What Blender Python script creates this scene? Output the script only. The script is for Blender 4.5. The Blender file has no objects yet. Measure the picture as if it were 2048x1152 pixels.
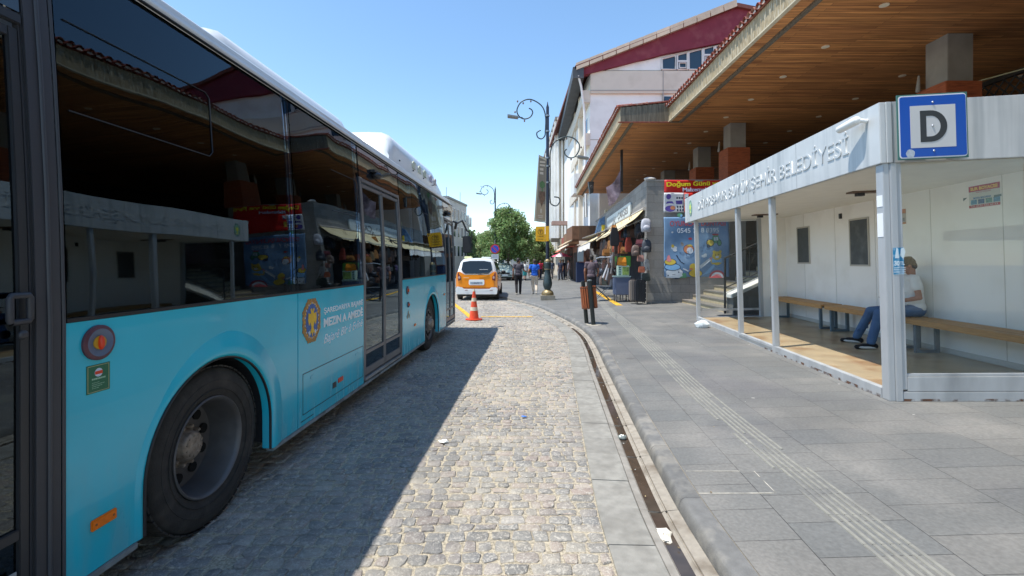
import bpy, bmesh, math, random
from math import sin, cos, pi, radians as R
from mathutils import Vector as V, Matrix, Euler, noise
rnd = random.Random(7)
S = bpy.context.scene
C = S.collection

# ---------------- camera, sky, sun, exposure ----------------
CAMZ, F = 1.62, 945.0
cam = bpy.data.objects.new('camera', bpy.data.cameras.new('camera')); C.objects.link(cam)
cam.location = (0, 0, CAMZ); cam.rotation_euler = (R(90), 0, 0)
cam.data.lens = 36.0 * F / 2048; cam.data.sensor_width = 36; cam.data.sensor_fit = 'HORIZONTAL'
cam.data.shift_y = -51 / 2048.0
cam.data.clip_start = 0.05; cam.data.clip_end = 3000
S.camera = cam
SUNDIR = V((0.368, 0.095, -1.0)).normalized()          # the way the light travels
w = bpy.data.worlds.new('World'); S.world = w; w.use_nodes = True
nt = w.node_tree; nt.nodes.clear()
sky = nt.nodes.new('ShaderNodeTexSky'); sky.sky_type = 'NISHITA'; sky.sun_disc = False
sky.sun_elevation = math.asin(-SUNDIR.z); sky.sun_rotation = math.atan2(-SUNDIR.x, -SUNDIR.y)
sky.altitude = 600; sky.air_density = 1.1; sky.dust_density = 0.3; sky.ozone_density = 1.0
bg = nt.nodes.new('ShaderNodeBackground'); bg.inputs['Strength'].default_value = 0.15
wo = nt.nodes.new('ShaderNodeOutputWorld')
hsv = nt.nodes.new('ShaderNodeHueSaturation'); hsv.inputs['Saturation'].default_value = 1.10; hsv.inputs['Hue'].default_value = .496; hsv.inputs['Value'].default_value = .86
nt.links.new(sky.outputs[0], hsv.inputs['Color']); nt.links.new(hsv.outputs[0], bg.inputs[0]); nt.links.new(bg.outputs[0], wo.inputs[0])
ld = bpy.data.lights.new('sun', 'SUN'); ld.energy = 3.25; ld.angle = R(0.53); ld.color = (1.0, 0.95, 0.87)
sun = bpy.data.objects.new('sun', ld); C.objects.link(sun)
sun.rotation_euler = SUNDIR.to_track_quat('-Z', 'Y').to_euler(); sun.location = (0, 0, 40)
S.view_settings.view_transform = 'Standard'; S.view_settings.look = 'None'
S.view_settings.exposure = 0.96; S.view_settings.gamma = 1.0
S.cycles.max_bounces = 8; S.cycles.diffuse_bounces = 6; S.cycles.glossy_bounces = 4
S.cycles.transparent_max_bounces = 12; S.cycles.use_denoising = True

# ---------------- materials ----------------
def hexl(h):
    h = h.lstrip('#'); c = [int(h[i:i+2], 16) / 255 for i in (0, 2, 4)]
    return tuple(x / 12.92 if x <= .04045 else ((x + .055) / 1.055) ** 2.4 for x in c)
MC = {}
def mk(name, col, rough=.6, metal=0., var=0., vs=4., bump=0., bs=40., dirt=None, da=.4, ds=2.5, spec=.5, coat=0., island=0., stretch=(1, 1, 1), ior=None, emit=None):
    if name in MC: return MC[name]
    if isinstance(col, str): col = hexl(col)
    m = bpy.data.materials.new(name); m.use_nodes = True; MC[name] = m
    n = m.node_tree.nodes; l = m.node_tree.links; b = n['Principled BSDF']
    b.inputs['Base Color'].default_value = (*col, 1); b.inputs['Roughness'].default_value = rough
    b.inputs['Metallic'].default_value = metal; b.inputs['Specular IOR Level'].default_value = spec
    b.inputs['Coat Weight'].default_value = coat; b.inputs['Coat Roughness'].default_value = .04
    if ior: b.inputs['IOR'].default_value = ior
    m.diffuse_color = (*col, 1)
    if emit: b.inputs['Emission Color'].default_value = (*col, 1); b.inputs['Emission Strength'].default_value = emit
    tc = n.new('ShaderNodeTexCoord'); mp = n.new('ShaderNodeMapping'); mp.inputs['Scale'].default_value = stretch
    l.new(tc.outputs['Object'], mp.inputs['Vector'])
    cur = None
    def noi(sc, det=5):
        t = n.new('ShaderNodeTexNoise'); t.inputs['Scale'].default_value = sc; t.inputs['Detail'].default_value = det
        l.new(mp.outputs[0], t.inputs['Vector']); return t
    if var > 0 or island > 0:
        mr = n.new('ShaderNodeMapRange'); mr.inputs['From Min'].default_value = .3; mr.inputs['From Max'].default_value = .7
        mr.inputs['To Min'].default_value = 1 - var; mr.inputs['To Max'].default_value = 1 + var
        l.new(noi(vs).outputs['Fac'], mr.inputs['Value'])
        hs = n.new('ShaderNodeHueSaturation'); hs.inputs['Color'].default_value = (*col, 1)
        val = mr.outputs[0]
        if island > 0:
            g = n.new('ShaderNodeNewGeometry'); m2 = n.new('ShaderNodeMapRange')
            m2.inputs['To Min'].default_value = 1 - island; m2.inputs['To Max'].default_value = 1 + island
            l.new(g.outputs['Random Per Island'], m2.inputs['Value'])
            mu = n.new('ShaderNodeMath'); mu.operation = 'MULTIPLY'; l.new(m2.outputs[0], mu.inputs[0]); l.new(val, mu.inputs[1]); val = mu.outputs[0]
        l.new(val, hs.inputs['Value']); cur = hs.outputs[0]
    if dirt is not None:
        if isinstance(dirt, str): dirt = hexl(dirt)
        t = noi(ds, 8); cr = n.new('ShaderNodeMapRange'); cr.inputs['From Min'].default_value = .5; cr.inputs['From Max'].default_value = .72
        cr.inputs['To Max'].default_value = da; l.new(t.outputs['Fac'], cr.inputs['Value'])
        mx = n.new('ShaderNodeMix'); mx.data_type = 'RGBA'; l.new(cr.outputs[0], mx.inputs['Factor'])
        if cur: l.new(cur, mx.inputs['A'])
        else: mx.inputs['A'].default_value = (*col, 1)
        mx.inputs['B'].default_value = (*dirt, 1); cur = mx.outputs['Result']
    if cur: l.new(cur, b.inputs['Base Color'])
    if bump > 0:
        bp = n.new('ShaderNodeBump'); bp.inputs['Strength'].default_value = bump; bp.inputs['Distance'].default_value = .01
        l.new(noi(bs).outputs['Fac'], bp.inputs['Height']); l.new(bp.outputs[0], b.inputs['Normal'])
    return m

def brickmat(name, c1, c2, mortar, bw, bh, ms, rough=.7, axes='XY', off=.5, bias=0., dirt='#8a8578', da=.4, ds=1.5, grain=.25, rot=0., fine=60., spec=.4, smooth=.1, shear=0., spots=0):
    """courses of stone: axes says which object axes run along / across the courses"""
    if name in MC: return MC[name]
    m = bpy.data.materials.new(name); m.use_nodes = True; MC[name] = m
    n = m.node_tree.nodes; l = m.node_tree.links; b = n['Principled BSDF']; b.inputs['Roughness'].default_value = rough; b.inputs['Specular IOR Level'].default_value = spec
    tc = n.new('ShaderNodeTexCoord'); sx = n.new('ShaderNodeSeparateXYZ'); cx = n.new('ShaderNodeCombineXYZ')
    rt = n.new('ShaderNodeMapping'); rt.inputs['Rotation'].default_value = (0, 0, rot)
    l.new(tc.outputs['Object'], rt.inputs['Vector']); l.new(rt.outputs[0], sx.inputs[0])
    l.new(sx.outputs[axes[0]], cx.inputs['X'])
    if shear:
        ms_ = n.new('ShaderNodeMath'); ms_.operation = 'MULTIPLY_ADD'; ms_.inputs[1].default_value = -shear; l.new(sx.outputs[axes[0]], ms_.inputs[0]); l.new(sx.outputs[axes[1]], ms_.inputs[2]); l.new(ms_.outputs[0], cx.inputs['Y'])
    else: l.new(sx.outputs[axes[1]], cx.inputs['Y'])
    br = n.new('ShaderNodeTexBrick'); l.new(cx.outputs[0], br.inputs['Vector'])
    for k, v in (('Color1', c1), ('Color2', c2), ('Mortar', mortar)):
        br.inputs[k].default_value = (*hexl(v), 1)
    br.inputs['Scale'].default_value = 1; br.inputs['Brick Width'].default_value = bw; br.inputs['Row Height'].default_value = bh
    br.inputs['Mortar Size'].default_value = ms; br.inputs['Mortar Smooth'].default_value = smooth; br.inputs['Bias'].default_value = bias; br.offset = off
    def noi(sc, det=6, vec=None):
        t = n.new('ShaderNodeTexNoise'); t.inputs['Scale'].default_value = sc; t.inputs['Detail'].default_value = det
        l.new(vec or rt.outputs[0], t.inputs['Vector']); return t
    mr = n.new('ShaderNodeMapRange'); mr.inputs['From Min'].default_value = .5; mr.inputs['From Max'].default_value = .75; mr.inputs['To Max'].default_value = da
    l.new(noi(ds, 9).outputs['Fac'], mr.inputs['Value'])
    mx = n.new('ShaderNodeMix'); mx.data_type = 'RGBA'; l.new(mr.outputs[0], mx.inputs['Factor']); l.new(br.outputs['Color'], mx.inputs['A']); mx.inputs['B'].default_value = (*hexl(dirt), 1)
    m3 = n.new('ShaderNodeMapRange'); m3.inputs['From Min'].default_value = .3; m3.inputs['From Max'].default_value = .7
    m3.inputs['To Min'].default_value = 1 - grain; m3.inputs['To Max'].default_value = 1 + grain; l.new(noi(fine, 8).outputs['Fac'], m3.inputs['Value'])
    m4 = n.new('ShaderNodeMapRange'); m4.inputs['From Min'].default_value = .3; m4.inputs['From Max'].default_value = .7
    m4.inputs['To Min'].default_value = .88; m4.inputs['To Max'].default_value = 1.12; l.new(noi(.8, 4).outputs['Fac'], m4.inputs['Value'])
    mu = n.new('ShaderNodeMath'); mu.operation = 'MULTIPLY'; l.new(m3.outputs[0], mu.inputs[0]); l.new(m4.outputs[0], mu.inputs[1])
    hs = n.new('ShaderNodeHueSaturation'); l.new(mu.outputs[0], hs.inputs['Value']); l.new(mx.outputs['Result'], hs.inputs['Color'])
    if spots:
        src = mx.outputs['Result']
        for sc, th, c_, am in ((2.3, .055, '#b9b6ae', .75), (5.1, .06, '#3f3d3b', .6), (1.1, .09, '#4d4a47', .45)):
            vo = n.new('ShaderNodeTexVoronoi'); vo.inputs['Scale'].default_value = sc
            wv_ = n.new('ShaderNodeMix'); wv_.data_type = 'VECTOR'; wv_.inputs['Factor'].default_value = .035; l.new(rt.outputs[0], wv_.inputs['A']); l.new(noi(9, 4).outputs['Color'], wv_.inputs['B']); l.new(wv_.outputs['Result'], vo.inputs['Vector'])
            sb_ = n.new('ShaderNodeSeparateColor'); l.new(vo.outputs['Color'], sb_.inputs[0]); rm = n.new('ShaderNodeMath'); rm.operation = 'MULTIPLY'; rm.inputs[1].default_value = th; l.new(sb_.outputs[0], rm.inputs[0])
            lt = n.new('ShaderNodeMath'); lt.operation = 'SUBTRACT'; l.new(rm.outputs[0], lt.inputs[0]); l.new(vo.outputs['Distance'], lt.inputs[1])
            sm = n.new('ShaderNodeMapRange'); sm.inputs['From Min'].default_value = 0; sm.inputs['From Max'].default_value = th * .25; sm.inputs['To Max'].default_value = am; l.new(lt.outputs[0], sm.inputs['Value'])
            m5 = n.new('ShaderNodeMix'); m5.data_type = 'RGBA'; l.new(sm.outputs[0], m5.inputs['Factor']); l.new(src, m5.inputs['A']); m5.inputs['B'].default_value = (*hexl(c_), 1); src = m5.outputs['Result']
        st2 = n.new('ShaderNodeMapRange'); st2.inputs['From Min'].default_value = .52; st2.inputs['From Max'].default_value = .68; st2.inputs['To Max'].default_value = .5; l.new(noi(.55, 7).outputs['Fac'], st2.inputs['Value'])
        m6 = n.new('ShaderNodeMix'); m6.data_type = 'RGBA'; l.new(st2.outputs[0], m6.inputs['Factor']); l.new(src, m6.inputs['A']); m6.inputs['B'].default_value = (*hexl('#55555a'), 1); l.new(m6.outputs['Result'], hs.inputs['Color'])
    l.new(hs.outputs[0], b.inputs['Base Color'])
    inv = n.new('ShaderNodeMath'); inv.operation = 'SUBTRACT'; inv.inputs[0].default_value = 1; l.new(br.outputs['Fac'], inv.inputs[1])
    ad = n.new('ShaderNodeMath'); ad.operation = 'MULTIPLY_ADD'; l.new(noi(fine * 1.3).outputs['Fac'], ad.inputs[0]); ad.inputs[1].default_value = .35; l.new(inv.outputs[0], ad.inputs[2])
    bp = n.new('ShaderNodeBump'); bp.inputs['Strength'].default_value = .5; bp.inputs['Distance'].default_value = .006
    l.new(ad.outputs[0], bp.inputs['Height']); l.new(bp.outputs[0], b.inputs['Normal'])
    return m

def glass(name, tint=(1, 1, 1), refl=1.45, rough=.0, op=0.):
    """thin clear pane: fresnel mix of see-through and mirror, plus a little film of dust"""
    if name in MC: return MC[name]
    m = bpy.data.materials.new(name); m.use_nodes = True; MC[name] = m
    n = m.node_tree.nodes; l = m.node_tree.links; n.remove(n['Principled BSDF']); o = n['Material Output']
    tr = n.new('ShaderNodeBsdfTransparent'); tr.inputs[0].default_value = (*tint, 1)
    gl = n.new('ShaderNodeBsdfGlossy'); gl.inputs['Roughness'].default_value = rough
    fr = n.new('ShaderNodeFresnel'); fr.inputs[0].default_value = refl
    mx = n.new('ShaderNodeMixShader'); l.new(fr.outputs[0], mx.inputs[0]); l.new(tr.outputs[0], mx.inputs[1]); l.new(gl.outputs[0], mx.inputs[2])
    df = n.new('ShaderNodeBsdfDiffuse'); df.inputs[0].default_value = (.6, .6, .55, 1)
    m2 = n.new('ShaderNodeMixShader'); m2.inputs[0].default_value = op; l.new(mx.outputs[0], m2.inputs[1]); l.new(df.outputs[0], m2.inputs[2])
    l.new(m2.outputs[0], o.inputs['Surface'])
    return m

# ---------------- mesh builder ----------------
class MB:
    def __init__(s): s.v = []; s.f = []; s.m = []; s.cur = 0
    def add(s, vs, fs):
        o = len(s.v); s.v += [tuple(p) for p in vs]; s.f += [tuple(i + o for i in f) for f in fs]; s.m += [s.cur] * len(fs); return s
    def mat(s, i): s.cur = i; return s
    def box(s, x0, x1, y0, y1, z0, z1, M=None):
        p = [V((x, y, z)) for z in (z0, z1) for y in (y0, y1) for x in (x0, x1)]
        if M: p = [M @ q for q in p]
        return s.add(p, [(0, 2, 3, 1), (4, 5, 7, 6), (0, 1, 5, 4), (2, 6, 7, 3), (0, 4, 6, 2), (1, 3, 7, 5)])
    def prism(s, poly, d, M=None):
        """poly: list of 3d points (planar), extruded by vector d"""
        n = len(poly); a = [V(p) for p in poly]; d = V(d); b = [p + d for p in a]; p = a + b
        if M: p = [M @ q for q in p]
        return s.add(p, [tuple(range(n))[::-1], tuple(range(n, 2 * n))] + [(i, (i + 1) % n, n + (i + 1) % n, n + i) for i in range(n)])
    def quad(s, *p): return s.add(p, [tuple(range(len(p)))])
    def tube(s, pts, r, n=8, cap=True):
        pts = [V(p) for p in pts]; rs = r if isinstance(r, (list, tuple)) else [r] * len(pts); vs = []; up = None
        for i, p in enumerate(pts):
            t = (pts[min(i + 1, len(pts) - 1)] - pts[max(i - 1, 0)]).normalized()
            if up is None: up = V((0, 0, 1)) if abs(t.z) < .9 else V((1, 0, 0))
            a = t.cross(up).normalized(); b = a.cross(t).normalized(); up = b
            for k in range(n): vs.append(p + (a * cos(2 * pi * k / n) + b * sin(2 * pi * k / n)) * rs[i])
        fs = [(i * n + k, i * n + (k + 1) % n, (i + 1) * n + (k + 1) % n, (i + 1) * n + k) for i in range(len(pts) - 1) for k in range(n)]
        if cap: fs += [tuple(range(n))[::-1], tuple(range((len(pts) - 1) * n, len(pts) * n))]
        return s.add(vs, fs)
    def lathe(s, prof, n=20, o=(0, 0, 0), M=None, caps=True):
        o = V(o); vs = []
        for r, z in prof:
            for k in range(n):
                q = V((r * cos(2 * pi * k / n), r * sin(2 * pi * k / n), z))
                vs.append((M @ q if M else q) + o)
        L = len(prof)
        fs = [(i * n + k, i * n + (k + 1) % n, (i + 1) * n + (k + 1) % n, (i + 1) * n + k) for i in range(L - 1) for k in range(n)]
        if caps: fs += [tuple(range(n))[::-1], tuple(range((L - 1) * n, L * n))]
        return s.add(vs, fs)
    def ell(s, c, r, n=14, m=8, M=None):
        c = V(c); vs = []; r = (r, r, r) if not hasattr(r, '__len__') else r
        for i in range(m + 1):
            a = pi * i / m - pi / 2
            for k in range(n):
                q = V((r[0] * cos(a) * cos(2 * pi * k / n), r[1] * cos(a) * sin(2 * pi * k / n), r[2] * sin(a)))
                vs.append((M @ q if M else q) + c)
        fs = [(i * n + k, i * n + (k + 1) % n, (i + 1) * n + (k + 1) % n, (i + 1) * n + k) for i in range(m) for k in range(n)]
        return s.add(vs, fs)
    def cap(s, p0, p1, r0, r1, n=12):
        p0 = V(p0); p1 = V(p1); d = (p1 - p0)
        if d.length < 1e-6: return s
        d.normalize(); pts = []; rs = []
        for k in range(4): a = pi / 2 * k / 4; pts.append(p0 - d * r0 * cos(a)); rs.append(max(r0 * sin(a), .001))
        for k in range(5): a = pi / 2 * k / 4; pts.append(p1 + d * r1 * sin(a)); rs.append(max(r1 * cos(a), .001))
        return s.tube(pts, rs, n)
    def build(s, name, mats, parent=None, smooth=None, bevel=0, loc=None, rot=None, remesh=0, sub=0, weld=False):
        me = bpy.data.meshes.new(name); me.from_pydata(s.v, [], s.f)
        mats = mats if isinstance(mats, (list, tuple)) else [mats]
        for m in mats: me.materials.append(m)
        if len(mats) > 1: me.polygons.foreach_set('material_index', s.m)
        if bevel or weld:
            bm = bmesh.new(); bm.from_mesh(me)
            if weld: bmesh.ops.remove_doubles(bm, verts=bm.verts, dist=1e-4)
            if bevel:
                bmesh.ops.recalc_face_normals(bm, faces=bm.faces)
                bmesh.ops.bevel(bm, geom=[e for e in bm.edges if len(e.link_faces) == 2 and e.calc_face_angle(0) > .5], offset=bevel, segments=2, affect='EDGES', clamp_overlap=True)
            bm.to_mesh(me); bm.free()
        if smooth is None: smooth = 35 if bevel or remesh else 0
        o = bpy.data.objects.new(name, me); C.objects.link(o)
        if remesh:
            md = o.modifiers.new('r', 'REMESH'); md.mode = 'VOXEL'; md.voxel_size = remesh; md.use_smooth_shade = True
            ms = o.modifiers.new('s', 'SMOOTH'); ms.iterations = 3; ms.factor = .5
            m2 = bpy.data.meshes.new_from_object(o.evaluated_get(bpy.context.evaluated_depsgraph_get()))
            o.modifiers.clear(); o.data = m2; me = m2; smooth = 180
        if smooth and len(me.polygons):
            me.polygons.foreach_set('use_smooth', [True] * len(me.polygons))
            if smooth < 180: me.set_sharp_from_angle(angle=R(smooth))
        if parent: o.parent = parent
        if loc is not None: o.location = loc
        if rot is not None: o.rotation_euler = rot
        return o

def tag(o, label=None, cat=None, group=None, kind=None):
    if label: o['label'] = label
    if cat: o['category'] = cat
    if group: o['group'] = group
    if kind: o['kind'] = kind
    return o
def empty(name, loc=(0, 0, 0), rot=(0, 0, 0)):
    o = bpy.data.objects.new(name, None); C.objects.link(o); o.location = loc; o.rotation_euler = rot; o.empty_display_size = .2; return o
def kids(o): return [c for c in bpy.data.objects if c.parent == o]
def copy_tree(o, parent=None):
    c = o.copy(); C.objects.link(c)
    if parent: c.parent = parent
    for ch in kids(o): copy_tree(ch, c)
    return c
def text(name, s, size, m, parent, o, xd, yd, ext=.002, width=None, bold=0., shear=0., align='LEFT', height=None):
    cu = bpy.data.curves.new(name, 'FONT'); cu.body = s; cu.size = size; cu.extrude = ext; cu.offset = bold; cu.shear = shear
    cu.resolution_u = 4
    ob = bpy.data.objects.new(name, cu); C.objects.link(ob)
    me = bpy.data.meshes.new_from_object(ob.evaluated_get(bpy.context.evaluated_depsgraph_get()))
    bpy.data.objects.remove(ob)
    xs = [v.co.x for v in me.vertices] or [0, 1]; ys = [v.co.y for v in me.vertices] or [0, 1]
    kx = 1 if not width else width / max(max(xs) - min(xs), 1e-3); ky = 1 if not height else height / max(max(ys) - min(ys), 1e-3)
    if width and not height: ky = 1
    ox = {'LEFT': min(xs), 'CENTER': (min(xs) + max(xs)) / 2, 'RIGHT': max(xs)}[align]
    xd = V(xd).normalized(); yd = V(yd).normalized(); zd = xd.cross(yd); o = V(o)
    for v in me.vertices: c = v.co.copy(); v.co = o + xd * ((c.x - ox) * kx) + yd * (c.y * ky) + zd * c.z
    me.materials.clear(); me.materials.append(m)
    r = bpy.data.objects.new(name, me); C.objects.link(r)
    if parent: r.parent = parent
    return r
def W(px, py, z):                     # a point of the place seen at this pixel, z metres ahead
    return V(((px - 1024) / F * z, z, CAMZ - (py - 525) / F * z))
def zp(x): return .085 + .028 * min(max(x - 1.2, 0), 8)
def G(px, py):                        # the point of the pavement seen at this pixel
    x = 1.
    for _ in range(8):
        h = zp(x); z = F * (CAMZ - h) / (py - 525); x = (px - 1024) / F * z
    return V((x, z, h))
def G0(px, py):
    z = F * CAMZ / (py - 525); return V(((px - 1024) / F * z, z, 0))
# ---------------- road edge: slab strip, drain channel, kerb ----------------
CP = [(.74, -4), (.78, -1), (.80, 1.2), (.82, 2.44), (.838, 3.1), (.905, 3.98), (1.029, 5.43), (1.209, 7.47), (1.347, 8.9), (1.44, 10.5), (1.38, 12.05), (1.14, 14.17),
      (.54, 17.6), (-.62, 20.97), (-2.2, 24), (-4.6, 27.2), (-8, 30), (-13, 32.5), (-22, 35)]
def catmull(P, step=.2):
    out = []
    for i in range(1, len(P) - 2):
        p0, p1, p2, p3 = [V(p).to_2d() if len(p) == 2 else V(p) for p in P[i - 1:i + 3]]
        n = max(2, int((p2 - p1).length / step))
        for k in range(n):
            t = k / n; out.append(.5 * ((2 * p1) + (p2 - p0) * t + (2 * p0 - 5 * p1 + 4 * p2 - p3) * t * t + (3 * p1 - p0 - 3 * p2 + p3) * t ** 3))
    out.append(V(P[-2])); return out
CV = catmull([V(p) for p in CP])
NR = []
for i in range(len(CV)):
    t = (CV[min(i + 1, len(CV) - 1)] - CV[max(i - 1, 0)]).normalized(); NR.append(V((t.y, -t.x)))
def offc(i, d): return CV[i] + NR[i] * d
def xcurve(y, d=0.):
    for i in range(len(CV) - 1):
        a, b = offc(i, d), offc(i + 1, d)
        if a.y <= y <= b.y: return a.x + (b.x - a.x) * (y - a.y) / max(b.y - a.y, 1e-6)
    return CV[0].x + d if y < CV[0].y else CV[-1].x

m_ground = mk('earth', '#8c8880', .95, var=.2, vs=.5)
b = MB(); b.quad((-700, -300, -.06), (700, -300, -.06), (700, 1400, -.06), (-700, 1400, -.06))
tag(b.build('ground', m_ground), kind='structure')
# bedding sand of the cobbles
m_sand = mk('joint_sand', (.40, .35, .26), .95, var=.45, vs=60, bump=.9, bs=220, dirt=(.62, .56, .44), da=.9, ds=110)
b = MB()
ys = [-6 + i * 1.0 for i in range(42)]
pts = [(xcurve(y, -.26) if y < 34 else -20, y) for y in ys]
for i in range(len(ys) - 1):
    b.quad((-14, ys[i], -.0065), (pts[i][0], ys[i], -.0065), (pts[i + 1][0], ys[i + 1], -.0065), (-14, ys[i + 1], -.0065))
tag(b.build('road_bed', m_sand), kind='structure')

def cobble_mat():
    m = bpy.data.materials.new('basalt_cobble'); m.use_nodes = True; n = m.node_tree.nodes; l = m.node_tree.links; p = n['Principled BSDF']
    tc = n.new('ShaderNodeTexCoord'); g = n.new('ShaderNodeNewGeometry')
    cr = n.new('ShaderNodeValToRGB'); e = cr.color_ramp.elements
    e[0].position = 0; e[0].color = (.14, .14, .138, 1); e[1].position = 1; e[1].color = (.33, .32, .30, 1)
    k = e.new(.5); k.color = (.20, .20, .195, 1); k = e.new(.93); k.color = (.31, .25, .215, 1); k = e.new(.2); k.color = (.235, .225, .21, 1)
    l.new(g.outputs['Random Per Island'], cr.inputs[0])
    def noi(sc, d=7, dist=0):
        t = n.new('ShaderNodeTexNoise'); t.inputs['Scale'].default_value = sc; t.inputs['Detail'].default_value = d; t.inputs['Distortion'].default_value = dist
        l.new(tc.outputs['Object'], t.inputs['Vector']); return t
    def rng(t, a, b2, c, d2):
        r = n.new('ShaderNodeMapRange'); r.inputs['From Min'].default_value = a; r.inputs['From Max'].default_value = b2; r.inputs['To Min'].default_value = c; r.inputs['To Max'].default_value = d2
        l.new(t, r.inputs['Value']); return r.outputs[0]
    def mix(f, a, c):
        x = n.new('ShaderNodeMix'); x.data_type = 'RGBA'; l.new(f, x.inputs['Factor']); l.new(a, x.inputs['A'])
        x.inputs['B'].default_value = (*c, 1); return x.outputs['Result']
    col = mix(rng(noi(38, 9, 1.2).outputs['Fac'], .5, .64, 0, .75), cr.outputs[0], (.50, .47, .41))     # worn light scars
    col = mix(rng(noi(1.1, 5).outputs['Fac'], .42, .7, 0, .45), col, (.48, .43, .34))            # dust patches
    col = mix(rng(noi(90, 4).outputs['Fac'], .56, .68, 0, .5), col, (.10, .10, .10))
    mp2 = n.new('ShaderNodeMapping'); mp2.inputs['Scale'].default_value = (1.5, .16, 1); l.new(tc.outputs['Object'], mp2.inputs[0]); t2 = n.new('ShaderNodeTexNoise'); t2.inputs['Scale'].default_value = 1; t2.inputs['Detail'].default_value = 6; l.new(mp2.outputs[0], t2.inputs['Vector'])
    col = mix(rng(t2.outputs['Fac'], .48, .68, 0, .5), col, (.13, .13, .13))
    sx = n.new('ShaderNodeSeparateXYZ'); l.new(tc.outputs['Object'], sx.inputs[0])
    col = mix(rng(sx.outputs['Z'], .001, -.012, 0, .8), col, (.46, .41, .32))                      # sand caught low down
    hs = n.new('ShaderNodeHueSaturation'); l.new(col, hs.inputs['Color']); l.new(rng(noi(260, 3).outputs['Fac'], .3, .7, .82, 1.18), hs.inputs['Value'])
    l.new(hs.outputs[0], p.inputs['Base Color'])
    p.inputs['Roughness'].default_value = .72; p.inputs['Specular IOR Level'].default_value = .35
    bp = n.new('ShaderNodeBump'); bp.inputs['Strength'].default_value = 1.; bp.inputs['Distance'].default_value = .008
    l.new(noi(45, 8, .8).outputs['Fac'], bp.inputs['Height']); l.new(bp.outputs[0], p.inputs['Normal'])
    return m
vs = []; fs = []
y = 1.0; r2 = random.Random(3)
while y < 30:
    dpt = r2.uniform(.074, .108) * (1 if y < 16 else 1.25); xr = xcurve(y + .05, -.275); x = -5.2 + r2.uniform(0, .1)
    if y > 22: x = -9
    while x < xr - .03:
        wd = r2.uniform(.07, .150) * (1 if y < 16 else 1.3)
        if x + wd > xr - .05: wd = xr - x
        g = r2.uniform(.003, .017)
        if r2.random() < .006 : x += wd; continue
        wv = .028 * sin(x * 1.3 + y * .35) + .012 * sin(x * 4.1 + y)
        x0, x1, y0, y1 = x + g / 2, x + wd - g / 2, y + wv + g / 2, y + dpt + wv - g / 2
        ch = min(wd, dpt) * r2.uniform(.08, .24); hz = r2.uniform(-.004, .004); tx = r2.uniform(-.03, .03); ty = r2.uniform(-.04, .04); cx_, cy_ = (x0 + x1) / 2, (y0 + y1) / 2
        ring = [(x0 + ch, y0), (x1 - ch, y0), (x1, y0 + ch * .8), (x1, y1 - ch * .8), (x1 - ch, y1), (x0 + ch, y1), (x0, y1 - ch * .8), (x0, y0 + ch * .8)]
        ring = [(a + r2.uniform(-.010, .008), c + r2.uniform(-.011, .009)) for a, c in ring]
        o = len(vs)
        for a, c in ring: vs.append((a, c, -.03))
        for a, c in ring: vs.append((cx_ + (a - cx_) * .985, cy_ + (c - cy_) * .985, -.0045 + hz + (a - cx_) * tx + (c - cy_) * ty + r2.uniform(-.002, .002)))
        for a, c in ring: vs.append((cx_ + (a - cx_) * .90, cy_ + (c - cy_) * .88, .0005 + hz + (a - cx_) * tx + (c - cy_) * ty + r2.uniform(-.0022, .0022)))
        vs.append((cx_ + r2.uniform(-.01, .01), cy_ + r2.uniform(-.01, .01), .0015 + hz + r2.uniform(-.003, .003)))
        for q in range(8):
            q2 = (q + 1) % 8
            fs.append((o + q, o + q2, o + 8 + q2, o + 8 + q)); fs.append((o + 8 + q, o + 8 + q2, o + 16 + q2, o + 16 + q)); fs.append((o + 16 + q, o + 16 + q2, o + 24))
        x += wd
    y += dpt
b = MB(); b.v = vs; b.f = fs; b.m = [0] * len(fs)
tag(b.build('cobblestone_road', cobble_mat(), smooth=50), kind='structure')

def strip(name, prof, mats, gap=.0, seg=None, jitter=0., kind='structure', i0=0, i1=None, zfun=None, seed=1):
    """sweep a profile [(offset, z)] along the kerb line; seg = stone length"""
    rr = random.Random(seed); b = MB(); i1 = i1 or len(CV) - 1; n = len(prof)
    step = max(1, int((seg or .2) / .2)); i = i0
    while i < i1:
        j = min(i + step, i1); dz = rr.uniform(-jitter, jitter); dx = rr.uniform(-jitter, jitter); o = len(b.v)
        idx = list(range(i, j + 1)); rows = []
        for q in idx:
            sh = gap if seg and q == idx[0] else (-gap if seg and q == idx[-1] else 0)
            t = V((-NR[q].y, NR[q].x)) * sh
            for d, z in prof:
                p = offc(q, d + dx) + t; zz = z + dz + (zfun(p.x) if zfun else 0)
                b.v.append((p.x, p.y, zz))
        m_ = len(idx)
        for a in range(m_ - 1):
            for c in range(n - 1):
                b.f.append((o + a * n + c, o + a * n + c + 1, o + (a + 1) * n + c + 1, o + (a + 1) * n + c)); b.m.append(0)
        if seg:
            b.f.append(tuple(o + c for c in range(n))[::-1]); b.m.append(0)
            b.f.append(tuple(o + (m_ - 1) * n + c for c in range(n))); b.m.append(0)
        i = j
    return tag(b.build(name, mats, smooth=30), kind=kind)
m_slab = mk('andesite_slab', '#8a8881', .8, var=.16, vs=14, island=.10, dirt='#69665f', da=.6, ds=3, bump=.3, bs=120)
m_chan = mk('pale_concrete', '#968f83', .85, var=.15, vs=18, island=.07, dirt='#655a4c', da=.8, ds=5, bump=.35, bs=90)
m_kerb = mk('andesite_kerb', '#6b6b69', .75, var=.15, vs=16, island=.08, dirt='#9c978c', da=.6, ds=4, bump=.35, bs=110)
m_mortar = mk('joint_mortar', '#a59a85', .9, var=.2, vs=40)
strip('gutter_slab_strip', [(-.275, -.03), (-.274, .004), (-.268, .008), (-.01, .006), (-.004, .002), (-.003, -.03)], m_slab, .002, .6, .002)
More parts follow.
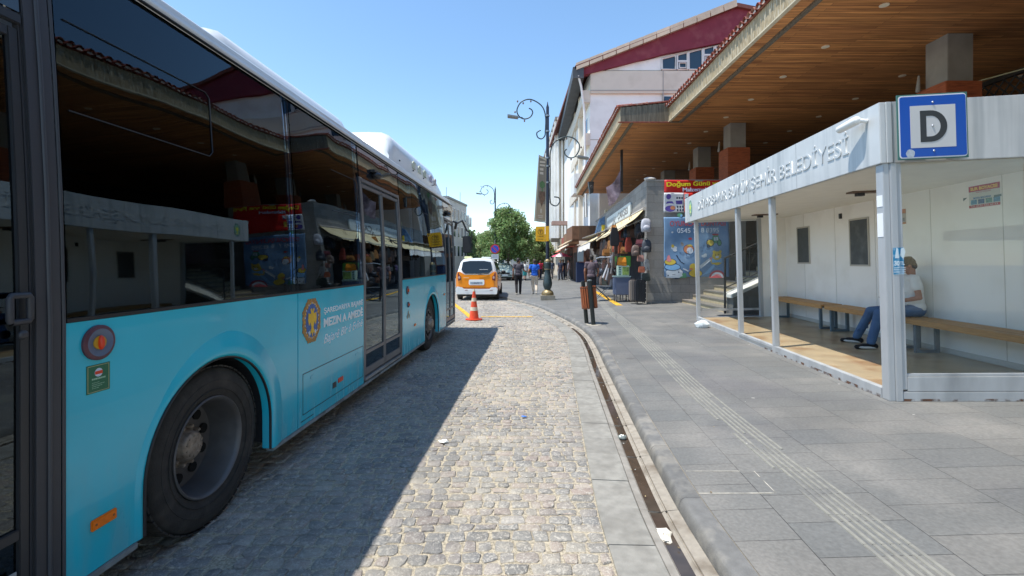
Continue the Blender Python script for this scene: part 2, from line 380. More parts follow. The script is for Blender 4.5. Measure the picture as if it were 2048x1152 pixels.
strip('drain_channel_edge', [(-.001, -.04), (0, .004), (.05, -.004), (.062, -.03)], mk('channel_lip', '#8f8b83', .8, var=.15, vs=14, island=.08, dirt='#6d675e', da=.6, ds=5), .002, .8, .0015, seed=4)
strip('drain_channel', [(.052, -.008), (.068, -.024), (.10, -.032), (.135, -.025), (.152, -.010), (.158, -.0065), (.166, -.010), (.168, -.020), (.176, -.020), (.178, -.006), (.205, -.002), (.248, .004), (.252, -.02)], m_chan, .0015, .8, .0005, seed=5)
tag(strip('gutter_water', [(.058, -.0185), (.146, -.0185)], mk('dirty_water', (.06, .047, .036), .05, var=.2, vs=12, spec=.5), i1=[i for i in range(len(CV)) if CV[i].y < 12][-1]), kind='structure')
strip('kerb', [(.249, -.13), (.2495, -.082), (.254, -.050), (.264, -.022), (.276, -.006), (.290, 0), (.393, .001), (.3965, -.02)], m_kerb, .002, .8, .001, zfun=zp, seed=6)
strip('kerb_joint', [(.255, -.068), (.276, -.018), (.4, -.006)], m_mortar, zfun=zp)

# pavement of dark andesite slabs
b = MB(); rows = []
iy = [i for i in range(len(CV)) if CV[i].y > -4]
for i in iy:
    p = offc(i, .398); rows.append([(p.x, p.y)] + [(p.x + (9.2 - p.x) * t, p.y + (CV[i].y - p.y) * t) for t in (.02, .05, .1, .16, .23, .32, .45, .6, .8, 1)] + [(60, CV[i].y)])
last = rows[-1][0]
n = len(rows[0])
for r_ in rows:
    for x, y in r_: b.v.append((x, y, zp(x)))
for i in range(len(rows) - 1):
    for k in range(n - 1): b.f.append((i * n + k, i * n + k + 1, (i + 1) * n + k + 1, (i + 1) * n + k)); b.m.append(0)
yl = rows[-1][0][1]; LR = [(-90, yl)] + rows[-1]; o = len(b.v)
b.v += [(x, y, zp(x)) for x, y in LR] + [(x, 400, zp(x)) for x, y in LR]; q = len(LR)
for k in range(q - 1): b.f.append((o + k, o + k + 1, o + q + k + 1, o + q + k)); b.m.append(0)
m_pave = brickmat('andesite_paving', '#6a6b69', '#72716d', '#454442', .325, .70, .0028, .62, axes='YX', dirt='#87847e', da=.7, ds=1.3, grain=.15, shear=.075, fine=45, spots=1)
tag(b.build('pavement', m_pave), kind='structure')

# ribbed guide strip for the blind
m_rib = mk('worn_rib', '#85847c', .7, var=.15, vs=20, dirt='#6c6c6a', da=.95, ds=4)
TP = [V(p) for p in ((1.9, -1.5), (1.95, .5), (2.0, 2.25), (2.15, 5.28), (2.54, 9.02), (2.86, 12.5), (3.18, 16.3), (3.6, 20.5), (4.0, 25), (4.3, 29))]
TV = catmull(TP, .32)
b = MB(); rr = random.Random(5)
for i in range(len(TV) - 1):
    p, q = TV[i], TV[i + 1]; t = (q - p).normalized(); nn = V((t.y, -t.x)); t2 = (TV[min(i + 2, len(TV) - 1)] - q); t2 = t2.normalized() if t2.length > 0 else t; n2 = V((t2.y, -t2.x))
    for k in range(6):
        if rr.random() < .04: continue
        c = (k - 2.5) * .047
        for s0, s1 in ((c - .0125, c + .0125),):
            A = [p + nn * s0 + t * .003, p + nn * s1 + t * .003, q + n2 * s1, q + n2 * s0]
            z0 = [zp(a.x) for a in A]; ins = .003
            top = [A[0] + nn * ins, A[1] - nn * ins, A[2] - n2 * ins, A[3] + n2 * ins]
            b.add([(a.x, a.y, z - .002) for a, z in zip(A, z0)] + [(a.x, a.y, z + .006) for a, z in zip(top, z0)], [(0, 1, 5, 4), (1, 2, 6, 5), (2, 3, 7, 6), (3, 0, 4, 7), (4, 5, 6, 7)])
tag(b.build('tactile_paving', m_rib), kind='structure')

# worn yellow lines
def paintmat(name, col, worn=.5):
    m = mk(name, col, .7, var=.2, vs=15); n = m.node_tree.nodes; l = m.node_tree.links; p = n['Principled BSDF']
    tc = n.new('ShaderNodeTexCoord'); t = n.new('ShaderNodeTexNoise'); t.inputs['Scale'].default_value = 9; t.inputs['Detail'].default_value = 8; l.new(tc.outputs['Object'], t.inputs['Vector'])
    r = n.new('ShaderNodeMapRange'); r.inputs['From Min'].default_value = worn - .08; r.inputs['From Max'].default_value = worn + .08; l.new(t.outputs['Fac'], r.inputs['Value']); l.new(r.outputs[0], p.inputs['Alpha']); return m
m_yel = paintmat('worn_yellow_paint', '#d9a92c', .40); m_yel2 = paintmat('faded_paint', '#d6c8a8', .52)
def line(name, pts, wdt, m, z):
    b = MB()
    for p, q in zip(pts, pts[1:]):
        t = (q - p); nn = V((t.y, -t.x, 0)).normalized() * wdt / 2; k = max(1, int(t.length / .5))
        for i in range(k):
            a = p + t * i / k; c = p + t * (i + 1) / k
            b.quad(*[(v.x, v.y, v.z + z) for v in (a - nn, a + nn, c + nn, c - nn)])
    return tag(b.build(name, m), kind='structure')
line('road_marking', [G0(905, 606), G0(943, 636)], .16, m_yel, .011)
line('road_marking', [G0(962, 634), G0(1066, 634)], .14, m_yel, .011)
line('road_marking', [G0(962, 626), G0(1050, 627)], .07, m_yel2, .011)
line('road_marking', [G0(990, 655), G0(1062, 668)], .05, m_yel2, .011)
for a, c in (((1239, 611), (1198, 587)), ((1198, 587), (1178, 577))):
    p, q = G(*a), G(*c); line('pavement_marking', [p, q], .22, m_yel, .004)

m_pj = paintmat('pale_cement', '#c9c4b6', .42)
for a, c, w_ in (((1372, 943), (1480, 943), .006), ((1397, 987.5), (1548, 987), .009), ((1508, 943), (1552, 987), .006)):
    line('pavement_joint', [G(*a), G(*c)], w_, m_pj, .0035)
# ---------------- the bus ----------------
m_teal = mk('teal_bus_paint', (.020, .52, .68), .2, var=.03, vs=2, coat=.3, spec=.45, dirt=(.04, .30, .40), da=.22, ds=2.2, bump=.012, bs=3)
def dust(m, zt, amt, col):
    n = m.node_tree.nodes; l = m.node_tree.links; p = n['Principled BSDF']; tc = n.new('ShaderNodeTexCoord'); sx = n.new('ShaderNodeSeparateXYZ'); l.new(tc.outputs['Object'], sx.inputs[0])
    mp = n.new('ShaderNodeMapping'); mp.inputs['Scale'].default_value = (1, 7, 1.6); l.new(tc.outputs['Object'], mp.inputs[0]); t = n.new('ShaderNodeTexNoise'); t.inputs['Scale'].default_value = 1.5; t.inputs['Detail'].default_value = 9; l.new(mp.outputs[0], t.inputs['Vector'])
    r = n.new('ShaderNodeMapRange'); r.inputs['From Min'].default_value = zt; r.inputs['From Max'].default_value = .2; r.inputs['To Max'].default_value = 1.1; l.new(sx.outputs['Z'], r.inputs['Value'])
    r2_ = n.new('ShaderNodeMapRange'); r2_.inputs['From Min'].default_value = .38; r2_.inputs['From Max'].default_value = .7; r2_.inputs['To Max'].default_value = amt; l.new(t.outputs['Fac'], r2_.inputs['Value'])
    mu = n.new('ShaderNodeMath'); mu.operation = 'MULTIPLY'; mu.use_clamp = True; l.new(r.outputs[0], mu.inputs[0]); l.new(r2_.outputs[0], mu.inputs[1])
    mx = n.new('ShaderNodeMix'); mx.data_type = 'RGBA'; l.new(mu.outputs[0], mx.inputs['Factor']); l.new(p.inputs['Base Color'].links[0].from_socket, mx.inputs['A']); mx.inputs['B'].default_value = (*hexl(col), 1); l.new(mx.outputs['Result'], p.inputs['Base Color'])
    rr_ = n.new('ShaderNodeMapRange'); rr_.inputs['To Min'].default_value = .2; rr_.inputs['To Max'].default_value = .6; l.new(mu.outputs[0], rr_.inputs['Value']); l.new(rr_.outputs[0], p.inputs['Roughness'])
dust(m_teal, .85, .35, '#8a9a98')
m_white = mk('white_bus_paint', '#e4e6e4', .3, coat=.3, var=.03, vs=2, dirt='#b3b2ab', da=.35, ds=3)
m_blk = mk('black_rubber', (.016, .016, .018), .55, bump=.1, bs=60)
m_dk = mk('dark_plastic', (.028, .030, .034), .45, var=.1)
m_gry = mk('grey_aluminium', (.20, .20, .21), .42, metal=.6, var=.1, vs=8)
m_tyre = mk('tyre_rubber', (.028, .026, .024), .82, var=.2, vs=20, bump=.25, bs=90, dirt=(.085, .075, .065), da=.5, ds=9)
m_rim = mk('grey_rim', (.12, .117, .118), .5, metal=.35, var=.15, vs=14, dirt=(.09, .075, .06), da=.6, ds=7)
m_hub = mk('worn_hub', (.34, .29, .24), .5, metal=.4, var=.25, vs=30, dirt=(.12, .08, .05), da=.7, ds=25, bump=.3, bs=60)
def tintglass(name, tint, ior, rough=.012):
    m = bpy.data.materials.new(name); m.use_nodes = True; MC[name] = m; n = m.node_tree.nodes; l = m.node_tree.links; n.remove(n['Principled BSDF'])
    tr = n.new('ShaderNodeBsdfTransparent'); tr.inputs[0].default_value = (*tint, 1); gl = n.new('ShaderNodeBsdfGlossy'); gl.inputs['Roughness'].default_value = rough; gl.inputs[0].default_value = (.72, .88, 1, 1)
    fr = n.new('ShaderNodeFresnel'); fr.inputs[0].default_value = ior; mx = n.new('ShaderNodeMixShader'); l.new(fr.outputs[0], mx.inputs[0]); l.new(tr.outputs[0], mx.inputs[1]); l.new(gl.outputs[0], mx.inputs[2]); l.new(mx.outputs[0], n['Material Output'].inputs['Surface'])
    tc = n.new('ShaderNodeTexCoord'); t = n.new('ShaderNodeTexNoise'); t.inputs['Scale'].default_value = 1.1; t.inputs['Detail'].default_value = 1; l.new(tc.outputs['Object'], t.inputs['Vector'])
    bp = n.new('ShaderNodeBump'); bp.inputs['Strength'].default_value = .24; bp.inputs['Distance'].default_value = .02; l.new(t.outputs['Fac'], bp.inputs['Height']); l.new(bp.outputs[0], gl.inputs['Normal']); return m
m_glassb = tintglass('tinted_bus_glass', (.58, .64, .72), 1.55)
m_glassp = mk('black_glass_panel', (.006, .009, .014), .012, spec=.75, ior=1.62)
def warp(m, sc, st, dist=.02):       # panes are never quite flat: reflections bend
    n = m.node_tree.nodes; l = m.node_tree.links; tc = n.new('ShaderNodeTexCoord'); t = n.new('ShaderNodeTexNoise'); t.inputs['Scale'].default_value = sc; t.inputs['Detail'].default_value = 1
    l.new(tc.outputs['Object'], t.inputs['Vector']); bp = n.new('ShaderNodeBump'); bp.inputs['Strength'].default_value = st; bp.inputs['Distance'].default_value = dist
    l.new(t.outputs['Fac'], bp.inputs['Height']); l.new(bp.outputs[0], n['Principled BSDF'].inputs['Normal'])
warp(m_glassp, 1.1, .22)
m_txt = mk('white_lettering', '#e6eef0', .5); m_gold = mk('emblem_brown', '#a87a3c', .5, var=.55, vs=90); m_eblue = mk('emblem_blue', '#4668a8', .5, var=.35, vs=70)
m_eyel = mk('emblem_yellow', '#f0c030', .5, var=.1, vs=50)

def emblem(parent, o, xd, yd, w, h, cols=None, d=.003, name='emblem'):
    """eight-sided crest with a two-headed bird on it"""
    cols = cols or [m_gold, m_eblue, m_eyel, mk('emblem_white', '#c9d6e4', .5)]
    xd = V(xd).normalized(); yd = V(yd).normalized(); zd = xd.cross(yd); o = V(o); b = MB()
    def P(u, v, k): return o + xd * (u * w / 2) + yd * (v * h / 2) + zd * k
    def poly(pts, k0, k1, mi): b.mat(mi).prism([P(u, v, k0) for u, v in pts], zd * (k1 - k0))
    octo = []
    for (u, v), (u2, v2) in zip([(.42, -1), (1, -.45), (1, .45), (.42, 1), (-.42, 1), (-1, .45), (-1, -.45), (-.42, -1)], [(1, -.45), (1, .45), (.42, 1), (-.42, 1), (-1, .45), (-1, -.45), (-.42, -1), (.42, -1)]):
        for k in range(6):
            t = k / 6; s = 1.0 if k % 2 == 0 else .955; octo.append(((u + (u2 - u) * t) * s, (v + (v2 - v) * t) * s))
    poly(octo, 0, d, 0)
    for k in range(28):                                      # scalloped ring
        a = 2 * pi * k / 28; b.mat(3 if k % 2 else 2).prism([P(.80 * cos(a + q) * s_, .82 * sin(a + q) * s_, d) for q, s_ in ((-.06, 1), (.06, 1), (.0, .86))], zd * .0012)
    poly([(.66 * cos(2 * pi * k / 32) * (1 + .04 * (k % 2)), .74 * sin(2 * pi * k / 32) * (1 + .04 * (k % 2))) for k in range(32)], d, d + .002, 1)
    poly([(.50 * cos(2 * pi * k / 24), .60 * sin(2 * pi * k / 24)) for k in range(24)], d + .002, d + .003, 3 if False else 1)
    bird = [(0, .40), (.10, .56), (.22, .50), (.14, .40), (.16, .30), (.42, .36), (.46, .05), (.36, -.20), (.22, -.05), (.14, -.22), (.10, -.32), (.30, -.62), (.10, -.52), (0, -.72)]
    bird = bird + [(-u, v) for u, v in bird[::-1][1:-1]] 
    poly(bird, d + .003, d + .006, 2)
    for s_ in (-1, 1): poly([(s_ * .30, -.42), (s_ * .46, -.50), (s_ * .30, -.66), (s_ * .20, -.60)][::s_], d + .003, d + .005, 3)
    return b.build(name, cols, parent)

bus = empty('city_bus', (-1.97, 0, 0), (0, 0, -math.atan(.054)))
tag(bus, 'long teal and white city bus with dark tinted windows, parked at the left kerbside', 'bus')
ARCH = (2.925, 8.83); AR, AZ = .575, .47
def gx(z): return -.004 - .085 * (max(0, (z - 1.37)) / 1.6) ** 1.6      # the side leans in above the sill
def panel(y0, y1, z0, z1, arch=None, x0=-.03, x1=0.):
    pts = [(y0, z0)]
    if arch:
        pts.append((arch - AR, z0))
        pts += [(arch - AR * cos(pi * k / 28), AZ + AR * sin(pi * k / 28)) for k in range(29)]
        pts.append((arch + AR, z0))
    pts += [(y1, z0), (y1, z1), (y0, z1)]
    return [(x0, y, z) for y, z in pts], x1 - x0
b = MB()
for y0, y1, a in ((1.975, 3.885, ARCH[0]), (3.897, 5.365, None), (6.915, 8.275, None), (8.28, 10.19, ARCH[1])):
    if a == ARCH[1]: y0 = 8.28
    if y0 == 6.915:
        pts = [(y0, .25), (8.255, .25)] + [(a_, z_) for a_, z_ in [(8.255, .47)]] + [(ARCH[1] - AR * cos(pi * k / 28), AZ + AR * sin(pi * k / 28)) for k in range(1, 1)] + [(8.275, .60), (8.275, 1.365), (y0, 1.365)]
        b.prism([(-.03, y, z) for y, z in pts], (.03, 0, 0)); continue
    if a == ARCH[1]:
        pts = [(8.28, .64)] + [(a - AR * cos(t), AZ + AR * sin(t)) for t in [.31 + (pi - .31) * k / 28 for k in range(29)]] + [(a + AR, .25), (y1, .25), (y1, 1.365), (8.28, 1.365)]
        b.prism([(-.03, y, z) for y, z in pts], (.03, 0, 0)); continue
    p, d = panel(y0, y1, .25, 1.365, a); b.prism(p, (d, 0, 0))
for y0, y1, a in ((-.55, .55, None),): p, d = panel(y0, y1, .25, 1.365, a); b.prism(p, (d, 0, 0))
# far side and ends
b.box(-2.5, -2.47, -.55, 11.3, .25, 1.365); b.box(-2.4, -.1, 11.36, 11.47, .3, 1.15); b.box(-2.4, -.1, -.62, -.55, .3, 1.6)
body = b.build('body_panel', m_teal, bus, bevel=.004, smooth=30)
# inner core, black
b = MB()
for y0, y1 in ((-.55, ARCH[0] - AR - .01), (ARCH[0] + AR + .01, ARCH[1] - AR - .01), (ARCH[1] + AR + .01, 11.3)): b.box(-2.465, -.034, y0, y1, .29, 1.36)
for a in ARCH: b.box(-2.465, -.034, a - AR - .008, a + AR + .008, AZ + AR + .02, 1.358); b.box(-2.465, -1.0, a - AR - .008, a + AR + .008, .29, AZ + AR + .018)
b.box(-2.42, -.06, -.52, -.46, 1.36, 3.0); b.box(-2.40, -.12, -.5, 11.3, 2.97, 3.04)
for y in (.54, 1.93, 3.885, 5.36, 6.912, 8.286, 10.19): 
    w_ = .05 if y > 2 else .03
    b.add([(-.07, y - w_, 1.36), (-.012, y - w_, 1.36), (-.012, y + w_, 1.36), (-.07, y + w_, 1.36), (-.17, y - w_, 2.97), (-.105, y - w_, 2.97), (-.105, y + w_, 2.97), (-.17, y + w_, 2.97)], [(0, 1, 5, 4), (1, 2, 6, 5), (2, 3, 7, 6), (3, 0, 4, 7)])
    b.box(-2.47, -2.40, y - .06, y + .06, 1.36, 2.97)
for a in ARCH:                                             # wheel well liners
    n = 20; o = len(b.v)
    for k in range(n + 1):
        t = pi * k / n; b.v += [(-.03, a - (AR + .004) * cos(t), AZ + (AR + .004) * sin(t)), (-1.0, a - (AR + .004) * cos(t), AZ + (AR + .004) * sin(t))]
    for k in range(n): b.f.append((o + 2 * k, o + 2 * k + 1, o + 2 * k + 3, o + 2 * k + 2)); b.m.append(0)
b.build('chassis', m_dk, bus)
# arch lips
for a in ARCH:
    b = MB(); path = [(a - AR, .25, -1, 0), (a - AR, .36, -1, 0)] + [(a - AR * cos(pi * k / 30), AZ + AR * sin(pi * k / 30), -cos(pi * k / 30), sin(pi * k / 30)) for k in range(31)] + [(a + AR, .36, 1, 0), (a + AR, .25, 1, 0)]
    prof = [(-.012, -.06), (-.012, .012), (.0, .022), (.02, .024), (.055, .020), (.10, .010), (.15, .001), (.15, -.004)]
    n = len(prof)
    for y, z, ny, nz in path:
        q_ = .25 + .75 * min(1, max(0, (ny + .75) / .9)); q_ = q_ if z > .5 or ny > 0 else .25
        for r_, x in prof: b.v.append((x * (q_ if x > 0 else 1), y + ny * (r_ * q_ if r_ > 0 else r_), z + nz * (r_ * q_ if r_ > 0 else r_)))
    for i in range(len(path) - 1):
        for k in range(n - 1): b.f.append((i * n + k, (i + 1) * n + k, (i + 1) * n + k + 1, i * n + k + 1)); b.m.append(0)
    b.build('wheel_arch', m_teal, bus, smooth=60)
    b = MB(); b.tube([(.004, y + ny * -.016, z + nz * -.016) for y, z, ny, nz in path], .009, 6); b.build('arch_seal', m_blk, bus, smooth=60)
# lower sill
b = MB()
for y0, y1 in ((-.55, ARCH[0] - AR - .02), (ARCH[0] + AR + .02, 8.24), (ARCH[1] + AR + .02, 11.3)): b.box(-.05, .006, y0, y1, .215, .247)
b.build('sill', mk('sill_grey', '#8d979b', .5, metal=.3, var=.2, vs=9, dirt='#59564f', da=.8, ds=6), bus, bevel=.005)
# glass panes
def pane(y0, y1, z0=1.385, z1=2.962, name='window', parent=bus, dx=0., th=.012, m=m_glassb):
    b = MB(); c0, c1 = gx(z0) + dx, gx(z1) + dx
    n = 10
    for i in range(n + 1):
        z = z0 + (z1 - z0) * i / n; c = gx(z) + dx; b.v += [(c, y0, z), (c, y1, z), (c - th, y1, z), (c - th, y0, z)]
    for i in range(n):
        for k in range(4): b.f.append((4 * i + k, 4 * i + (k + 1) % 4, 4 * i + 4 + (k + 1) % 4, 4 * i + 4 + k)); b.m.append(0)
    b.f += [(3, 2, 1, 0), (4 * n, 4 * n + 1, 4 * n + 2, 4 * n + 3)]; b.m += [0, 0]
    return b.build(name, m, parent, smooth=35)
wins = []
for y0, y1 in ((1.985, 3.878), (3.892, 5.345), (6.93, 7.62), (7.632, 8.28), (8.292, 9.2), (9.212, 10.17), (-.5, .52)): wins.append(pane(y0, y1))
def hopper(y0, y1, z0, z1, parent):
    b = MB(); pts = [(y0, z0), (y1, z0), (y1, z1), (y0, z1)]
    def pt(y, z): return (gx(z) + .004, y, z)
    b.tube([pt(y0, z0), pt(y1 - .03, z0), pt(y1, z0 + .03), pt(y1, z1 - .03), pt(y1 - .03, z1), pt(y0, z1)], .0030, 6)
    b.build('frame', mk('window_trim', (.010, .013, .018), .5), parent, smooth=60)
hopper(2.02, 2.92, 2.27, 2.66, wins[0]); hopper(4.62, 5.25, 2.13, 2.53, wins[1]); hopper(8.35, 8.7, 2.1, 2.5, wins[4])
pane(5.375, 6.9, 2.60, 2.962, 'header_panel', m=m_glassp)
pane(10.2, 11.33, 2.60, 2.962, 'header_panel', m=m_glassp); pane(.55, 1.97, 2.60, 2.962, 'header_panel', m=m_glassp)
b = MB()                                                    # rubber seams
for y in (3.885, 7.626, 8.286, 9.206, 6.912): b.add([(gx(1.37) - .002, y - .006, 1.37), (gx(1.37) - .002, y + .006, 1.37), (gx(2.965) - .002, y + .006, 2.965), (gx(2.965) - .002, y - .006, 2.965)], [(0, 1, 2, 3)])
for y0, y1 in ((1.98, 5.36), (6.915, 10.19), (-.55, .55)): b.box(-.02, .003, y0, y1, 1.367, 1.383)
b.build('window_rubber', m_blk, bus)
# white cant rail and roof
prof = [(-.092, 2.962), (-.074, 2.968), (-.066, 2.988), (-.070, 3.008), (-.084, 3.028), (-.080, 3.045), (-.092, 3.062), (-.13, 3.080), (-.3, 3.095), (-.8, 3.11), (-1.24, 3.115)]
prof = prof + [(-2.48 - x, z) for x, z in prof[::-1][1:]]
b = MB(); ysr = [-.6, -.4] + [i * .5 for i in range(0, 22)] + [11.0, 11.35, 11.46]; n = len(prof)
for y in ysr:
    sag = 0 if y < 11.2 else -(y - 11.2) * .5
    for x, z in prof: b.v.append((x, y, z + sag))
for i in range(len(ysr) - 1):
    for k in range(n - 1): b.f.append((i * n + k, (i + 1) * n + k, (i + 1) * n + k + 1, i * n + k + 1)); b.m.append(0)
b.f.append(tuple(range((len(ysr) - 1) * n, len(ysr) * n))); b.m.append(0)
b.build('roof', m_white, bus, smooth=50)
b = MB(); b.box(-.080, -.060, -.5, 11.3, 2.962, 2.969); b.build('drip_rail', m_blk, bus)
def pod(name, y0, y1, x0, x1, z1, rear, front, r, label=None):
    secs = [(y0, 0.02), (y0 + rear * .25, .55), (y0 + rear * .6, .86), (y0 + rear, 1.), (y1 - front, 1.), (y1 - front * .4, .62), (y1, .02)]
    b = MB(); half = []
    H = z1 - 2.98
    cs = [(0, 0), (0.02, .55), (.06, .78), (.12, .92), (.22, .985), (.40, 1.0)]
    for y, s in secs:
        row = [(x1 - t * (x1 - x0) * .5, 2.98 + H * h * s) for t, h in cs] + [(x0 + t * (x1 - x0) * .5, 2.98 + H * h * s) for t, h in cs[::-1]]
        for x, z in row: b.v.append((x, y, z))
    n = 12
    for i in range(len(secs) - 1):
        for k in range(n - 1): b.f.append((i * n + k, (i + 1) * n + k, (i + 1) * n + k + 1, i * n + k + 1)); b.m.append(0)
    return b.build(name, m_white, bus, smooth=40)
pod('roof_pod', 3.15, 6.1, -2.15, -.30, 3.375, .35, .5, .1)
pod('roof_pod', 6.75, 10.95, -2.32, -.16, 3.60, .4, 1.1, .1)
MB().box(-1.5, -.9, 8.4, 9.1, 3.6, 3.66).build('roof_hatch', m_white, bus, bevel=.01)
b = MB(); rr = random.Random(2)
for i in range(4): b = MB(); y = 7.3 + i * .8 + rr.uniform(-.03, .03); b.ell((-.165, y, 3.20), (.012, .014, .014), 8, 5).build('rivet', m_dk, bus)
# middle and other doors
def door(y0, y1, zt=2.58, parent=bus, m_gry=m_gry):
    d = MB(); fr = .055
    def bar(ya, yb, za, zb, x=.004, t=.03):
        k = 8 if zb - za > .8 else 1; zz = [za + (zb - za) * i / k for i in range(k + 1)]; o = len(d.v)
        for z in zz: c = gx(z) + x; d.v += [(c - t, ya, z), (c, ya, z), (c, yb, z), (c - t, yb, z)]
        for i in range(k):
            for q in range(4): d.f.append((o + 4 * i + q, o + 4 * i + (q + 1) % 4, o + 4 * i + 4 + (q + 1) % 4, o + 4 * i + 4 + q)); d.m.append(0)
        d.f += [(o + 3, o + 2, o + 1, o), (o + 4 * k, o + 4 * k + 1, o + 4 * k + 2, o + 4 * k + 3)]; d.m += [0, 0]
    bar(y0, y0 + .05, .27, 2.60); bar(y1 - .05, y1, .27, 2.60); bar(y0 + .05, y1 - .05, zt - .03, zt + .01, .008)
    ro = d.build('door', m_gry, parent, bevel=.004); ym = (y0 + y1) / 2
    for a, c in ((y0 + .058, ym - .006), (ym + .006, y1 - .058)):
        d = MB(); bar(a, a + .035, .32, zt - .05, -.004); bar(c - .035, c, .32, zt - .05, -.004); bar(a + .035, c - .035, .32, .40, -.004); bar(a + .035, c - .035, zt - .09, zt - .05, -.004); bar(a + .035, c - .035, .56, .60, -.003)
        d.build('leaf_frame', m_gry, ro, bevel=.003)
        pane(a + .036, c - .036, .402, zt - .092, 'glass', ro, -.018, .008, m_glassd)
    d = MB(); d.box(-.10, .012, y0 + .05, y1 - .05, .265, .30); d.build('door_step', mk('door_step_grey', '#9a9c9b', .5, metal=.4, var=.2, vs=20, dirt='#55524c', da=.7), ro, bevel=.004)
    return ro
m_glassd = tintglass('tinted_door_glass', (.38, .40, .42), 1.7)
door(5.37, 6.905); door(10.2, 11.32)
dr = door(.56, 1.90, m_gry=m_dk)
b = MB(); zz = [.26, 1.37, 1.7, 2.0, 2.3, 2.6, 2.96]
for z in zz: b.v += [(gx(z) - .04, 1.845, z), (gx(z) + .008, 1.845, z), (gx(z) + .008, 1.965, z), (gx(z) - .04, 1.965, z)]
for i in range(6):
    for q in range(4): b.f.append((4 * i + q, 4 * i + (q + 1) % 4, 4 * i + 4 + (q + 1) % 4, 4 * i + 4 + q)); b.m.append(0)
b.f += [(3, 2, 1, 0), (24, 25, 26, 27)]; b.m += [0, 0]
b.build('door_pillar', mk('pillar_grey', (.045, .047, .055), .5), bus, bevel=.012)
b = MB(); b.tube([(gx(z) + .012, 1.905, z) for z in (.27, 1.37, 1.9, 2.4, 2.94)], .008, 6); b.tube([(gx(z) + .004, 1.968, z) for z in (.27, 1.37, 1.9, 2.4, 2.94)], .007, 6); b.build('pillar_seal', mk('seal_edge', (.05, .055, .065), .45), bus, smooth=60)
# black recessed handle ring on the rear door
b = MB(); ring = [(.014, 1.79 + dy, 1.445 + dz) for dy, dz in ((-.030, -.05), (.030, -.05), (.035, -.04), (.035, .04), (.030, .05), (-.030, .05), (-.035, .04), (-.035, -.04))]
b.tube(ring + [ring[0]], .012, 8, cap=False); b.ell((.014, 1.80, 1.345), (.012, .018, .018), 10, 6); b.build('door_handle', mk('handle_grey', (.045, .046, .052), .5), dr, smooth=60)
# wheels
def wheel(y, rear=True):
    r = empty('wheel', (0, y, .485)); r.parent = bus
    Mx = Matrix(((0, 0, 1), (0, 1, 0), (-1, 0, 0)))         # z of the lathe becomes x
    o = -.05 if not rear else -.045
    b = MB(); b.lathe([(.30, o - .30), (.44, o - .30), (.475, o - .28), (.487, o - .24), (.487, o - .06), (.478, o - .03), (.465, o - .012), (.44, o), (.40, o + .006), (.36, o + .004), (.325, o - .004), (.305, o - .012), (.298, o - .05)], 56, M=Mx, caps=False)
    for k in range(56):                                      # tread blocks on the shoulder
        a = 2 * pi * k / 56
        for xx in (o - .045, o - .13, o - .22):
            c = V((xx, .487 * cos(a), .487 * sin(a))); 
            M = Matrix.Translation(c) @ Matrix.Rotation(a, 4, 'X'); b.box(-.028, .028, -.006, .004, -.021, .021, M)
    b.build('tyre', m_tyre, r, smooth=35)
    b = MB(); b.tube([(o + .006, .40 * cos(t), .40 * sin(t)) for t in [2 * pi * k / 48 for k in range(49)]], .003, 5, cap=False); b.tube([(o + .004, .345 * cos(t), .345 * sin(t)) for t in [2 * pi * k / 48 for k in range(49)]], .0035, 5, cap=False); b.build('sidewall_ring', m_tyre, r, smooth=60)
    dz = .20 if rear else .02
    b = MB(); b.lathe([(.30, o - .02), (.303, o - .004), (.296, o + .001), (.286, o - .006), (.278, o - .03), (.268, o - dz * .55), (.258, o - dz), (.21, o - dz - .012), (.13, o - dz - (.0 if rear else -.02)), (.001, o - dz - .01)], 48, M=Mx, caps=False)
    b.build('rim', m_rim, r, smooth=50)
    for k in range(10):
        b = MB(); a = 2 * pi * k / 10 + .2; c = V((o - dz + .004, .20 * cos(a), .20 * sin(a))); M = Matrix.Translation(c) @ Matrix.Rotation(a, 4, 'X')
        b.lathe([(.031, -.012), (.031, .004), (.001, .004)], 14, M=(M.to_3x3() @ Mx), o=c); b.build('rim_hole', mk('hole_black', (.004, .004, .004), .9), r)
    b = MB(); h = -o + (-.10 if rear else .03)
    b.lathe([(.128, o - dz), (.128, o - dz + .015), (.105, o - dz + .02), (.095, o - dz + .03), (.085, o - dz + .075), (.075, o - dz + .085), (.04, o - dz + .09), (.001, o - dz + .092)], 30, M=Mx)
    for k in range(10):
        a = 2 * pi * k / 10; c = V((o - dz + .018, .115 * cos(a), .115 * sin(a))); b.lathe([(.014, 0), (.014, .028), (.008, .036), (.001, .036)], 6, M=Mx, o=c)
        a += .3; c = V((o - dz + .078, .06 * cos(a), .06 * sin(a))); b.lathe([(.008, 0), (.008, .014), (.001, .016)], 6, M=Mx, o=c)
    b.build('hub', m_hub, r, smooth=40)
    return r
wheel(ARCH[0], True); wheel(ARCH[1], False)
b = MB(); b.box(-.7, -.2, ARCH[0] + .5, ARCH[0] + .56, .42, .62); b.build('mudguard', mk('mudguard_blue', (.05, .10, .14), .6), bus)
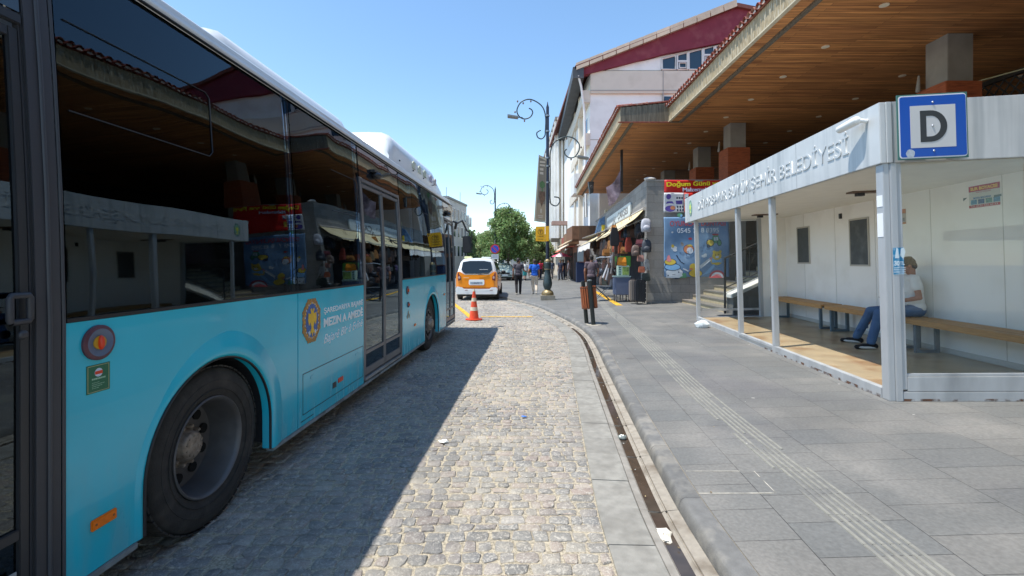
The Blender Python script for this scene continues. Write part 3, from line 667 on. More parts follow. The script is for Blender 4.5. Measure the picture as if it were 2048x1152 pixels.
# maintenance flap, lamps, stickers, buttons
b = MB(); t = .004
for y0, y1, z0, z1 in ((3.97, 5.34, .676, .682), (3.97, 5.34, .336, .342), (3.97, 3.976, .342, .676), (5.334, 5.34, .342, .676), (3.94, 4.16, .285, .291)): b.box(-.002, .0015, y0, y1, z0, z1)
b.build('flap_gap', mk('gap_dark', (.002, .03, .045), .6), bus)
b = MB(); b.box(-.002, .004, 4.55, 4.63, .405, .46); b.build('flap_latch', m_dk, bus, bevel=.002)
b = MB(); b.box(-.002, .002, 4.1, 4.17, .61, .635); b.build('flap_latch', m_teal, bus, bevel=.002)
b = MB(); b.box(-.002, .002, 5.12, 5.2, .61, .635); b.build('flap_latch', m_teal, bus, bevel=.002)
b = MB(); b.box(-.002, .006, 4.67, 4.79, .43, .475); b.build('side_marker_lamp', mk('red_marker', '#d8452a', .3), bus, bevel=.003)
m_or = mk('orange_marker', '#f07a10', .25, var=.1, vs=60)
for y, z, s in ((2.145, .455, 1), (7.6, .62, .8), (9.98, .95, .8)):
    b = MB(); b.box(-.002, .012, y - .062 * s, y + .062 * s, z - .024 * s, z + .024 * s); o = b.build('side_marker_lamp', m_or, bus, bevel=.004)
    b = MB(); [b.ell((.012, y + q * .043 * s, z), (.002, .006, .006), 10, 4) for q in (-1, 1)]; b.build('screw', mk('screw_dark', (.25, .08, .01), .5), o)
Mx = Matrix(((0, 0, 1), (0, 1, 0), (-1, 0, 0)))
def button(y, z, s=1):
    b = MB(); b.lathe([(.078 * s, -.002), (.078 * s, .010), (.070 * s, .016), (.062 * s, .016)], 32, M=Mx, caps=False, o=(0, y, z)); r_ = b.build('door_button', mk('button_ring', '#5e3a44', .5, var=.2, vs=30), bus, smooth=40)
    b = MB(); b.lathe([(.062 * s, .012), (.060 * s, .013), (.036 * s, .004), (.030 * s, .004)], 32, M=Mx, caps=False, o=(.004, y, z)); b.build('dish', mk('button_dish', '#5f6f86', .4), r_, smooth=40)
    b = MB(); b.lathe([(.030 * s, 0), (.030 * s, .011), (.001, .011)], 24, M=Mx, o=(.002, y, z)); b.build('button_face', mk('button_yellow', '#c79a2a', .5), r_)
    b = MB(); b.ell((.016, y, z), (.016, .012 * s, .033 * s), 12, 8); b.build('knob', mk('button_red', '#e0401c', .35), r_, smooth=60)
button(2.12, 1.262); button(7.16, 1.20, .8); button(7.20, .98, .55)
b = MB(); [b.ell((.002, 7.16 + q * .05, .80 + (q % 2) * .05), (.005, .03, .035), 10, 5) for q in range(3)]; b.build('sticker', mk('sticker_tan', '#8f8d7a', .6), bus)
b = MB(); b.box(.0005, .002, 2.065, 2.178, 1.040, 1.165); st = b.build('sticker', mk('sticker_green', '#256a4b', .5), bus)
b = MB(); [b.box(.0015, .0026, *q) for q in ((2.070, 2.173, 1.044, 1.046), (2.070, 2.173, 1.159, 1.161), (2.070, 2.072, 1.046, 1.159), (2.171, 2.173, 1.046, 1.159))]; b.build('sticker_border', mk('sticker_cream', '#b9b58a', .5), st)
b = MB(); b.lathe([(.019, 0), (.019, .001)], 24, M=Mx, o=(.002, 2.122, 1.128)); b.build('sticker_disc', mk('emblem_white', '#c9d6e4', .5), st)
b = MB(); b.box(.003, .0036, 2.104, 2.140, 1.121, 1.135); b.build('sticker_bar', mk('button_red', '#e0401c', .35), st)
b = MB()
for z, a, c in ((1.098, 2.09, 2.155), (1.084, 2.09, 2.125), (1.076, 2.09, 2.15), (1.068, 2.09, 2.14), (1.060, 2.09, 2.125)):
    q = a
    while q < c: L = rnd.uniform(.004, .012); b.box(.0015, .0026, q, min(q + L, c), z, z + (.007 if z == 1.098 else .002)); q += L + .002
b.build('sticker_print', mk('sticker_ink', '#9fc7a8', .5), st)
b = MB(); b.box(-.004, -.0005, 1.70, 1.79, .33, .45, ); b.build('paper_scrap', mk('paper_grey', '#9ba0a2', .7), dr)
emblem(bus, (.001, 4.125, 1.115), (0, 1, 0), (0, 0, 1), .33, .385)
text('lettering', 'ŞAREDARIYA BAJARÊ', .068, m_txt, bus, (.001, 4.36, 1.150), (0, 1, 0), (0, 0, 1), .0015, .97, .0012)
text('lettering', 'MEZIN A AMEDÊ', .105, m_txt, bus, (.001, 4.36, 1.026), (0, 1, 0), (0, 0, 1), .0015, .97, .004)
text('lettering', 'Bajarê Bîr û Evînê', .115, m_txt, bus, (.001, 4.36, .872), (0, 1, .04), (0, 0, 1), .0015, .96, .0004, .35)
# faded decals on the big roof pod
for i, (c, y) in enumerate((('#cdd3bd', 8.2), ('#d0d6c0', 8.6), ('#c6cfbb', 9.0), ('#bdb9cc', 9.5), ('#d3cbc7', 9.9))):
    b = MB(); q = [(-.165, y - .10, 3.24), (-.165, y + .10, 3.24), (-.168, y + .06, 3.29), (-.168, y + .12, 3.36), (-.170, y - .02, 3.38), (-.168, y - .12, 3.31)]; b.prism([(x - .006 + (z - 3.12) * -.03, yy, z) for x, yy, z in q], (.01, 0, 0)); b.build('faded_decal', mk('decal' + str(i), c, .6, var=.15, vs=20), bus)
# mirror on its arm, camera pods over the doors
b = MB(); b.tube([(-.10, 11.40, 2.62), (.02, 11.55, 2.58), (.10, 11.75, 2.66), (.20, 11.85, 2.42), (.26, 11.86, 2.38)], .022, 8); b.tube([(.0, 11.5, 2.6), (-.05, 11.6, 2.45)], .035, 8); mr = b.build('mirror_arm', m_dk, bus, smooth=50)
b = MB(); b.box(.10, .31, 11.80, 11.88, 1.86, 2.28); b.build('mirror', m_dk, mr, bevel=.02)
b = MB(); b.tube([(.33, 11.86, 2.40), (.33, 11.86, 1.86)], .012, 6); b.build('mirror_rod', m_dk, mr)
for y in (5.9, 10.6): b = MB(); b.ell((-.03, y, 2.70), (.06, .09, .04), 14, 8); b.box(-.08, -.02, y - .12, y + .12, 2.73, 2.76); b.build('door_camera', m_dk, bus, smooth=50)
b = MB(); b.box(-2.3, -.2, 11.36, 11.40, 1.1, 2.95); b.build('windscreen', m_glassp, bus, bevel=.01)
MB().box(-2.3, -.2, 11.40, 11.48, 2.6, 2.95).build('destination_panel', m_glassp, bus, bevel=.01)

# inside of the bus: far windows, seats, poles, straps
m_seat = mk('seat_cloth', '#4a6a9c', .8, var=.25, vs=30); m_pole = mk('pole_grey', '#8c8f92', .35, metal=.5); m_in = mk('interior_grey', '#c3c8ce', .7)
for y0, y1 in ((-.4, 2.2), (2.3, 3.8), (3.95, 5.3), (5.45, 6.85), (7.0, 8.2), (8.4, 10.1), (10.3, 11.2)): MB().box(-2.47, -2.46, y0, y1, 1.38, 2.95).build('far_window', m_glassb, bus)
MB().box(-2.38, -.14, -.4, 11.2, 2.90, 2.93).build('ceiling', m_in, bus)
MB().box(-2.36, -.10, 1.1, 11.2, 1.352, 1.366).build('seat_deck', m_dk, bus)
for y in (2.35, 3.1, 4.0, 4.75, 7.3, 8.6, 9.5):
    for x in (-.62, -2.2): MB().box(x, x + .42, y, y + .09, 1.30, 1.80).build('seat', m_seat, bus, bevel=.035)
for y in (2.2, 3.9, 5.45, 6.85, 8.3): MB().tube([(-.75, y, 1.3), (-.75, y, 2.9)], .018, 6).build('pole', m_pole, bus, smooth=60)
for x in (-.75, -1.7): MB().tube([(x, 1.0, 2.66), (x, 11.0, 2.66)], .016, 6).build('grab_rail', m_pole, bus, smooth=60)
for y in (2.5, 2.9, 3.4, 4.3, 4.7, 7.4, 7.9): MB().tube([(-.75, y, 2.66), (-.75, y, 2.42), (-.75, y - .06, 2.34), (-.75, y - .04, 2.28), (-.75, y + .04, 2.28), (-.75, y + .06, 2.34), (-.75, y, 2.42)], .011, 5).build('hand_strap', mk('strap_dark', (.02, .02, .022), .6), bus, smooth=60)
for y0, y1, z0, z1 in ((3.2, 3.75, 2.42, 2.60), (2.1, 2.6, 2.5, 2.66)): MB().box(-1.0, -.97, y0, y1, z0, z1).build('notice_panel', mk('interior_notice', '#cdd6dc', .5), bus)
# ---------------- bus stop shelter ----------------
m_st = mk('brushed_steel', '#b6b9ba', .45, metal=.2, var=.08, vs=6, dirt='#74777a', da=.5, ds=2.5, bump=.03, bs=10, stretch=(1, 1, .3))
def fascia_mat():
    m = mk('streaked_fascia', '#cccdcb', .42, metal=.15, var=.05, vs=3); n = m.node_tree.nodes; l = m.node_tree.links; p = n['Principled BSDF']
    tc = n.new('ShaderNodeTexCoord'); mp = n.new('ShaderNodeMapping'); mp.inputs['Scale'].default_value = (9, 9, .5); l.new(tc.outputs['Object'], mp.inputs[0])
    t = n.new('ShaderNodeTexNoise'); t.inputs['Scale'].default_value = 1; t.inputs['Detail'].default_value = 6; l.new(mp.outputs[0], t.inputs['Vector'])
    r = n.new('ShaderNodeMapRange'); r.inputs['From Min'].default_value = .48; r.inputs['From Max'].default_value = .72; r.inputs['To Max'].default_value = .55; l.new(t.outputs['Fac'], r.inputs['Value'])
    src = p.inputs['Base Color'].links[0].from_socket; mx = n.new('ShaderNodeMix'); mx.data_type = 'RGBA'; l.new(r.outputs[0], mx.inputs['Factor']); l.new(src, mx.inputs['A']); mx.inputs['B'].default_value = (*hexl('#8f9698'), 1)
    l.new(mx.outputs['Result'], p.inputs['Base Color']); return m
m_fas = fascia_mat()
SL, SD = 6.87, 2.15
sh = empty('bus_shelter', (3.97, 4.98, zp(3.97)), (0, -.028, -.0945))
tag(sh, 'long grey metal bus shelter with raised lettering on its roof edge, standing on the pavement', 'bus shelter')
m_floor = mk('shelter_floor', '#a99676', .28, var=.2, vs=2, dirt='#80542c', da=.85, ds=2.2, bump=.1, bs=70)
m_wallw = mk('white_panel_wall', '#f7f5ef', .5, var=.015, vs=1.5, dirt='#dcd7cb', da=.35, ds=2.2)
b = MB(); b.box(.06, SD, .06, SL - .06, .0, .085); b.build('floor', m_floor, sh)
b = MB(); b.box(0, .07, .11, SL - .06, .0, .11); b.box(.127, SD, -.03, .05, 0, .10); b.box(.0, SD, SL - .05, SL + .02, 0, .10); b.build('base_beam', m_st, sh, bevel=.004)
m_rust = paintmat('rust_patches', '#6a4a38', .56)
b = MB(); b.quad((-.0015, .12, .003), (-.0015, 3.0, .003), (-.0015, 3.0, .035), (-.0015, .12, .035)); b.quad((.13, -.0315, .003), (1.9, -.0315, .003), (1.9, -.0315, .028), (.13, -.0315, .028)); b.build('rust_stain', m_rust, sh)
b = MB(); [b.box(-.004, .001, 2.72 + k * .042, 2.742 + k * .042, .03, .075) for k in range(33)]; b.build('vent_grille', mk('grille_grey', '#8b8f90', .5), sh)
for u in (2.66, 4.11): MB().box(0.005, .085, u - .045, u + .045, .11, 2.50).build('post', m_st, sh, bevel=.006)
MB().box(.0, .09, SL - .07, SL + .0, .1, 2.50).build('post', m_st, sh, bevel=.006)
b = MB(); b.box(0, .06, -.02, .10, 0, 2.50); b.box(.06, .125, -.035, .10, 0, 2.50); b.box(.125, .178, -.02, .10, .12, 2.50); b.build('corner_post', m_st, sh, bevel=.006)
# end window rails
b = MB(); b.box(.178, SD, -.025, .045, .105, .255); b.box(.178, SD, -.010, .03, .258, .285); b.build('window_rail', m_st, sh, bevel=.003)
b = MB(); b.box(.178, SD, .008, .014, .285, 2.50); b.build('glass_pane', glass('shelter_glass', (.94, .96, .95), 1.30, op=.015), sh)
b = MB(); b.box(.09, 1.52, SL - .035, SL - .029, .30, 2.50); b.build('glass_pane', glass('shelter_glass2', (.94, .96, .95), 1.3, op=.04), sh)
b = MB(); b.box(.09, 1.52, SL - .05, SL - .01, .245, .30); b.box(1.50, 1.58, SL - .08, SL + .0, .08, 2.50); b.build('end_frame', m_st, sh, bevel=.004)
b = MB(); b.box(1.58, SD, SL - .06, SL - .01, .08, 2.50); b.box(SD, SD + .06, -.03, SL + .02, .0, 2.55); wl = b.build('back_wall', m_wallw, sh)
b = MB()
for u in (1.15, 2.3, 3.55, 4.75, 5.95): b.box(SD - .004, SD - .0005, u, u + .006, .1, 2.5)
b.box(SD - .012, SD - .0005, .0, SL - .08, .085, .16); b.box(SD - .022, SD - .012, .0, SL - .08, .10, .13); b.build('panel_joint', mk('joint_grey', '#c9c5bb', .6), wl)
b = MB(); b.box(.0, SD, -.02, SL + .6, 2.50, 2.53); b.build('ceiling', mk('shelter_ceiling', '#e8e4d8', .6, var=.04), sh)
b = MB(); b.box(-.03, .03, -.035, SL + .67, 2.50, 3.14); b.box(.09, SD + .06, -.035, .02, 2.50, 3.14); b.box(.03, .09, -.04, .02, 2.50, 3.14); b.box(.03, SD + .06, SL + .60, SL + .66, 2.50, 3.12); b.box(SD, SD + .06, .02, SL + .6, 2.56, 3.12)
fas = b.build('roof_fascia', m_fas, sh, bevel=.006)
b = MB(); b.box(.03, SD, .02, SL + .6, 3.02, 3.06); b.build('roof_deck', m_st, sh)
b = MB()
for u in (1.7, 3.4, 5.05, 6.0): b.box(-.0315, -.0295, u, u + .004, 2.51, 3.13)
b.box(.088, .092, -.0415, -.039, 2.5, 3.14); b.build('seam', mk('seam_dark', '#6c7072', .6), fas)
m_let = mk('fascia_letter', '#c6c8c7', .4, metal=.15, var=.04)
text('lettering', 'DİYARBAKIR BÜYÜKŞEHİR BELEDİYESİ', .295, m_let, fas, (-.030, 6.36, 2.72), (0, -1, 0), (0, 0, 1), .010, 5.86, -.001)
emblem(fas, (-.031, 7.0, 2.83), (0, -1, 0), (0, 0, 1), .26, .40, [mk('crest_green', '#6f9087', .5, var=.4, vs=60), mk('crest_teal', '#7fb7a6', .5, var=.25, vs=50), mk('crest_yellow', '#d9dd5a', .5), mk('crest_pale', '#cfdccb', .5)], .006)
# blackboards and stickers on the back wall
for u0, u1, z0, z1, dirt in ((5.70, 6.24, 1.37, 2.21, 0), (3.70, 4.27, 1.33, 2.22, 1)):
    b = MB(); b.box(SD - .012, SD - .004, u0 + .03, u1 - .03, z0 + .03, z1 - .03)
    o = b.build('notice_board', mk('board_dark%d' % dirt, '#4b5052', .6, var=.12, vs=9, dirt='#7c7f7d', da=.35 * dirt + .05, ds=5), wl)
    b = MB(); [b.box(SD - .02, SD - .0005, *q) for q in ((u0, u1, z0, z0 + .03), (u0, u1, z1 - .03, z1), (u0, u0 + .03, z0 + .03, z1 - .03), (u1 - .03, u1, z0 + .03, z1 - .03))]; b.build('frame', mk('board_frame', '#bdb9ae', .5), o, bevel=.003)
b = MB(); b.box(SD - .03, SD - .001, 4.5, 4.56, 2.26, 2.36); b.build('socket', m_dk, wl)
# paint seller's poster
ps = tag(empty('poster'), 'red and white advertising poster with small pictures, stuck on the shelter wall behind the glass', 'poster')
ps.location = sh.location; ps.rotation_euler = sh.rotation_euler; X0 = SD - .002
def pq(b, mi, u0, u1, z0, z1, k=0): b.mat(mi).box(X0 - .002 - k, X0 - k + .0, u0, u1, z0, z1)
b = MB(); pq(b, 0, 1.18, 1.63, 2.13, 2.42); b.build('sheet', mk('poster_white', '#cfd2c9', .6), ps)
b = MB(); pq(b, 0, 1.18, 1.63, 2.345, 2.42, .002); pq(b, 0, 1.18, 1.63, 2.13, 2.165, .002); b.build('red_band', mk('poster_red', '#b3262a', .6), ps)
b = MB(); rr = random.Random(4)
for k in range(4): pq(b, k % 3, 1.62 - .02 - k * .11 - .09, 1.62 - .02 - k * .11, 2.175, 2.235, .002)
b.build('photo_print', [mk('pic1', '#4f87a6', .6, var=.5, vs=50), mk('pic2', '#3d5c86', .6, var=.5, vs=60), mk('pic3', '#5f8a7d', .6, var=.5, vs=50)], ps)
def ptext(s, size, c, u, z, wdt, bold=.0): text('print', s, size, c, ps, (X0 - .0042, u, z), (0, -1, 0), (0, 0, 1), .0005, wdt, bold)
ptext('SUR BOYACISI', .055, mk('poster_yellow', '#f0d23a', .6), 1.60, 2.362, .39, .002); ptext('BOYA BADANA', .035, mk('print_blue', '#3c78a8', .6), 1.56, 2.245, .26, .001)
ptext('İnşaat Boya ve Dekorasyon', .018, mk('poster_red', '#b3262a', .6), 1.52, 2.325, .22); ptext('Tel: 0537 932 63 63', .03, mk('poster_white', '#cfd2c9', .6), 1.61, 2.138, .40)
b = MB(); b.prism([(X0 - .001, 1.72, 2.24), (X0 - .001, 1.66, 2.28), (X0 - .001, 1.72, 2.28)], (-.002, 0, 0)); b.box(X0 - .006, X0 - .004, 1.16, 1.26, 2.235, 2.26); b.build('tape', mk('tape_dark', '#49605c', .5), ps)
o = tag(empty('poster'), 'small orange and white bill stuck on the shelter wall just right of the corner post', 'poster'); o.location = sh.location; o.rotation_euler = sh.rotation_euler
b = MB(); b.box(X0 - .002, X0, 2.80, 3.02, 2.02, 2.26); b.build('sheet', mk('bill_white', '#b8ada0', .6), o); b = MB(); b.box(X0 - .004, X0 - .002, 2.80, 3.02, 2.19, 2.26); b.box(X0 - .004, X0 - .002, 2.80, 3.02, 2.02, 2.045); b.build('band', mk('bill_orange', '#c47a3a', .6), o)
b = MB(); b.box(X0 - .004, X0 - .002, 2.82, 3.0, 2.06, 2.12); b.build('photo_print', mk('bill_pic', '#8a8a86', .6, var=.3, vs=60), o)
# bills on the corner post
o = tag(empty('sticker'), 'torn bright blue bill with a white 30 pasted on the corner post of the shelter', 'sticker'); o.location = sh.location; o.rotation_euler = sh.rotation_euler
b = MB(); b.box(.062, .124, -.0375, -.0352, 1.33, 1.61); b.box(.125, .176, -.0225, -.0202, 1.33, 1.61); b.build('sheet', mk('bill_blue', '#1d87b4', .5, dirt='#cfe0e6', da=.9, ds=14), o)
b = MB(); b.prism([(.08, -.0385, 1.50), (.118, -.0385, 1.50), (.112, -.0385, 1.60), (.095, -.0385, 1.61)], (0, .001, 0)); b.prism([(.14, -.0235, 1.53), (.17, -.0235, 1.49), (.192, -.0235, 1.56), (.18, -.0235, 1.61), (.15, -.0235, 1.60)], (0, .001, 0))
for z in (1.352, 1.375, 1.395): b.box(.066, .12, -.0385, -.0375, z, z + .008); b.box(.128, .19, -.0235, -.0225, z, z + .006)
b.build('torn_patch', mk('bill_torn', '#d5e4e8', .6), o); text('print', '30', .065, mk('bill_torn', '#d5e4e8', .6), o, (.072, -.0378, 1.425), (1, 0, 0), (0, 0, 1), .0006, .05, .003)
text('print', 'TL', .05, mk('bill_torn', '#d5e4e8', .6), o, (.132, -.0228, 1.43), (1, 0, 0), (0, 0, 1), .0006, .05, .002)
for z0, z1, k in ((1.73, 1.98, 'lower of the two'), (2.05, 2.17, 'upper of the two')):
    b = MB(); b.box(-.0035, -.0005, .0, .09, z0, z1); o = tag(b.build('sticker', mk('white_bill', '#f2f3f2', .5)), k + ' plain white labels on the street side of the corner post', 'sticker'); o.location = sh.location; o.rotation_euler = sh.rotation_euler
# wall camera / lamp under the fascia end
o = tag(empty('security_camera'), 'small white tubular camera fixed at the upper corner of the shelter fascia', 'camera'); o.location = sh.location; o.rotation_euler = sh.rotation_euler
mc = mk('camera_white', '#e6e6e2', .4)
b = MB(); b.cap((-.16, .42, 2.99), (-.12, .20, 3.02), .045, .048, 16); b.build('housing', mc, o, smooth=60); b = MB(); b.tube([(-.03, .16, 3.0), (-.12, .18, 3.02)], .022, 10); b.build('bracket', mc, o, smooth=60)
# ceiling fittings
for u, v_, k in ((2.2, 1.0, 'nearer'), (5.6, .95, 'farther')):
    o = tag(empty('ceiling_light'), 'flat broken light fitting under the shelter ceiling, the %s one' % k, 'light fitting'); o.location = sh.location; o.rotation_euler = sh.rotation_euler
    b = MB(); b.box(v_, v_ + .5, u, u + .16, 2.475, 2.499); b.build('plate', mk('fitting_brown', '#6f5a48', .5, var=.2, vs=8), o); b = MB(); b.box(v_ + .1, v_ + .2, u + .04, u + .12, 2.43, 2.475); b.build('socket', m_dk, o)
# D sign
sg = tag(empty('bus_stop_sign'), 'square blue sign with a black letter D on white, mounted on the shelter corner', 'sign'); sg.location = sh.location; sg.rotation_euler = sh.rotation_euler
SX, SZ, SW = .075, 2.505, .665
b = MB(); b.box(SX, SX + SW, -.135, -.125, SZ, SZ + SW); b.build('backing_plate', mk('sign_green_edge', '#3f6f66', .5), sg)
def rr_poly(x0, x1, z0, z1, r, y, n=5):
    out = []
    for cx_, cz_, a0 in ((x1 - r, z0 + r, -90), (x1 - r, z1 - r, 0), (x0 + r, z1 - r, 90), (x0 + r, z0 + r, 180)):
        for k in range(n): a = R(a0 + 90 * k / (n - 1)); out.append((cx_ + r * cos(a), y, cz_ + r * sin(a)))
    return out
m_sb = mk('sign_blue', '#0650ad', .35, var=.04, vs=3); m_sw = mk('sign_white', '#dcdde0', .4, var=.03, vs=5)
b = MB(); b.prism(rr_poly(SX + .012, SX + SW - .012, SZ + .012, SZ + SW - .012, .03, -.1355), (0, -.002, 0)); b.build('white_border', m_sw, sg)
b = MB(); b.prism(rr_poly(SX + .024, SX + SW - .018, SZ + .024, SZ + SW - .024, .022, -.1375), (0, -.002, 0)); b.build('blue_field', m_sb, sg)
b = MB(); b.box(SX + .12, SX + .548, -.1412, -.1392, SZ + .115, SZ + .545); b.build('white_field', mk('sign_inner', '#c9c9c7', .4, var=.03, vs=5), sg)
# the letter D, cut as an outline
b = MB(); n = 16; cx_, zc, hh = SX + .312, SZ + .332, .16
outer = [(SX + .213, zc - hh), (cx_, zc - hh)] + [(cx_ + .155 * sin(pi * k / n), zc - hh * cos(pi * k / n)) for k in range(1, n)] + [(cx_, zc + hh), (SX + .213, zc + hh)]
inner = [(SX + .27, zc - hh + .055), (cx_, zc - hh + .055)] + [(cx_ + .093 * sin(pi * k / n), zc - (hh - .055) * cos(pi * k / n)) for k in range(1, n)] + [(cx_, zc + hh - .055), (SX + .27, zc + hh - .055)]
N = len(outer)
for i in range(N):
    j = (i + 1) % N; b.quad(*[(p[0], -.1432, p[1]) for p in (outer[i], outer[j], inner[j], inner[i])]); b.quad(*[(p[0], yy, p[1]) for p, yy in ((outer[i], -.1412), (outer[j], -.1412), (outer[j], -.1432), (outer[i], -.1432))]); b.quad(*[(p[0], yy, p[1]) for p, yy in ((inner[j], -.1412), (inner[i], -.1412), (inner[i], -.1432), (inner[j], -.1432))])
b.build('letter', mk('sign_black', '#35393b', .5), sg)
b = MB()
for x, z in ((.335, .575), (.335, .08), (.33, .335)): b.ell((SX + x, -.144, SZ + z), (.011, .008, .011), 10, 6)
b.build('bolt', mk('bolt_steel', '#c9ccd0', .3, metal=.7), sg, smooth=60)
b = MB(); b.prism([(SX + .115 + .045 * cos(2 * pi * k / 14) * rnd.uniform(.85, 1.05), -.1395, SZ + .06 + .048 * sin(2 * pi * k / 14) * rnd.uniform(.85, 1.1)) for k in range(14)], (0, -.001, 0)); b.build('torn_sticker', mk('torn_grey', '#b3bdc6', .5, var=.15, vs=40), sg)
b = MB(); b.box(SX + .1, SX + .14, -.125, -.04, SZ + .1, SZ + .6); b.box(SX + .5, SX + .54, -.125, -.04, SZ + .1, SZ + .6); b.build('bracket', m_st, sg)
# benches
m_wood = mk('bench_wood', '#b98a52', .55, var=.18, vs=5, stretch=(14, 1, 14), dirt='#7d5a34', da=.5, ds=4)
m_leg = mk('bench_leg_paint', '#5f7079', .5, var=.1, dirt='#3d4347', da=.5, ds=8)
for u0, u1, lab in ((4.50, 6.72, 'far left wooden bench along the shelter back wall, nobody on it'), (2.34, 4.40, 'middle wooden bench in the shelter, the seated man sits on it'), (.10, 2.26, 'nearest wooden bench, seen through the end glass at the right')):
    r_ = tag(empty('bench'), lab, 'bench', 'wooden benches in the shelter'); r_.location = sh.location; r_.rotation_euler = sh.rotation_euler
    for k in range(3): b = MB(); b.box(SD - .42 + k * .13, SD - .42 + k * .13 + .118, u0, u1, .545, .58); b.build('slat', m_wood, r_, bevel=.005)
    b = MB(); b.box(SD - .435, SD - .422, u0, u1, .50, .578); b.build('front_rail', m_wood, r_, bevel=.004)
    for ul in (u0 + .12, u1 - .16):
        b = MB(); b.box(SD - .40, SD - .35, ul, ul + .05, .085, .545); b.box(SD - .12, SD - .07, ul, ul + .05, .085, .545); b.box(SD - .35, SD - .12, ul, ul + .05, .085, .125); b.box(SD - .35, SD - .12, ul, ul + .05, .505, .545); b.build('leg', m_leg, r_, bevel=.003)
def SHP(v, u, z): return sh.matrix_basis @ V((v, u, z))
# ---------------- market hall: tiled eaves over a board ceiling ----------------
K = 5.0; ZS = CAMZ + K                                   # board ceiling height
m_soff = None
def soffit_mat():
    m = bpy.data.materials.new('board_ceiling'); m.use_nodes = True; n = m.node_tree.nodes; l = m.node_tree.links; p = n['Principled BSDF']
    tc = n.new('ShaderNodeTexCoord'); sx = n.new('ShaderNodeSeparateXYZ'); l.new(tc.outputs['Object'], sx.inputs[0])
    cx = n.new('ShaderNodeCombineXYZ'); l.new(sx.outputs['X'], cx.inputs['X']); l.new(sx.outputs['Y'], cx.inputs['Y'])
    br = n.new('ShaderNodeTexBrick'); l.new(cx.outputs[0], br.inputs['Vector']); br.inputs['Scale'].default_value = 1; br.inputs['Brick Width'].default_value = 3.1; br.inputs['Row Height'].default_value = .10; br.inputs['Mortar Size'].default_value = .004
    br.inputs['Color1'].default_value = (.62, .275, .09, 1); br.inputs['Color2'].default_value = (.33, .13, .048, 1); br.inputs['Mortar'].default_value = (.09, .04, .02, 1); br.inputs['Mortar Smooth'].default_value = .1; br.inputs['Bias'].default_value = -.2
    mp = n.new('ShaderNodeMapping'); mp.inputs['Scale'].default_value = (1.2, 26, 1); l.new(tc.outputs['Object'], mp.inputs[0])
    t = n.new('ShaderNodeTexNoise'); t.inputs['Scale'].default_value = 1; t.inputs['Detail'].default_value = 7; l.new(mp.outputs[0], t.inputs['Vector'])
    r = n.new('ShaderNodeMapRange'); r.inputs['From Min'].default_value = .3; r.inputs['From Max'].default_value = .7; r.inputs['To Min'].default_value = .62; r.inputs['To Max'].default_value = 1.35; l.new(t.outputs['Fac'], r.inputs['Value'])
    hs = n.new('ShaderNodeHueSaturation'); l.new(br.outputs['Color'], hs.inputs['Color']); l.new(r.outputs[0], hs.inputs['Value']); l.new(hs.outputs[0], p.inputs['Base Color'])
    p.inputs['Roughness'].default_value = .6
    bp = n.new('ShaderNodeBump'); bp.inputs['Strength'].default_value = .4; bp.inputs['Distance'].default_value = .008; inv = n.new('ShaderNodeMath'); inv.operation = 'SUBTRACT'; inv.inputs[0].default_value = 1; l.new(br.outputs['Fac'], inv.inputs[1]); l.new(inv.outputs[0], bp.inputs['Height']); l.new(bp.outputs[0], p.inputs['Normal'])
    return m
m_soff = soffit_mat()
m_tile = mk('clay_roof_tile', '#8f4a3c', .8, var=.25, vs=9, island=.18, dirt='#b39a88', da=.6, ds=7)
m_eave = mk('weathered_eave_board', '#9a8a6c', .8, var=.3, vs=6, stretch=(1, 5, .6), dirt='#d3ccb8', da=.8, ds=7)
m_eave2 = mk('grey_timber', '#6c6355', .8, var=.35, vs=5, stretch=(6, 6, .5), dirt='#3f3a33', da=.7, ds=3)
hall = tag(empty('market_hall'), 'open market hall with wide tiled eaves and a varnished board ceiling, behind the bus shelter', 'building')
YA0, YA1, XR = -9.0, 16.35, 24.0
def xa(y, a=5.1): return a + .019 * y
def xb(y, a=2.92): return a + .051 * y
YB0, YB1 = 16.35, 34.2
b = MB(); b.prism([(xa(YA0) + .45, YA0, ZS), (xa(YA1) + .45, YA1 + .02, ZS), (XR, YA1 + .02, ZS), (XR, YA0, ZS)], (0, 0, .05))
b.prism([(xb(YB0) + .45, YB0 + .025, ZS + .001), (xb(YB1) + .45, YB1, ZS + .001), (XR, YB1, ZS + .001), (XR, YB0 + .025, ZS + .001)], (0, 0, .05)); b.build('board_ceiling', m_soff, hall)
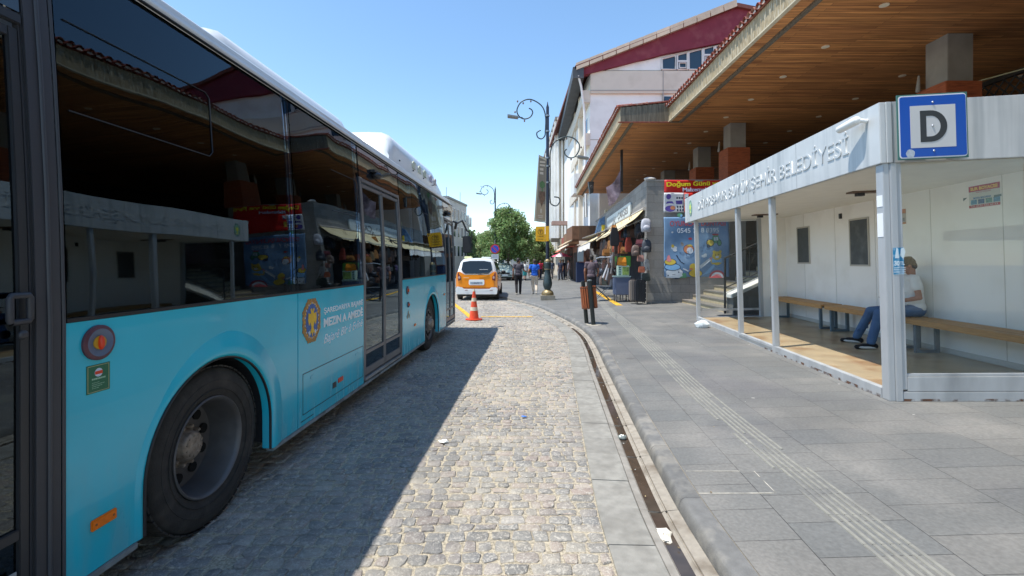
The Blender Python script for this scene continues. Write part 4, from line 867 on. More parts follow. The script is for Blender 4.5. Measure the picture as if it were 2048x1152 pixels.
def eave(xf, y0, y1, seed):
    """stepped fascia: outer board, white drip line, inner beam"""
    b = MB(); n_ = int((y1 - y0) / .24); rr = random.Random(seed)
    for i in range(n_):                                   # upright boards of the fascia
        ya = y0 + (y1 - y0) * i / n_; yb_ = y0 + (y1 - y0) * (i + 1) / n_; dx = rr.uniform(0, .006)
        b.prism([(xf(ya) + dx, ya, ZS - .12), (xf(yb_) + dx, yb_ - .006, ZS - .12), (xf(yb_) + dx + .04, yb_ - .006, ZS - .12), (xf(ya) + dx + .04, ya, ZS - .12)], (0, 0, .47))
    b.build('fascia_board', m_eave, hall)
    b = MB()
    b.prism([(xf(y0) - .02, y0, ZS - .15), (xf(y1) - .02, y1, ZS - .15), (xf(y1) + .07, y1, ZS - .15), (xf(y0) + .07, y0, ZS - .15)], (0, 0, .03))
    b.build('drip_edge', mk('pale_drip_edge', '#c2b89f', .7, var=.2, vs=8), hall)
    b = MB(); b.prism([(xf(y0) + .07, y0, ZS - .13), (xf(y1) + .07, y1, ZS - .13), (xf(y1) + .36, y1, ZS - .12), (xf(y0) + .36, y0, ZS - .12)], (0, 0, .03)); b.build('eave_board', m_soff, hall)
    b = MB(); b.prism([(xf(y0) + .36, y0, ZS - .17), (xf(y1) + .36, y1, ZS - .17), (xf(y1) + .46, y1, ZS - .17), (xf(y0) + .46, y0, ZS - .17)], (0, 0, .2)); b.build('eave_beam', m_eave2, hall)
    # roof sheet + half round clay tiles reaching over the edge
    b = MB(); sl = .10; L = 9.0; th = .03
    for a in (0,):
        b.add([(xf(y0) - .06, y0, ZS + .36), (xf(y1) - .06, y1, ZS + .36), (xf(y1) + L, y1, ZS + .36 + sl * L), (xf(y0) + L, y0, ZS + .36 + sl * L)], [(0, 3, 2, 1)])
        b.add([(xf(y0) + L, y0, ZS + .36 + sl * L), (xf(y1) + L, y1, ZS + .36 + sl * L), (XR + 8, y1, ZS + 2.0), (XR + 8, y0, ZS + 2.0)], [(0, 3, 2, 1)])
    y = y0 + .08
    while y < y1 - .05:
        r_ = .075; o = len(b.v); rows = ((-.13 + rr.uniform(-.015, .015), 0), (.42, 0), (.42, -.012), (.95, 0), (.95, -.012), (3.0, 0)) 
        for dx, dz in rows:
            for k in range(6):
                a = pi * k / 5; b.v.append((xf(y) + dx, y + r_ * cos(a), ZS + .385 + sl * dx + r_ * sin(a) * 1.1 + dz + (.018 if dz == 0 else 0)))
        for i in range(len(rows) - 1):
            for k in range(5): b.f.append((o + i * 6 + k, o + i * 6 + k + 1, o + (i + 1) * 6 + k + 1, o + (i + 1) * 6 + k)); b.m.append(0)
        # bright mortar plug showing in the open end
        b.mat(1).add([(xf(y) - .09, y + r_ * .8 * cos(pi * k / 5), ZS + .355 + r_ * .8 * sin(pi * k / 5)) for k in range(6)], [tuple(range(6))]).mat(0)
        y += .195 + rr.uniform(-.008, .008)
    b.build('tile_roof', [m_tile, mk('mortar_plug', '#cbb9ab', .8)], hall, smooth=50)
eave(xa, YA0, YA1, 1); eave(xb, YB0, YB1, 2)
b = MB(); n_ = 10                                        # boarded end between the two roofs
for i in range(n_):
    x0, x1 = xb(YB0) + (xa(YA1) + .2 - xb(YB0)) * i / n_, xb(YB0) + (xa(YA1) + .2 - xb(YB0)) * (i + 1) / n_; b.box(x0, x1 - .006, YB0 - .03, YB0 + .02, ZS - .14, ZS + .36 + .10 * (x0 - xb(YB0)))
b.box(xa(YA1), xa(YA1) + .45, YA1 - .04, YA1 + .02, ZS - .16, ZS + .02)
b.build('end_board', m_eave2, hall); b = MB(); b.box(xb(YB0) - .08, xa(YA1) + .05, YB0 - .06, YB0 + .03, ZS - .165, ZS - .14); b.prism([(xb(YB0) - .1, YB0 - .06, ZS + .37), (xa(YA1) + .1, YB0 - .06, ZS + .56), (xa(YA1) + .1, YB0 - .06, ZS + .60), (xb(YB0) - .1, YB0 - .06, ZS + .42)], (0, .12, 0)); b.build('end_trim', m_tile, hall)
# recessed lamps in the ceiling (unlit discs)
m_disc = mk('downlight_white', '#e9dcc2', .5)
b0 = MB(); b0.lathe([(.085, 0), (.085, -.012), (.06, -.014), (.001, -.010)], 18)
for row, (a, y0, k_) in enumerate(((7.05, 7.4, 14), (10.2, 9.1, 12), (13.4, 9.1, 8))):
    for i in range(k_):
        y = y0 + 1.77 * i; x = a + .019 * y
        if y > 33: break
        b = MB(); b.v = b0.v; b.f = b0.f; b.m = b0.m; b.build('downlight', m_disc, hall, loc=(x, y, ZS - .002), smooth=40)
# pillars with a brick-red band
m_pil = mk('pillar_cladding', '#8f8b84', .7, var=.08, vs=4, dirt='#6f6a62', da=.5, ds=2); m_brick = mk('brick_red_board', '#9a4f2c', .75, var=.25, vs=5, stretch=(1, 1, 8), dirt='#5a2b1b', da=.6, ds=3)
for x, y, s in ((9.5, 10.3, .56), (7.81, 16.9, .56), (8.03, 20.4, .56), (8.25, 25.6, .6), (9.9, 3.5, .56)):
    b = MB(); b.box(x, x + s, y, y + s, 0, ZS); b.build('pillar', m_pil, hall, bevel=.01)
    z0, z1 = (4.45, 5.55) if y < 12 else (4.6, 5.72)
    b = MB(); b.box(x - .13, x + s + .1, y - .1, y + s + .1, z0, z1); b.build('pillar_band', m_brick, hall, bevel=.01)
    b = MB(); b.cap((x - .17, y + s, z1 + .02), (x - .15, y + s, z1 + .35), .05, .02, 8); b.build('pillar_lamp', m_pil, hall)
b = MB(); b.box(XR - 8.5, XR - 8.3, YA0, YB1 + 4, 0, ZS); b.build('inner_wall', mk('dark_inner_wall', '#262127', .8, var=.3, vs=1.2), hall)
b = MB(); b.box(6.4, XR - 8.5, YB1 + .4, YB1 + .5, 0, ZS + .3); b.build('end_wall', mk('hall_end_wall', '#b5b1b0', .7, var=.05, vs=1), hall)
# upper terrace with a lattice rail
b = MB(); b.box(10.0, XR - 8.5, -4, 33, 2.2, 2.45); b.build('terrace', m_pil, hall)
lt = MB(); 
for i in range(44): y = 3.0 + i * .22; lt.tube([(10.7, y, 4.55), (10.7, y + .9, 5.6)], .018, 5); lt.tube([(10.7, y + .9, 4.55), (10.7, y, 5.6)], .018, 5)
lt.box(10.66, 10.74, 2.6, 14, 5.6, 5.7); lt.box(10.66, 10.74, 2.6, 14, 4.45, 4.55); lt.build('lattice', mk('dark_lattice', '#2f2925', .8), hall)
b = MB(); b.box(10.9, 10.95, 2.5, 9.8, 4.3, 5.35); b.build('hung_mat', mk('hung_brown_mat', '#4a352c', .9, var=.4, vs=5), hall)
o = tag(MB().tube([(10.08, 10.3, 5.55), (10.6, 9.7, 5.62), (11.2, 8.9, 5.78), (12.2, 7.6, 6.2), (12.9, 6.6, 6.6)], .014, 6).build('cable', mk('pale_cable', '#a09a78', .6), smooth=60), 'pale cable slung from the nearest pillar under the board ceiling', 'cable')
b = MB(); rr = random.Random(8)
for i in range(30): b.ell((10.6 + rr.uniform(-.02, .02), 3.2 + i * .21, 4.42 + rr.uniform(-.03, .03)), (.05, .06, .05), 7, 5)
tag(b.build('garland', mk('garland_grey', '#8d8a80', .8)), 'row of small grey bundles along the rail right of the blue D sign', 'garland')
# loudspeaker under the farther eave and a faded flag
sp = tag(empty('loudspeaker', W(1181, 374, 26)), 'small black loudspeaker hung under the farther eave', 'loudspeaker')
b = MB(); b.prism([(-.12, 0, .30), (.20, 0, .30), (.16, 0, -.30), (-.02, 0, -.36)], (0, .3, 0)); b.build('cabinet', m_dk, sp, bevel=.01); b = MB(); b.lathe([(.09, 0), (.07, .02), (.001, .01)], 14, M=Matrix(((1, 0, 0), (0, 0, -1), (0, 1, 0))), o=(.06, -.002, 0)); b.build('cone', mk('cone_grey', '#3d3d3f', .6), sp)
b = MB(); A, B_, Cc, D = W(1241, 340, 21), W(1243, 380, 21), W(1217, 412, 21), W(1212, 374, 21)
N = 10
for i in range(N + 1):
    for j in range(N + 1):
        u, v = i / N, j / N; p = (A * (1 - u) + D * u) * (1 - v) + (B_ * (1 - u) + Cc * u) * v; p.z -= .35 * sin(pi * u) * .5; p.y += .06 * sin(9 * u + 3 * v); b.v.append(tuple(p))
for i in range(N):
    for j in range(N): b.f.append((i * (N + 1) + j, i * (N + 1) + j + 1, (i + 1) * (N + 1) + j + 1, (i + 1) * (N + 1) + j)); b.m.append(0)
fl = tag(b.build('flag', mk('faded_purple_cloth', '#8f7f8e', .8, var=.3, vs=4, dirt='#c9b9c3', da=.7, ds=5), smooth=180), 'faded purple cloth flag sagging under the eave beyond the kiosk', 'flag')
b = MB(); b.box(*[q for q in (W(1241, 340, 21).x, W(1241, 340, 21).x + .1, 20.95, 21.05, W(1241, 383, 21).z, ZS)]); b.build('flag_pole', m_dk, fl)

# ---------------- stone kiosk with a leather goods stall ----------------
m_block = brickmat('grey_block_wall', '#7d7b78', '#93918c', '#5c5a57', .62, .285, .004, .75, axes='XZ', dirt='#a19d95', da=.5, ds=1.4, grain=.12, fine=45)
m_blocky = brickmat('grey_block_side', '#7d7b78', '#93918c', '#5c5a57', .62, .285, .004, .75, axes='YZ', dirt='#a19d95', da=.5, ds=1.4, grain=.12, fine=45)
ks = tag(empty('stone_kiosk'), 'low flat-roofed kiosk of grey stone blocks whose street side is an open bag shop', 'kiosk')
KY = 16.5
def kx(y): return 4.70 + .07 * (y - KY)
b = MB(); b.box(4.70, 7.62, KY, KY + .35, 0, 4.45); b.build('wall', m_block, ks)
KE = 33.0
b = MB(); b.prism([(kx(KY) + .001, KY + .35, 3.35), (kx(KE), KE, 3.35), (kx(KE) + .3, KE, 3.35), (kx(KY) + .3, KY + .35, 3.35)], (0, 0, 1.099)); b.box(4.701, 5.0, KY + .35, KY + .75, 0, 3.35); b.prism([(kx(24), 24, 0), (kx(24.4), 24.4, 0), (kx(24.4) + .3, 24.4, 0), (kx(24) + .3, 24, 0)], (0, 0, 3.35)); b.prism([(kx(32.6), 32.6, 0), (kx(KE), KE, 0), (kx(KE) + .3, KE, 0), (kx(32.6) + .3, 32.6, 0)], (0, 0, 3.35)); b.build('street_wall', m_blocky, ks)
b = MB(); b.prism([(4.67, KY - .03, 4.45), (7.65, KY - .03, 4.45), (7.65, KE, 4.45), (kx(KE) - .03, KE, 4.45)], (0, 0, .06)); b.box(4.9, 7.6, KY + .36, KE, 3.30, 3.34); b.box(7.0, 7.2, KY + .35, KE, 0, 4.4); b.build('roof_slab', mk('kiosk_coping', '#8b8884', .8, var=.1), ks)
b = MB(); b.box(6.9, 6.98, KY + .36, KE, 0.1, 3.3); b.build('shop_back', mk('dark_shop_back', '#2b2a31', .8, var=.5, vs=2), ks)
b = MB(); b.ell((4.85, KY + .1, 4.55), (.22, .16, .07), 12, 6); b.build('rag', mk('white_rag', '#cdc9c2', .8, bump=.5, bs=20), ks)
# name board on the kiosk
sb = tag(empty('shop_sign'), 'long white board with curved ends carrying ÇARŞISI in grey letters, above the awning', 'sign')
y0, y1 = KY + 2.66, KY + 9.9
b = MB(); pts = [(y0 + .1, 3.55), (y1 - .1, 3.55), (y1, 3.68), (y1, 4.0), (y1 - .1, 4.08), (y0 + .1, 4.08), (y0, 4.0), (y0, 3.68)]
b.prism([(kx(y) - .10, y, z) for y, z in pts], (.07, .005, 0)); b.build('board', mk('name_board_white', '#d3d8d5', .5, var=.04, vs=3), sb, bevel=.01)
text('lettering', 'ÇARŞISI', .42, mk('name_board_ink', '#73706e', .6), sb, (kx(y0 + 3.2) - .105, y0 + 3.2, 3.66), (-.07, -1, 0), (0, 0, 1), .004, 2.7, .004)
b = MB(); rr = random.Random(3); y = y0 + 3.7
while y < y1 - .4: L = rr.uniform(.1, .3); b.prism([(kx(y) - .108, y, 3.72), (kx(y + L) - .108, y + L, 3.72), (kx(y + L) - .108, y + L, 3.72 + rr.uniform(.12, .22)), (kx(y) - .108, y, 3.72 + rr.uniform(.1, .2))], (.006, 0, 0)); y += L + .1
b.build('faded_mark', mk('faded_ink', '#aeb1b0', .6), sb)
# toys piled above the awning end
o = tag(empty('display_stand', (kx(28) - .1, 28, 3.3)), 'blue and yellow paper display standing above the awning behind the name board', 'display stand')
b = MB(); b.prism([(-.5, 0, 0), (.3, 0, 0), (.5, 0, .7), (.15, 0, 1.1), (-.2, 0, .9)], (0, .1, 0)); b.build('panel', mk('display_blue', '#5c7fa8', .6, var=.4, vs=5), o); b = MB(); b.box(-.1, .4, -.05, -.01, .15, .55); b.build('yellow_card', mk('display_yellow', '#e3c93c', .6, var=.3, vs=8), o)
b = MB(); b.box(.1, .35, -.06, .1, 1.0, 1.45); b.build('cream_card', mk('display_cream', '#cfc6a8', .6), o)
# awning
m_awn = mk('cream_awning', '#d9c9a0', .8, var=.06, vs=3, dirt='#a08b63', da=.5, ds=3)
def awning(name, ya, yb, pr, zt, drop, val, lab, m, wav=.02):
    r_ = tag(empty(name), lab, 'awning'); b = MB(); n = 26; th = .012
    for i in range(n + 1):
        y = ya + (yb - ya) * i / n
        for j in range(7):
            t = j / 6; b.v.append((kx(y) - .05 - pr(y) * t, y, zt - drop(y) * t - .05 * sin(pi * t) + wav * sin(y * 2.1 + j * .7) * t))
    for i in range(n):
        for j in range(6): b.f.append((i * 7 + j, i * 7 + j + 1, (i + 1) * 7 + j + 1, (i + 1) * 7 + j)); b.m.append(0)
    ob = b.build('canopy', m, r_, smooth=180); sd = ob.modifiers.new('t', 'SOLIDIFY'); sd.thickness = th
    b = MB()
    for i in range(n):
        ys_ = [ya + (yb - ya) * (i + q / 2) / n for q in range(3)]
        for q in range(2):
            P = [(kx(y) - .06 - pr(y), y, zt - drop(y) + wav * sin(y * 2.1 + 4.2)) for y in ys_[q:q + 2]]
            b.quad(P[0], P[1], (P[1][0] - .03, P[1][1], P[1][2] - val - (.04 if q == 0 else 0)), (P[0][0] - .03, P[0][1], P[0][2] - val - (.04 if q == 1 else 0)))
    ob = b.build('valance', mk('white_valance', '#e6e0d8', .8, var=.06, vs=3, dirt='#b9a7a0', da=.7, ds=4) if val > .1 else m_awn, r_); sd = ob.modifiers.new('t', 'SOLIDIFY'); sd.thickness = .006
    b = MB(); b.tube([(kx(y) - .05 - pr(y), y, zt - drop(y) - .01) for y in (ya, (ya + yb) / 2, yb)], .03, 8); b.tube([(kx(y) - .04, y, zt + .02) for y in (ya - .05, yb)], .06, 10); b.build('roller', mk('awning_bar', '#b7ada0', .5, metal=.2), r_, smooth=50)
    b = MB()
    for y in (ya + .15, (ya + yb) / 2, yb - .2): b.tube([(kx(y) - .03, y, zt - .35), (kx(y) - pr(y) * .55, y + .25, zt - drop(y) * .5 - .18), (kx(y) - pr(y), y, zt - drop(y) - .03)], .022, 6)
    b.build('folding_arm', mk('arm_grey', '#a9a9a6', .5), r_, smooth=50); return r_
awning('awning', 16.7, 24.2, lambda y: .62 + .03 * (y - 16.7), 3.50, lambda y: .55 + .02 * (y - 16.7), .05, 'cream fabric awning over the bag stall, the nearest one', m_awn)
awning('awning', 24.5, 33.0, lambda y: 1.15, 3.48, lambda y: .78, .34, 'cream awning with a white hanging valance, beyond the nearest awning', m_awn, .03)

# banners on the kiosk wall
m_bb = mk('blue_banner_cloth', '#6c8fb3', .7, var=.08, vs=2, dirt='#9db8d0', da=.7, ds=1.1)
bn = tag(empty('toy_shop_banner'), 'large blue cloth banner with toy drawings and red lettering on the kiosk wall', 'banner')
def wav(x, z): return -.045 - .022 * sin(x * 3.1 + z * 2.2) - .020 * sin(x * 2.1 - z * 3.9 + 1) - .009 * sin(x * 9 + z * 3.5)
BX0, BX1, BZ0, BZ1 = 5.29, 7.56, 1.12, 3.2
def cloth(name, x0, x1, z0, z1, m, parent, d=0., nx=48, nz=40):
    b = MB()
    for i in range(nx + 1):
        for j in range(nz + 1):
            x = x0 + (x1 - x0) * i / nx; z = z0 + (z1 - z0) * j / nz; b.v.append((x, KY + wav(x, z) - d, z))
    for i in range(nx):
        for j in range(nz): q = i * (nz + 1) + j; b.f.append((q, q + nz + 1, q + nz + 2, q + 1)); b.m.append(0)
    ob = b.build(name, m, parent, smooth=180); sd = ob.modifiers.new('t', 'SOLIDIFY'); sd.thickness = .004; sd.offset = 1; return ob
cloth('cloth', BX0, BX1, BZ0, BZ1, m_bb, bn)
def shape(b, pts, layer):
    """flat printed shape following the cloth"""
    n = len(pts); cx_ = sum(p[0] for p in pts) / n; cz_ = sum(p[1] for p in pts) / n
    o = len(b.v); rings = 4
    for k in range(1, rings + 1):
        for x, z in pts: x_ = cx_ + (x - cx_) * k / rings; z_ = cz_ + (z - cz_) * k / rings; b.v.append((x_, KY + wav(x_, z_) - .004 - .0025 * layer, z_))
    b.v.append((cx_, KY + wav(cx_, cz_) - .004 - .0025 * layer, cz_)); c = len(b.v) - 1
    for i in range(n):
        b.f.append((o + i, o + (i + 1) % n, c)); b.m.append(b.cur)
        for k in range(rings - 1): b.f.append((o + k * n + i, o + (k + 1) * n + i, o + (k + 1) * n + (i + 1) % n, o + k * n + (i + 1) % n)); b.m.append(b.cur)
def el(cx_, cz_, rx, rz, a=0, n=22): return [(cx_ + rx * cos(t) * cos(a) - rz * sin(t) * sin(a), cz_ + rx * cos(t) * sin(a) + rz * sin(t) * cos(a)) for t in [2 * pi * k / n for k in range(n)]]
PAL = [mk('print_' + k, c, .7) for k, c in (('red', '#b9525a'), ('yellow', '#cfb84e'), ('white', '#ccd6de'), ('green', '#5f9a76'), ('line', '#2c3d55'), ('sky', '#7fb2dd'), ('pink', '#d98a8f'), ('violet', '#5b4a9c'), ('orange', '#c9825a'))]
RED, YEL, WHT, GRN, LIN, SKY, PNK, VIO, ORG = range(9)
def bx(px): return (px - 1024) / F * KY
def bz(py): return CAMZ - (py - 525) / F * KY
def Z4(x, y): return bx(1320 + x / 5.487), bz(350 + y / 5.487)      # a spot on the banner, read off the wall
b = MB()
def E(x, y, rx, ry, c, L, a=0):
    u, v = Z4(x, y); k = KY / F / 5.487; b.mat(c); shape(b, el(u, v, rx * k, ry * k, a), L)
def PP(pts, c, L): b.mat(c); shape(b, [Z4(x, y) for x, y in pts], L)
# stacking toy, bottom left
E(170, 1080, 78, 62, LIN, 1); PP([(60, 1125), (55, 1060), (110, 1020), (200, 1020), (240, 1060), (238, 1110), (200, 1128)], WHT, 2); E(128, 1010, 88, 40, LIN, 3); E(128, 1010, 82, 34, SKY, 4); E(104, 955, 66, 36, LIN, 5); E(104, 955, 60, 31, YEL, 6); PP([(62, 940), (75, 890), (95, 875), (118, 940), (90, 955)], PNK, 7)
E(80, 1102, 6, 9, LIN, 4); E(195, 1065, 6, 9, LIN, 4); PP([(125, 1092), (160, 1086), (160, 1090), (125, 1096)], LIN, 4); PP([(205, 1128), (235, 1080), (275, 1075), (285, 1128)], GRN, 2)
for q in ((168, 880, 200, 915), (190, 920, 225, 950), (215, 955, 265, 975)): PP([(q[0], q[1]), (q[0] + 14, q[1] - 2), (q[2], q[3]), (q[2] - 12, q[3] + 3)], LIN, 2)
# sailing boat / duck
E(385, 1080, 78, 42, LIN, 1); E(385, 1080, 73, 38, YEL, 2); E(360, 1010, 42, 40, YEL, 3); PP([(305, 1035), (330, 1018), (365, 1030), (335, 1045)], ORG, 4); PP([(240, 1020), (310, 1050), (300, 1062), (245, 1035)], WHT, 2)
# little bear
E(610, 945, 62, 45, YEL, 1); PP([(560, 915), (665, 910), (668, 960), (560, 962)], SKY, 3); E(612, 885, 50, 48, YEL, 4); E(580, 845, 16, 16, YEL, 3); E(648, 842, 16, 16, YEL, 3); E(595, 878, 5, 7, LIN, 5); E(630, 872, 5, 7, LIN, 5); E(615, 900, 18, 12, WHT, 5)
# rockets, ribbon streaks
PP([(440, 1030), (430, 995), (530, 915), (560, 905), (555, 930)], WHT, 1); PP([(530, 915), (562, 900), (556, 932)], PNK, 2); PP([(460, 1105), (560, 1000), (590, 975), (596, 1000), (540, 1075)], SKY, 1)
# rainbow
for k, c in enumerate((RED, WHT, PNK)): r_ = 88 - k * 22; PP([(625 + r_ * cos(t), 1128 - r_ * .95 * sin(t)) for t in [pi * q / 14 for q in range(15)]], c, 1 + k)
# tractor
PP([(560, 700), (575, 665), (630, 660), (645, 700), (650, 770), (560, 775)], GRN, 1); E(600, 655, 38, 10, RED, 2); PP([(580, 685), (600, 682), (600, 720), (582, 722)], WHT, 3); PP([(608, 682), (628, 680), (630, 718), (608, 720)], WHT, 3); E(540, 745, 42, 40, LIN, 2); E(540, 745, 36, 34, YEL, 3); E(640, 745, 26, 36, LIN, 2); E(640, 745, 20, 30, GRN, 3); E(520, 780, 18, 18, LIN, 4)
# moon, clouds, heart, bunny-like cloud
E(312, 815, 58, 52, LIN, 1); E(312, 815, 53, 47, ORG, 2); E(325, 830, 34, 36, WHT, 3); PP([(290, 770), (330, 760), (355, 775), (320, 785)], YEL, 3); E(150, 800, 34, 20, WHT, 1); E(135, 780, 16, 18, YEL, 2); E(160, 825, 24, 16, WHT, 2); E(478, 890, 30, 16, WHT, 1); E(490, 876, 16, 14, WHT, 2); E(328, 700, 20, 14, RED, 1); E(210, 440, 28, 24, GRN, 1); E(225, 448, 12, 14, SKY, 2); E(130, 630, 12, 10, WHT, 1)
PP([(50, 1128), (50, 1122), (150, 1122), (150, 1132)], WHT, 1)
b.build('toy_drawing', PAL, bn)
text('lettering', 'OYUNCAK DÜNYASI', .26, PAL[RED], bn, (*[Z4(95, 565)[0]], KY - .125, Z4(95, 565)[1]), (1, 0, .012), (0, 0, 1), .002, 1.93, .004)
text('lettering', '0545 7', .23, PAL[WHT], bn, (Z4(175, 640)[0], KY - .125, Z4(175, 637)[1]), (1, 0, 0), (0, 0, 1), .002, .66, .002)
text('lettering', '8 8395', .23, PAL[WHT], bn, (Z4(435, 633)[0], KY - .125, Z4(435, 633)[1]), (1, 0, 0), (0, 0, 1), .002, .62, .002)
rb = tag(empty('party_shop_banner'), 'red banner with yellow lettering and small product pictures above the blue banner', 'banner')
m_rb = mk('red_banner_cloth', '#c9231e', .6, var=.05, vs=2); zt, zm, zb = bz(361), bz(386), bz(425)
cloth('cloth', BX0, bx(1470), zm, zt, m_rb, rb, .01, 24, 8); cloth('picture_sheet', BX0, bx(1367), zb, zm, mk('banner_white', '#d8d9de', .6), rb, .01, 14, 10); cloth('picture_sheet', bx(1367), bx(1470), zb, zm, m_rb, rb, .01, 14, 10)
text('lettering', 'Doğum Günü ve Parti', .21, mk('banner_yellow', '#e8dc2a', .6), rb, (Z4(60, 130)[0], KY - .125, Z4(60, 132)[1]), (1, 0, .028), (0, 0, 1), .003, 2.4, .006)
text('lettering', 'Malzemeleri', .18, mk('banner_pale', '#c9d3ea', .6), rb, (Z4(235, 186)[0], KY - .125, Z4(235, 186)[1]), (1, 0, .015), (0, 0, 1), .003, 1.05, .004)
_w = wav
def wav(x, z): return _w(x, z) - .012
b = MB(); E(88, 240, 26, 30, VIO, 2); E(75, 228, 10, 10, VIO, 3); PP([(60, 318), (75, 292), (130, 290), (145, 318), (100, 310)], VIO, 2); E(108, 370, 55, 34, VIO, 2); E(135, 362, 26, 22, ORG, 3); PP([(165, 285), (240, 280), (236, 322), (170, 322)], VIO, 2)
for i in range(3): E(180 + i * 28, 255, 11, 11, LIN, 2)
for i in range(3):
    for j in range(2): PP([(175 + i * 28, 340 + j * 36), (196 + i * 28, 340 + j * 36), (193 + i * 28, 364 + j * 36), (178 + i * 28, 364 + j * 36)], LIN, 2)
PP([(262, 295), (305, 295), (305, 365), (262, 365)], YEL, 2); PP([(262, 210), (305, 205), (305, 250), (262, 255)], WHT, 2); E(290, 255, 16, 10, LIN, 3)
b.build('product_picture', PAL, rb)

# ---------------- stairs, parapet and hand rail behind the shelter ----------------
st_ = tag(empty('stone_staircase'), 'stone steps with pale risers climbing beside the kiosk, seen through the shelter', 'stairs')
m_tread = mk('step_tread', '#77726c', .75, var=.12, vs=5); m_riser = mk('step_riser', '#b9a98a', .75, var=.12, vs=6, dirt='#8c7f68', da=.5)
for i in range(11):
    x0 = 5.92 + i * .37; b = MB(); b.box(x0 + .02, x0 + (.40 if i < 10 else 6.5), 13.15 + .001 * i, 16.49, 0.02, .30 + .165 * i); b.build('step', m_riser, st_)
    b = MB(); b.box(x0, x0 + (.39 if i < 10 else 6.5), 13.12, 16.485, .30 + .165 * i, .345 + .165 * i); b.build('tread', m_tread, st_, bevel=.006)
b = MB(); b.prism([(5.95, 12.7, 0), (9.9, 12.7, 0), (9.9, 12.7, 2.55), (5.95, 12.7, .68)], (0, .40, 0)); b.build('parapet', mk('parapet_stone', '#6c6b68', .8, var=.12, vs=3), st_)
b = MB(); b.prism([(5.88, 12.62, .66), (9.95, 12.62, 2.60), (9.95, 12.62, 2.68), (5.88, 12.62, .76)], (0, .52, 0)); b.build('coping', mk('coping_white', '#d6d3cc', .6, var=.06), st_, bevel=.01)
rl = tag(empty('hand_rail'), 'black metal hand rail with thin uprights along the stairs beside the blue banner', 'railing'); m_rail = mk('black_rail', (.02, .021, .024), .35, metal=.4)
b = MB(); b.tube([(5.86, 13.0, .2), (5.86, 13.0, 1.72)], .032, 8); b.build('post', m_rail, rl, smooth=60)
b = MB(); b.tube([(5.84, 13.0, 1.73), (9.9, 13.0, 3.60)], .028, 8); b.tube([(5.86, 13.0, .92), (9.9, 13.0, 2.78)], .016, 6); b.build('rail', m_rail, rl, smooth=60)
for i in range(11): x = 6.2 + i * .33; z = 1.73 + (x - 5.84) * .4606; b = MB(); b.tube([(x, 13.0, z), (x, 13.0, z - .83)], .009, 5); b.tube([(x + .02, 13.0, z - .12), (x + .15, 13.0, z - .2), (x + .05, 13.0, z - .45)], .006, 5); b.build('baluster', m_rail, rl)
b = MB(); b.box(8.8, 10.0, 14.2, 16.2, 2.1, 4.3); tag(b.build('shop_booth', mk('booth_dark', '#3b2f37', .8, var=.5, vs=3, dirt='#7a3f4f', da=.9, ds=5), bevel=.02), 'dark red booth at the top of the stairs', 'booth')
# ---------------- white market building with the maroon gable ----------------
m_wht = mk('white_render', '#ebebe8', .8, var=.03, vs=.6, dirt='#bdbcb8', da=.4, ds=.8)
m_wht2 = mk('cream_render', '#d8cfc0', .8, var=.05, vs=.8, dirt='#b0a694', da=.5, ds=.8)
m_mar = mk('maroon_render', '#7a2c3c', .8, var=.1, vs=1.2, dirt='#9a5a5c', da=.4, ds=1.5)
m_win = mk('blue_dark_window', (.02, .045, .075), .08, spec=.7); m_wfr = mk('window_frame_white', '#dcdcda', .5)
wb = tag(empty('market_building'), 'tall white building with a maroon gable band and slanting roof behind the market hall', 'building')
GY = 35.0; k35 = GY / F
def gxp(px): return (px - 1024) * k35
def gzp(py): return CAMZ - (py - 525) * k35
x0, xr_, x1 = gxp(1160), gxp(1473), gxp(1780); ze, zr = gzp(139), gzp(15)
def roofz(x): return ze + (zr - ze) * (x - x0) / (xr_ - x0) if x < xr_ else zr - (x - xr_) * .20
b = MB(); zb_ = gzp(182)
b.prism([(x0 + .8, GY + .4, 0), (x1, GY + .4, 0), (x1, GY + .4, roofz(x1) - .3), (xr_, GY + .4, zr - .3), (x0 + .8, GY + .4, roofz(x0 + .8) - .3)], (0, 24, 0))
b.build('wall', m_wht, wb)
b = MB(); b.prism([(x0 + .8, GY + .2, zb_ - .1), (x1, GY + .2, zb_ - .1), (x1, GY + .2, gzp(139)), (x0 + .8, GY + .2, gzp(139))], (0, .2, 0)); b.build('storey_band', m_wht2, wb, bevel=.03)
b = MB(); b.box(x0 + .8, x1, GY + .17, GY + .2, gzp(180), gzp(178)); b.box(gxp(1328) - .03, gxp(1328) + .03, GY + .17, GY + .4, gzp(215), gzp(139)); b.box(x0 + .8, x1, GY + .37, GY + .4, gzp(277), gzp(276)); b.build('groove', mk('groove_grey', '#a8a49e', .8), wb)
# maroon band under the roof
b = MB(); b.prism([(x0, GY + .05, ze - .45), (gxp(1330), GY + .05, gzp(107)), (gxp(1445), GY + .05, gzp(84)), (gxp(1500), GY + .05, gzp(84)), (x1, GY + .05, gzp(100)), (x1, GY + .05, roofz(x1)), (xr_, GY + .05, zr), (x0, GY + .05, ze)], (0, .6, 0)); b.build('gable_band', m_mar, wb)
m_rtile = mk('gable_edge_panel', '#a39384', .7, var=.12, vs=2, island=.1); b = MB(); L = 12
for i in range(L):
    xa_, xb_ = x0 - .3 + (xr_ - x0 + .3) * i / L, x0 - .3 + (xr_ - x0 + .3) * (i + 1) / L - .06
    b.prism([(xa_, GY - .25, roofz(xa_)), (xb_, GY - .25, roofz(xb_)), (xb_, GY - .15, roofz(xb_) + .55), (xa_, GY - .15, roofz(xa_) + .55)], (0, .9, 0))
b.build('verge_panel', m_rtile, wb)
